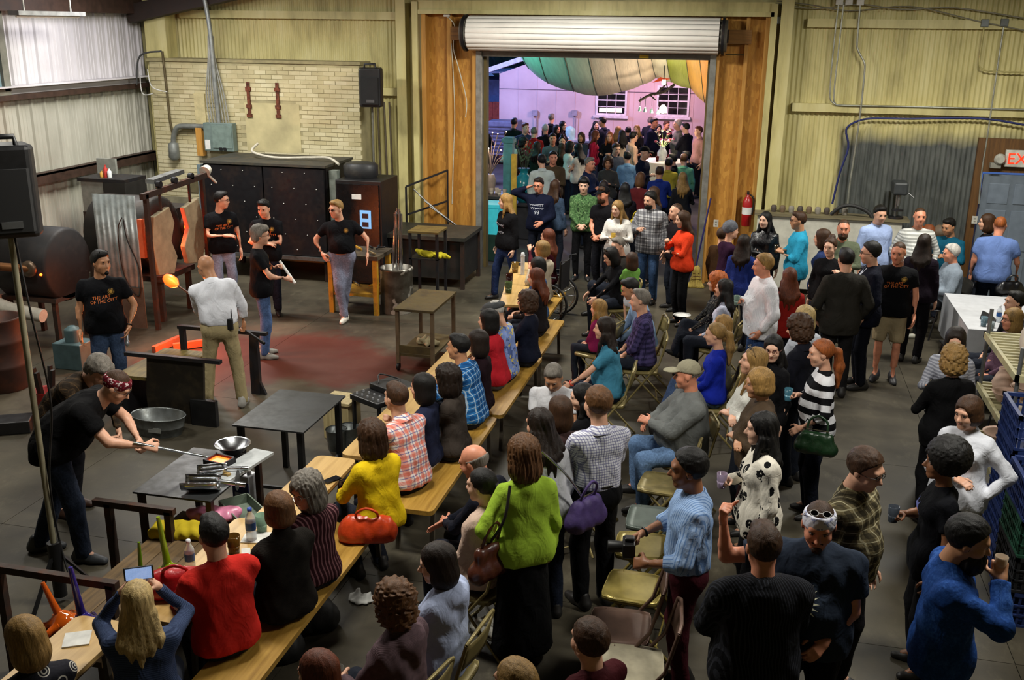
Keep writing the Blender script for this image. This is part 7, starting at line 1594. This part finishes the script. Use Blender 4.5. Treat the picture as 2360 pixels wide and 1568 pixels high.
hs = MB().tube(spline([(1.25, 17.0, 1.36), (1.4, 16.96, 1.5), (1.6, 16.96, 1.52), (1.85, 16.96, 1.4), (1.95, 16.94, 1.15)]), .03, 8).build('vent_hose', M('#2a2a2a', .6)); tag(hs, 'dark curved hose hung over the white counter', 'hose')
dp = thing('drill_press', 'dark grey drill press standing on the counter', 'drill press', (2.25, 17.05, 1.34)); MB().lathe([(.12, 0), (.12, .03)], (0, 0, 0), 14).build('base', DARKST, dp); MB().tube([(0, .05, .03), (0, .05, .5)], .03, 10).build('column', STEEL, dp); MB().b2((-.11, -.22, .4), (.11, .14, .6)).build('motor_head', M('#34383a', .5), dp, .03); MB().tube([(0, -.14, .4), (0, -.14, .22)], .025, 8).build('spindle', STEEL, dp); MB().lathe([(.09, .14), (.09, .16)], (0, -.1, 0), 14).build('work_table', DARKST, dp)
MB().tube([(.1, -.1, .45), (.22, -.14, .36)], .01, 6).build('feed_lever', STEEL, dp)
for k, (dx, c, lb) in enumerate(((2.62, '#a8501c', 'orange-brown'), (2.78, '#8a4a24', 'rust'), (2.95, '#6a5a48', 'grey-brown'))):
    o = MB().lathe([(.05, 0), (.11, .06), (.115, .12), (.06, .19), (.04, .2)], (0, 0, 0), 16).build('clay_pot', M(c, .6)); o.location = (dx, 17.1, 1.06); tag(o, lb+' round clay pot on the low shelf beside the drill press', 'pot')
o = MB().b2((2.5, 16.95, .98), (3.1, 17.3, 1.06)).b2((2.55, 17.0, 0), (2.6, 17.25, .98)).b2((3.0, 17.0, 0), (3.05, 17.25, .98)).build('pot_shelf', PLY); tag(o, 'plain wooden shelf stand carrying the round clay pots', 'shelf')
for x, y, lb in ((1650, 515, 'on the strand board by the beanie'), (2246, 507, 'on the frame of the grey exit door')):
    p = aty(x, y, YB-.13); o = MB().b2((-.04, -.012, -.06), (.04, .012, .06)).build('power_outlet', M('#c4c2b8', .5)); MB().b2((-.015, -.016, -.03), (.015, -.012, -.008)).b2((-.015, -.016, .01), (.015, -.012, .032)).build('socket', M('#8a887e', .5), o); o.location = p; tag(o, 'white power outlet '+lb, 'outlet')
# pottery rack
rk = thing('pottery_rack', 'grey steel rack with cream grid shelves of unfired pottery', 'rack', (2.5, 9.3, 0))
RKC = M('#b3ac84', .6); GRP = M('#6d6f70', .4, .5)
for x in (-.24, .24):
    for y in (-.62, .62): MB().tube([(x, y, 0), (x, y, 1.75)], .018, 8).build('post', GRP, rk)
SHZ = (.5, 1.0, 1.5)
for z in SHZ:
    sh_ = MB().b2((-.27, -.66, z-.04), (-.24, .66, z+.02)).b2((.24, -.66, z-.04), (.27, .66, z+.02)).b2((-.27, -.66, z-.04), (.27, -.63, z+.02)).b2((-.27, .63, z-.04), (.27, .66, z+.02)).build('shelf_frame', RKC, rk)
    for k in range(14): MB().b2((-.24, -.6+k*.09, z-.01), (.24, -.57+k*.09, z+.01)).build('shelf_slat', RKC, sh_)
CLAY = M('#c9aa98', .75, 0, .08); CLAYW = M('#cfc4b4', .7, 0, .06)
def pot(name, label, x, y, z, prof, mat, s=1.): o = MB().lathe([(r*s, h*s) for r, h in prof], (0, 0, 0), 22).build(name, mat); o.location = (2.5+x, 9.3+y, z+.012); tag(o, label, 'pottery'); return o
VASE = [(.07, 0), (.1, .05), (.12, .14), (.1, .26), (.05, .33), (.05, .38), (.07, .42), (.05, .41), (.04, .34), (0, .34)]; BOWL = [(.05, 0), (.09, .02), (.13, .09), (.14, .1), (.12, .09), (.07, .02), (0, .02)]; PITCH_ = [(.06, 0), (.1, .05), (.12, .12), (.08, .22), (.055, .26), (.06, .3), (.045, .29), (0, .2)]
pot('clay_vase', 'tall cream unfired vase on the top rack shelf', -.02, -.3, 1.5, VASE, CLAYW, 1.45); pot('clay_vase', 'plump cream unfired jug next to the tall vase', .08, .05, 1.5, PITCH_, CLAYW, 1.5); pot('clay_vase', 'small round pink-clay vase at the back of the middle shelf', -.1, .4, 1.0, PITCH_, CLAY, .8)
for k, (x, y) in enumerate(((-.1, .1), (.08, -.1), (-.08, -.28), (.1, .25))): pot('clay_bowl', ('wide pink clay bowl with a high rim', 'stacked pink clay bowl behind the rim', 'pale clay bowl nearest the camera', 'shallow pink bowl at the far side')[k]+' on the middle rack shelf', x, y, 1.0, BOWL, CLAY if k != 2 else CLAYW, 1.1+.1*(k % 2))
for k, (x, y) in enumerate(((-.08, -.2), (.08, .1), (-.05, .35))): pot('clay_bowl', ('clay bowl at the near end', 'clay bowl in the middle', 'clay bowl at the far end')[k]+' of the bottom rack shelf', x, y, .5, BOWL, CLAY, 1.2)
o = MB().b2((-.2, -.01, 0), (.2, .01, .3)).build('rack_sign', M('#3a6a94', .5)); MB().b2((-.12, -.014, .05), (.16, -.01, .25)).build('sign_patch', M('#c9b32a', .5), o)
for k in range(3): MB().b2((.08, -.017, .09+.05*k), (.13, -.014, .1+.05*k)).build('sign_mark', BLACK, o)
o.location = (2.5, 8.62, .66); tag(o, 'blue board with a yellow patch hung on the rack end', 'sign')
# stacked blue crates
BLU = M('#1c2f63', .5, 0, .12); GRN = M('#1c4a38', .5); DRK = M('#14161c', .6)
def crate(label, loc, mat):
    t = thing('plastic_crate', label, 'crate', loc); key = 'crate'
    if key not in CACHE:
        fl_ = MB().b2((-.2, -.3, 0), (.2, .3, .02)).mesh('crate_floor'); rim = MB().b2((-.2, -.3, .25), (-.17, .3, .28)).b2((.17, -.3, .25), (.2, .3, .28)).b2((-.2, -.3, .25), (.2, -.27, .28)).b2((-.2, .27, .25), (.2, .3, .28)).mesh('crate_rim')
        lat = MB()
        for k in range(13): lat.b2((-.197, -.28+k*.0445, .02), (-.185, -.262+k*.0445, .25)); lat.b2((.185, -.28+k*.0445, .02), (.197, -.262+k*.0445, .25))
        for k in range(8): lat.b2((-.18+k*.048, -.297, .02), (-.162+k*.048, -.285, .25)); lat.b2((-.18+k*.048, .285, .02), (-.162+k*.048, .297, .25))
        for z_ in (.09, .17): lat.b2((-.2, -.3, z_), (-.188, .3, z_+.014)).b2((.188, -.3, z_), (.2, .3, z_+.014)).b2((-.2, -.3, z_), (.2, -.288, z_+.014)).b2((-.2, .288, z_), (.2, .3, z_+.014))
        lat = lat.mesh('crate_lattice'); CACHE[key] = (fl_, rim, lat)
        for me in CACHE[key]: me.materials.append(BLU)
    for nm, me in zip(('crate_floor', 'crate_rim', 'crate_lattice'), CACHE[key]):
        o = bpy.data.objects.new(nm, me); COL.objects.link(o); o.parent = t; o.material_slots[0].link = 'OBJECT'; o.material_slots[0].material = mat
ORD = ('bottom', 'second', 'third', 'fourth', 'top')
for c_, (xx, yy, nm) in enumerate(((2.28, 7.55, 'near'), (2.32, 8.22, 'far'))):
    for k in range(5 if c_ else 4): crate('%s crate of the %s stack beside the pottery rack' % (ORD[k].replace('top', 'topmost'), nm)+(' in green' if k == 2 and not c_ else ' in dark plastic' if k == 1 and not c_ else ' in blue'), (xx, yy, .285*k), GRN if k == 2 and not c_ else DRK if k == 1 and not c_ else BLU)
# ================================================================ THE PATIO OUTSIDE
YP = 32.0
def stucco():
    t = NT('pale_pink_siding'); co = t.obj(); f = t.noise(co, 1.2, 4); s = t.n('SeparateXYZ'); t.l(co, s.inputs[0])
    m = t.out(t.ramp(f, [(.3, '#b9a4a8'), (.7, '#cdbabd')]), .8); return m
wp = struct(MB().b2((-8.1, YP, 0), (4, YP+.2, 2.75)).prism([(-8.1, 2.75), (4, 2.75), (4, 5.6), (-1.2, 5.2)], YP, YP+.2, 'y').build('wall_patio', stucco()))
for k in range(16): MB().b2((-8.1+k*.61, YP-.012, 0), (-8.085+k*.61, YP, 2.8+k*.12)).build('siding_batten', stucco() if k == 0 else wp.data.materials[0], wp)
MB().bar((-8.75, YP-.25, 2.74), (-1.0, YP-.25, 5.35), .4, .14).build('gable_fascia', M('#b5b8c4', .6), wp)
MB().b2((-8.1, YP-.02, 2.28), (4, YP, 2.3)).build('cable_line', M('#5a4a58', .6), wp)
for (x0, x1, z0, z1, n_) in ((-4.92, -4.08, 1.63, 2.42, 2), (-3.04, -2.17, 1.65, 2.45, 3)):
    wd = MB().b2((x0, YP-.02, z0), (x1, YP-.01, z1)).build('window_%d' % n_, M('#17171c', .1, 0, .3, 3)); struct(wd)
    for a, b in (((x0-.06, z0-.06), (x0, z1+.06)), ((x1, z0-.06), (x1+.06, z1+.06)), ((x0, z0-.06), (x1, z0)), ((x0, z1), (x1, z1+.06)), ((x0, (z0+z1)/2-.02), (x1, (z0+z1)/2+.02))): MB().b2((a[0], YP-.06, a[1]), (b[0], YP-.01, b[1])).build('window_frame', M('#d5d2d8', .5), wd)
    for k in (1, 2): x = x0+(x1-x0)*k/3; MB().b2((x-.01, YP-.04, z0), (x+.01, YP-.015, z1)).build('muntin', M('#d5d2d8', .5), wd)
    for q in (.25, .75): z = z0+(z1-z0)*q; MB().b2((x0, YP-.04, z-.01), (x1, YP-.015, z+.01)).build('muntin', M('#d5d2d8', .5), wd)
    MB().b2((x0-.12, YP-.14, z0-.14), (x1+.12, YP-.0, z0-.06)).build('window_sill', M('#d5d0d8', .5), wd)
    MB().b2((x0+.04, YP-.025, z0+.03), (x0+(x1-x0)*(.3 if n_ == 3 else .9), YP-.021, z0+.16)).build('lit_interior', M('#e8dcc8', .5, 0, 0, emit='#ffe8c8', es=1.0), wd)
o = struct(MB().b2((-14, 33.5, 0), (-8.3, 33.7, 1.75)).build('wall_fence', M('#a8473a', .8)))
for k in range(20): MB().b2((-14+k*.28, 33.46, 0), (-13.75+k*.28, 33.5, 1.75+.02*(k % 3))).build('fence_board', M('#a04838', .8, 0, .2), o)
sh2 = thing('garden_shed', 'blue-lit corrugated shed roof beyond the patio fence', 'shed', (-10.5, 36, 0)); MB().b2((-3, -1, 0), (2.3, 1.5, 2.4)).build('wall', M('#5a6f9a', .7), sh2); MB().bar((-3.2, .2, 2.5), (2.6, .2, 2.7), 3., .06).build('roof', M('#8a9cc0', .6), sh2)
# trees beyond, dark blue in the dusk
for x, y, lb in ((-15.5, 44, 'left'), (-9.5, 46, 'right')):
    t = thing('tree', 'dark tree crown against the dusk sky, %s one beyond the shed' % lb, 'tree', (x, y, 0)); S = SDF(); r_ = random.Random(int(x))
    for k in range(14): a = r_.uniform(0, 6.3); S.rc((1.8*math.cos(a), 1.2*math.sin(a), 3.4+r_.uniform(-.8, 1.6)), (1.5*math.cos(a+.4), 1.0*math.sin(a), 3.9+r_.uniform(-.8, 1.8)), .9, k=.2)
    S.noise = lambda g: .16*np.sin(g[..., 0]*5.1)*np.sin(g[..., 1]*4.7)*np.sin(g[..., 2]*5.6); sdf_obj('crown', S, .16, M('#27402c', .9, 0, .3, 4), t); MB().tube([(0, 0, 0), (0, 0, 3)], [.2, .14], 8).build('trunk', M('#2a211a', .9), t)
# parachute canopy in gores
cnp = thing('parachute_canopy', 'mint, cream, green and orange parachute cloth slung over the patio', 'canopy', (0, 0, 0))
edge = [(1190, 118), (1215, 160), (1260, 195), (1320, 214), (1375, 224), (1430, 214), (1480, 197), (1510, 182), (1545, 192), (1590, 207), (1622, 240), (1650, 262)]
low = [aty(x, y, 25) for x, y in edge]
def gm(c): t = NT('parachute_silk'); co = t.obj(); m = t.out(t.ramp(t.noise(t.map(co, (5, .6, .6)), 3, 4), [(.3, [x*.8 for x in lin(c)[:3]]), (.7, lin(c)[:3])]), .6); t.b.inputs['Transmission Weight'].default_value = .0; t.b.inputs['Subsurface Weight'].default_value = 0; t.bump(t.noise(t.map(co, (8, .7, .7)), 4, 3), .25, .04); return m
GC = ['#a8ecd6', '#aeecd8', '#bcead8', '#dae4d0', '#e8dcc8', '#eadac2', '#e8d6ba', '#eae4c8', '#a5b03a', '#cf9a38', '#cf8c2c']
for k in range(len(low)-1):
    P_ = []
    for j in range(15):
        v = j/14; row = []
        for i_ in range(7):
            u = i_/6; b = low[k].lerp(low[k+1], u); ballo = -.03*math.sin(PI*u)
            if v < .55: q = v/.55; y = 19.2+(25-19.2)*q; z = 4.75+(b.z-4.75)*(q**1.5)
            else: q = (v-.55)/.45; y = 25+5.0*q; z = b.z+(4.9-b.z)*(q**1.6)
            sc_ = y/25; row.append((b.x*(.35+.65*sc_)-(1-sc_)*1.4, y, z+ballo*math.sin(PI*v)))
        P_.append(row)
    o = MB().grid(P_).build('gore', gm(GC[k]), cnp)
    rope = [Vector(r[0]) for r in P_]; MB().tube([p_+Vector((0, 0, -.01)) for p_ in rope], .007, 5).build('seam_cord', M('#4a5048', .7), cnp)
MB().prism([(-2.55, 2.95), (-2.2, 3.2), (-2.1, 3.05)], 24.9, 24.93, 'y').build('orange_flag', M('#d8481c', .6), cnp)
# chandelier of branches and lanterns
cdx = aty(1528, 225, 24); ch_ = thing('branch_chandelier', 'hanging driftwood chandelier with glass lanterns and a bright bulb', 'chandelier', (cdx.x, 24, cdx.z))
MB().tube([(0, 0, .2), (0, 0, 1.6)], .01, 5).build('cord', BLACK, ch_); MB().tube(spline([(-.55, 0, -.1), (-.3, .05, .05), (0, 0, .12), (.25, 0, .3)]), .03, 7).tube([(-.2, 0, .05), (.05, .2, .3)], .018, 6).tube([(0, 0, .1), (.2, -.2, .28)], .018, 6).tube([(-.3, 0, .05), (-.15, -.15, -.05)], .015, 6).tube([(.1, 0, .2), (.02, .1, .38)], .015, 6).build('branch', M('#241a12', .9), ch_)
for k, x in enumerate((-.52, -.4, -.25, -.1)):
    l_ = MB().lathe([(.015, 0), (.03, -.04), (.045, -.09), (.04, -.1)], (x, .02*k, -.22-.02*k), 12).build('lantern', glass((.4, .75, .6), .05, .4), ch_); MB().tube([(x, .02*k, -.2), (x, .02*k, 0)], .006, 5).build('lantern_wire', BLACK, l_)
MB().lathe([(.03, .06), (.08, 0), (.09, -.06), (.04, -.12), (0, -.13)], (.02, -.05, -.22), 14).build('bulb', M('#fff0d8', .4, 0, 0, emit='#ffe4c0', es=14), ch_); MB().lathe([(.04, .3), (.05, .2), (.02, .18)], (.0, 0, .1), 10).build('top_bulb', M('#fff0d8', .4, 0, 0, emit='#ffe4c0', es=8), ch_)
lamp('POINT', 'chandelier_light', (cdx.x, 23.9, cdx.z-.4), 60, (1, .82, .62), .1)
# flower table
ftp = atz(1530, 372, .95); ft = thing('flower_table', 'brightly lit white cocktail table with a flower vase', 'table', (ftp.x, ftp.y, 0)); MB().lathe([(.62, .93), (.62, .97)], (0, 0, 0), 28).build('table_top', M('#e0dccf', .5, 0, .05), ft); MB().lathe([(.62, .95), (.6, .3), (.66, .05)], (0, 0, 0), 28, None, False).build('tablecloth', M('#d8d4c8', .8, 0, .05), ft)
lamp('POINT', 'table_candle_light', (ftp.x, ftp.y, 1.45), 26, (1, .9, .7), .1)  # point light just above the flower table
fv = thing('flower_vase', 'white vase of pink and cream flowers on the lit table', 'vase', (ftp.x-.05, ftp.y, .97)); MB().lathe([(.07, 0), (.12, .08), (.13, .2), (.07, .3), (.08, .34)], (0, 0, 0), 18).build('vase', M('#d8e0dc', .2), fv)
r_ = random.Random(5)
for k in range(16):
    a, t_ = r_.uniform(0, 6.3), r_.uniform(.05, .3); e = (t_*math.cos(a), t_*math.sin(a), .45+r_.uniform(.0, .35)); st_ = MB().tube([(0, 0, .3), e], .006, 5).build('stem', M('#4a5a2c', .8), fv); MB().lathe([(.0, -.03), (.045, 0), (.03, .03), (0, .035)], e, 9).build('blossom', M(('#d8b8a8', '#c96a8a', '#e0d8b0', '#a8485a')[k % 4], .7), st_)
for k in range(5): p = (ftp.x+.25*math.cos(k*1.1-2.2), ftp.y+.3*math.sin(k*1.1-2.2), .97); glass_cup('%s glass of red drink around the lit flower table' % ('first', 'second', 'third', 'fourth', 'fifth')[k], p, '#6a1c14', 1.2)['group'] = 'drinks on the flower table'
# teal column and yellow board by the bar
cl = aty(1172, 420, 19.4); o = MB().b2((-.09, -.09, 0), (.09, .09, 2.15)).b2((-.12, -.12, 2.05), (.12, .12, 2.12)).build('teal_post', M('#3f7d84', .6)); o.location = (cl.x, 19.4, 0); tag(o, 'square teal post inside the left of the doorway', 'post')
o = MB().b2((-.05, -.04, 0), (.05, .04, 1.85)).b2((-.06, -.05, 0), (.06, .05, .08)).build('yellow_post', M('#c9a23a', .6)); o.location = (cl.x+.16, 19.2, 0); tag(o, 'narrow yellow post beside the teal post', 'post')
br2 = aty(1135, 430, 19.6); bar_ = thing('patio_bar', 'dark bar counter with glasses at the left of the doorway', 'bar', (br2.x-.2, 19.4, 0)); MB().b2((-.8, -.3, 0), (.5, .3, .98)).build('bar_front', M('#14151a', .6), bar_); MB().b2((-.85, -.36, .98), (.55, .36, 1.03)).build('bar_top', M('#3a3432', .3), bar_)
for k in range(8): glass_cup('%s clear glass from the left on the patio bar' % ('first', 'second', 'third', 'fourth', 'fifth', 'sixth', 'seventh', 'eighth')[k], (br2.x-.2-.1+.09*k, 19.2+.08*(k % 3), 1.03), '#c9c0b0', 1.1)['group'] = 'glasses on the patio bar'
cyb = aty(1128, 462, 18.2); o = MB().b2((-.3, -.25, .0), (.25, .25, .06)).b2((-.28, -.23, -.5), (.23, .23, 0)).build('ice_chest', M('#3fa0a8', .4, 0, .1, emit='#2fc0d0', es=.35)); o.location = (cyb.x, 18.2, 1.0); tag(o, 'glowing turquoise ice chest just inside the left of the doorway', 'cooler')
o = MB().b2((-.3, -.25, 0), (.25, .25, .5)).build('crate_stand', M('#16352c', .6)); o.location = (cyb.x, 18.2, 0); tag(o, 'dark green stand under the turquoise ice chest', 'stand')
tv = aty(1207, 418, 20.4); o = MB().lathe([(.1, 0), (.2, .12), (.24, .3), (.2, .48), (.09, .58), (.08, .64), (.13, .7)], (0, 0, 0), 24).build('teal_vase', M('#1f7d88', .15)); o.location = (tv.x, 20.4, .72); tag(o, 'big glossy teal vase with dark foliage by the yellow post', 'vase')
o = MB().b2((-.28, -.28, 0), (.28, .28, .68)).b2((-.32, -.32, .68), (.32, .32, .72)).build('vase_plinth', M('#2a2a2e', .6)); o.location = (tv.x, 20.4, 0); tag(o, 'dark plinth under the big teal vase', 'plinth')
pf = thing('foliage_spray', 'dark leafy branches standing in the teal vase', 'plant', (tv.x, 20.4, 1.4))
for k in range(9):
    a = k*.7; e = Vector((.2*math.cos(a), .2*math.sin(a), .38+.08*(k % 3))); b_ = MB().tube([(0, 0, -.2), e*.6, e], .006, 5).build('branch', M('#27361f', .8), pf)
    for j in range(4): q = e*(.4+.18*j); MB()._add([q, q+Vector((.025, .01, .03)), q+Vector((.01, .015, .065)), q+Vector((-.018, 0, .03))], [(0, 1, 2, 3)]).build('leaf', M('#2a4a2c', .6), b_)
tw_ = aty(1130, 335, 19.5); tt = thing('twinkle_branches', 'bare branches strung with tiny warm lights at the left', 'light branches', (tw_.x, 19.5, 1.38))
for k in range(12):
    a = k*.53; e = Vector((.35*math.cos(a), .2*math.sin(a), .35+.5*abs(math.sin(k*1.7)))); b_ = MB().tube([(0, 0, 0), e*.5+Vector((0, 0, .1)), e], .008, 5).build('twig', M('#6a5a50', .8), tt); MB().lathe([(0, -.012), (.014, 0), (0, .012)], e, 6).build('tiny_light', M('#ffe8c8', .4, 0, 0, emit='#ffd8b0', es=14), b_)
MB().lathe([(.09, -.35), (.12, -.1), (.08, .02)], (0, 0, 0), 14).build('pot', M('#8a7a70', .4), tt)
lamp('POINT', 'twinkle_light', (tw_.x, 19.3, 1.9), 14, (1, .78, .6), .1)
# wall clutter
for x, lb in ((1233, 'left'), (1324, 'right')):
    p = aty(x, 262, YP-.1); t = thing('wall_meter', 'grey utility meter with a drop pipe on the pink wall, %s one' % lb, 'meter', (p.x, YP-.1, p.z)); MB().b2((-.09, -.05, -.07), (.09, .05, .1)).build('meter_box', M('#8f8a98', .5), t, .01); MB().tube([(.04, 0, -.07), (.04, 0, -1.2)], .018, 7).build('drop_pipe', M('#8f8a98', .5), t)
p = aty(1165, 290, YP-.5); t = thing('air_conditioner', 'grey air conditioning unit low on the pink wall', 'air conditioner', (p.x, YP-.5, 0)); MB().b2((-.5, -.4, .3), (.45, .4, 1.35)).build('casing', M('#5d6680', .6), t, .02)
for k in range(8): MB().b2((-.45, -.42, .4+.11*k), (.4, -.4, .44+.11*k)).build('louvre', M('#3a4258', .6), t)
p = aty(1313, 315, 30.2); ck = thing('drink_cooler', 'pale turquoise drinks cooler with a rounded lid on a white counter', 'cooler', (p.x, 30.2, .98)); MB().lathe([(.15, 0), (.17, .26), (.14, .32), (.06, .38), (0, .39)], (0, 0, 0), 20).build('barrel', M('#8fc4c4', .4), ck); MB().tube([(0, -.24, .08), (0, -.3, .06)], .02, 6).build('tap', M('#c9c9c9', .3), ck)
t = thing('white_counter', 'pale counter in front of the pink wall', 'counter', (p.x+.3, 30.3, 0)); MB().b2((-.9, -.35, .92), (.9, .35, .98)).build('counter_top', M('#b9c0cc', .5), t); MB().b2((-.85, -.3, 0), (.85, .3, .92)).build('counter_base', M('#8f98a8', .6), t)
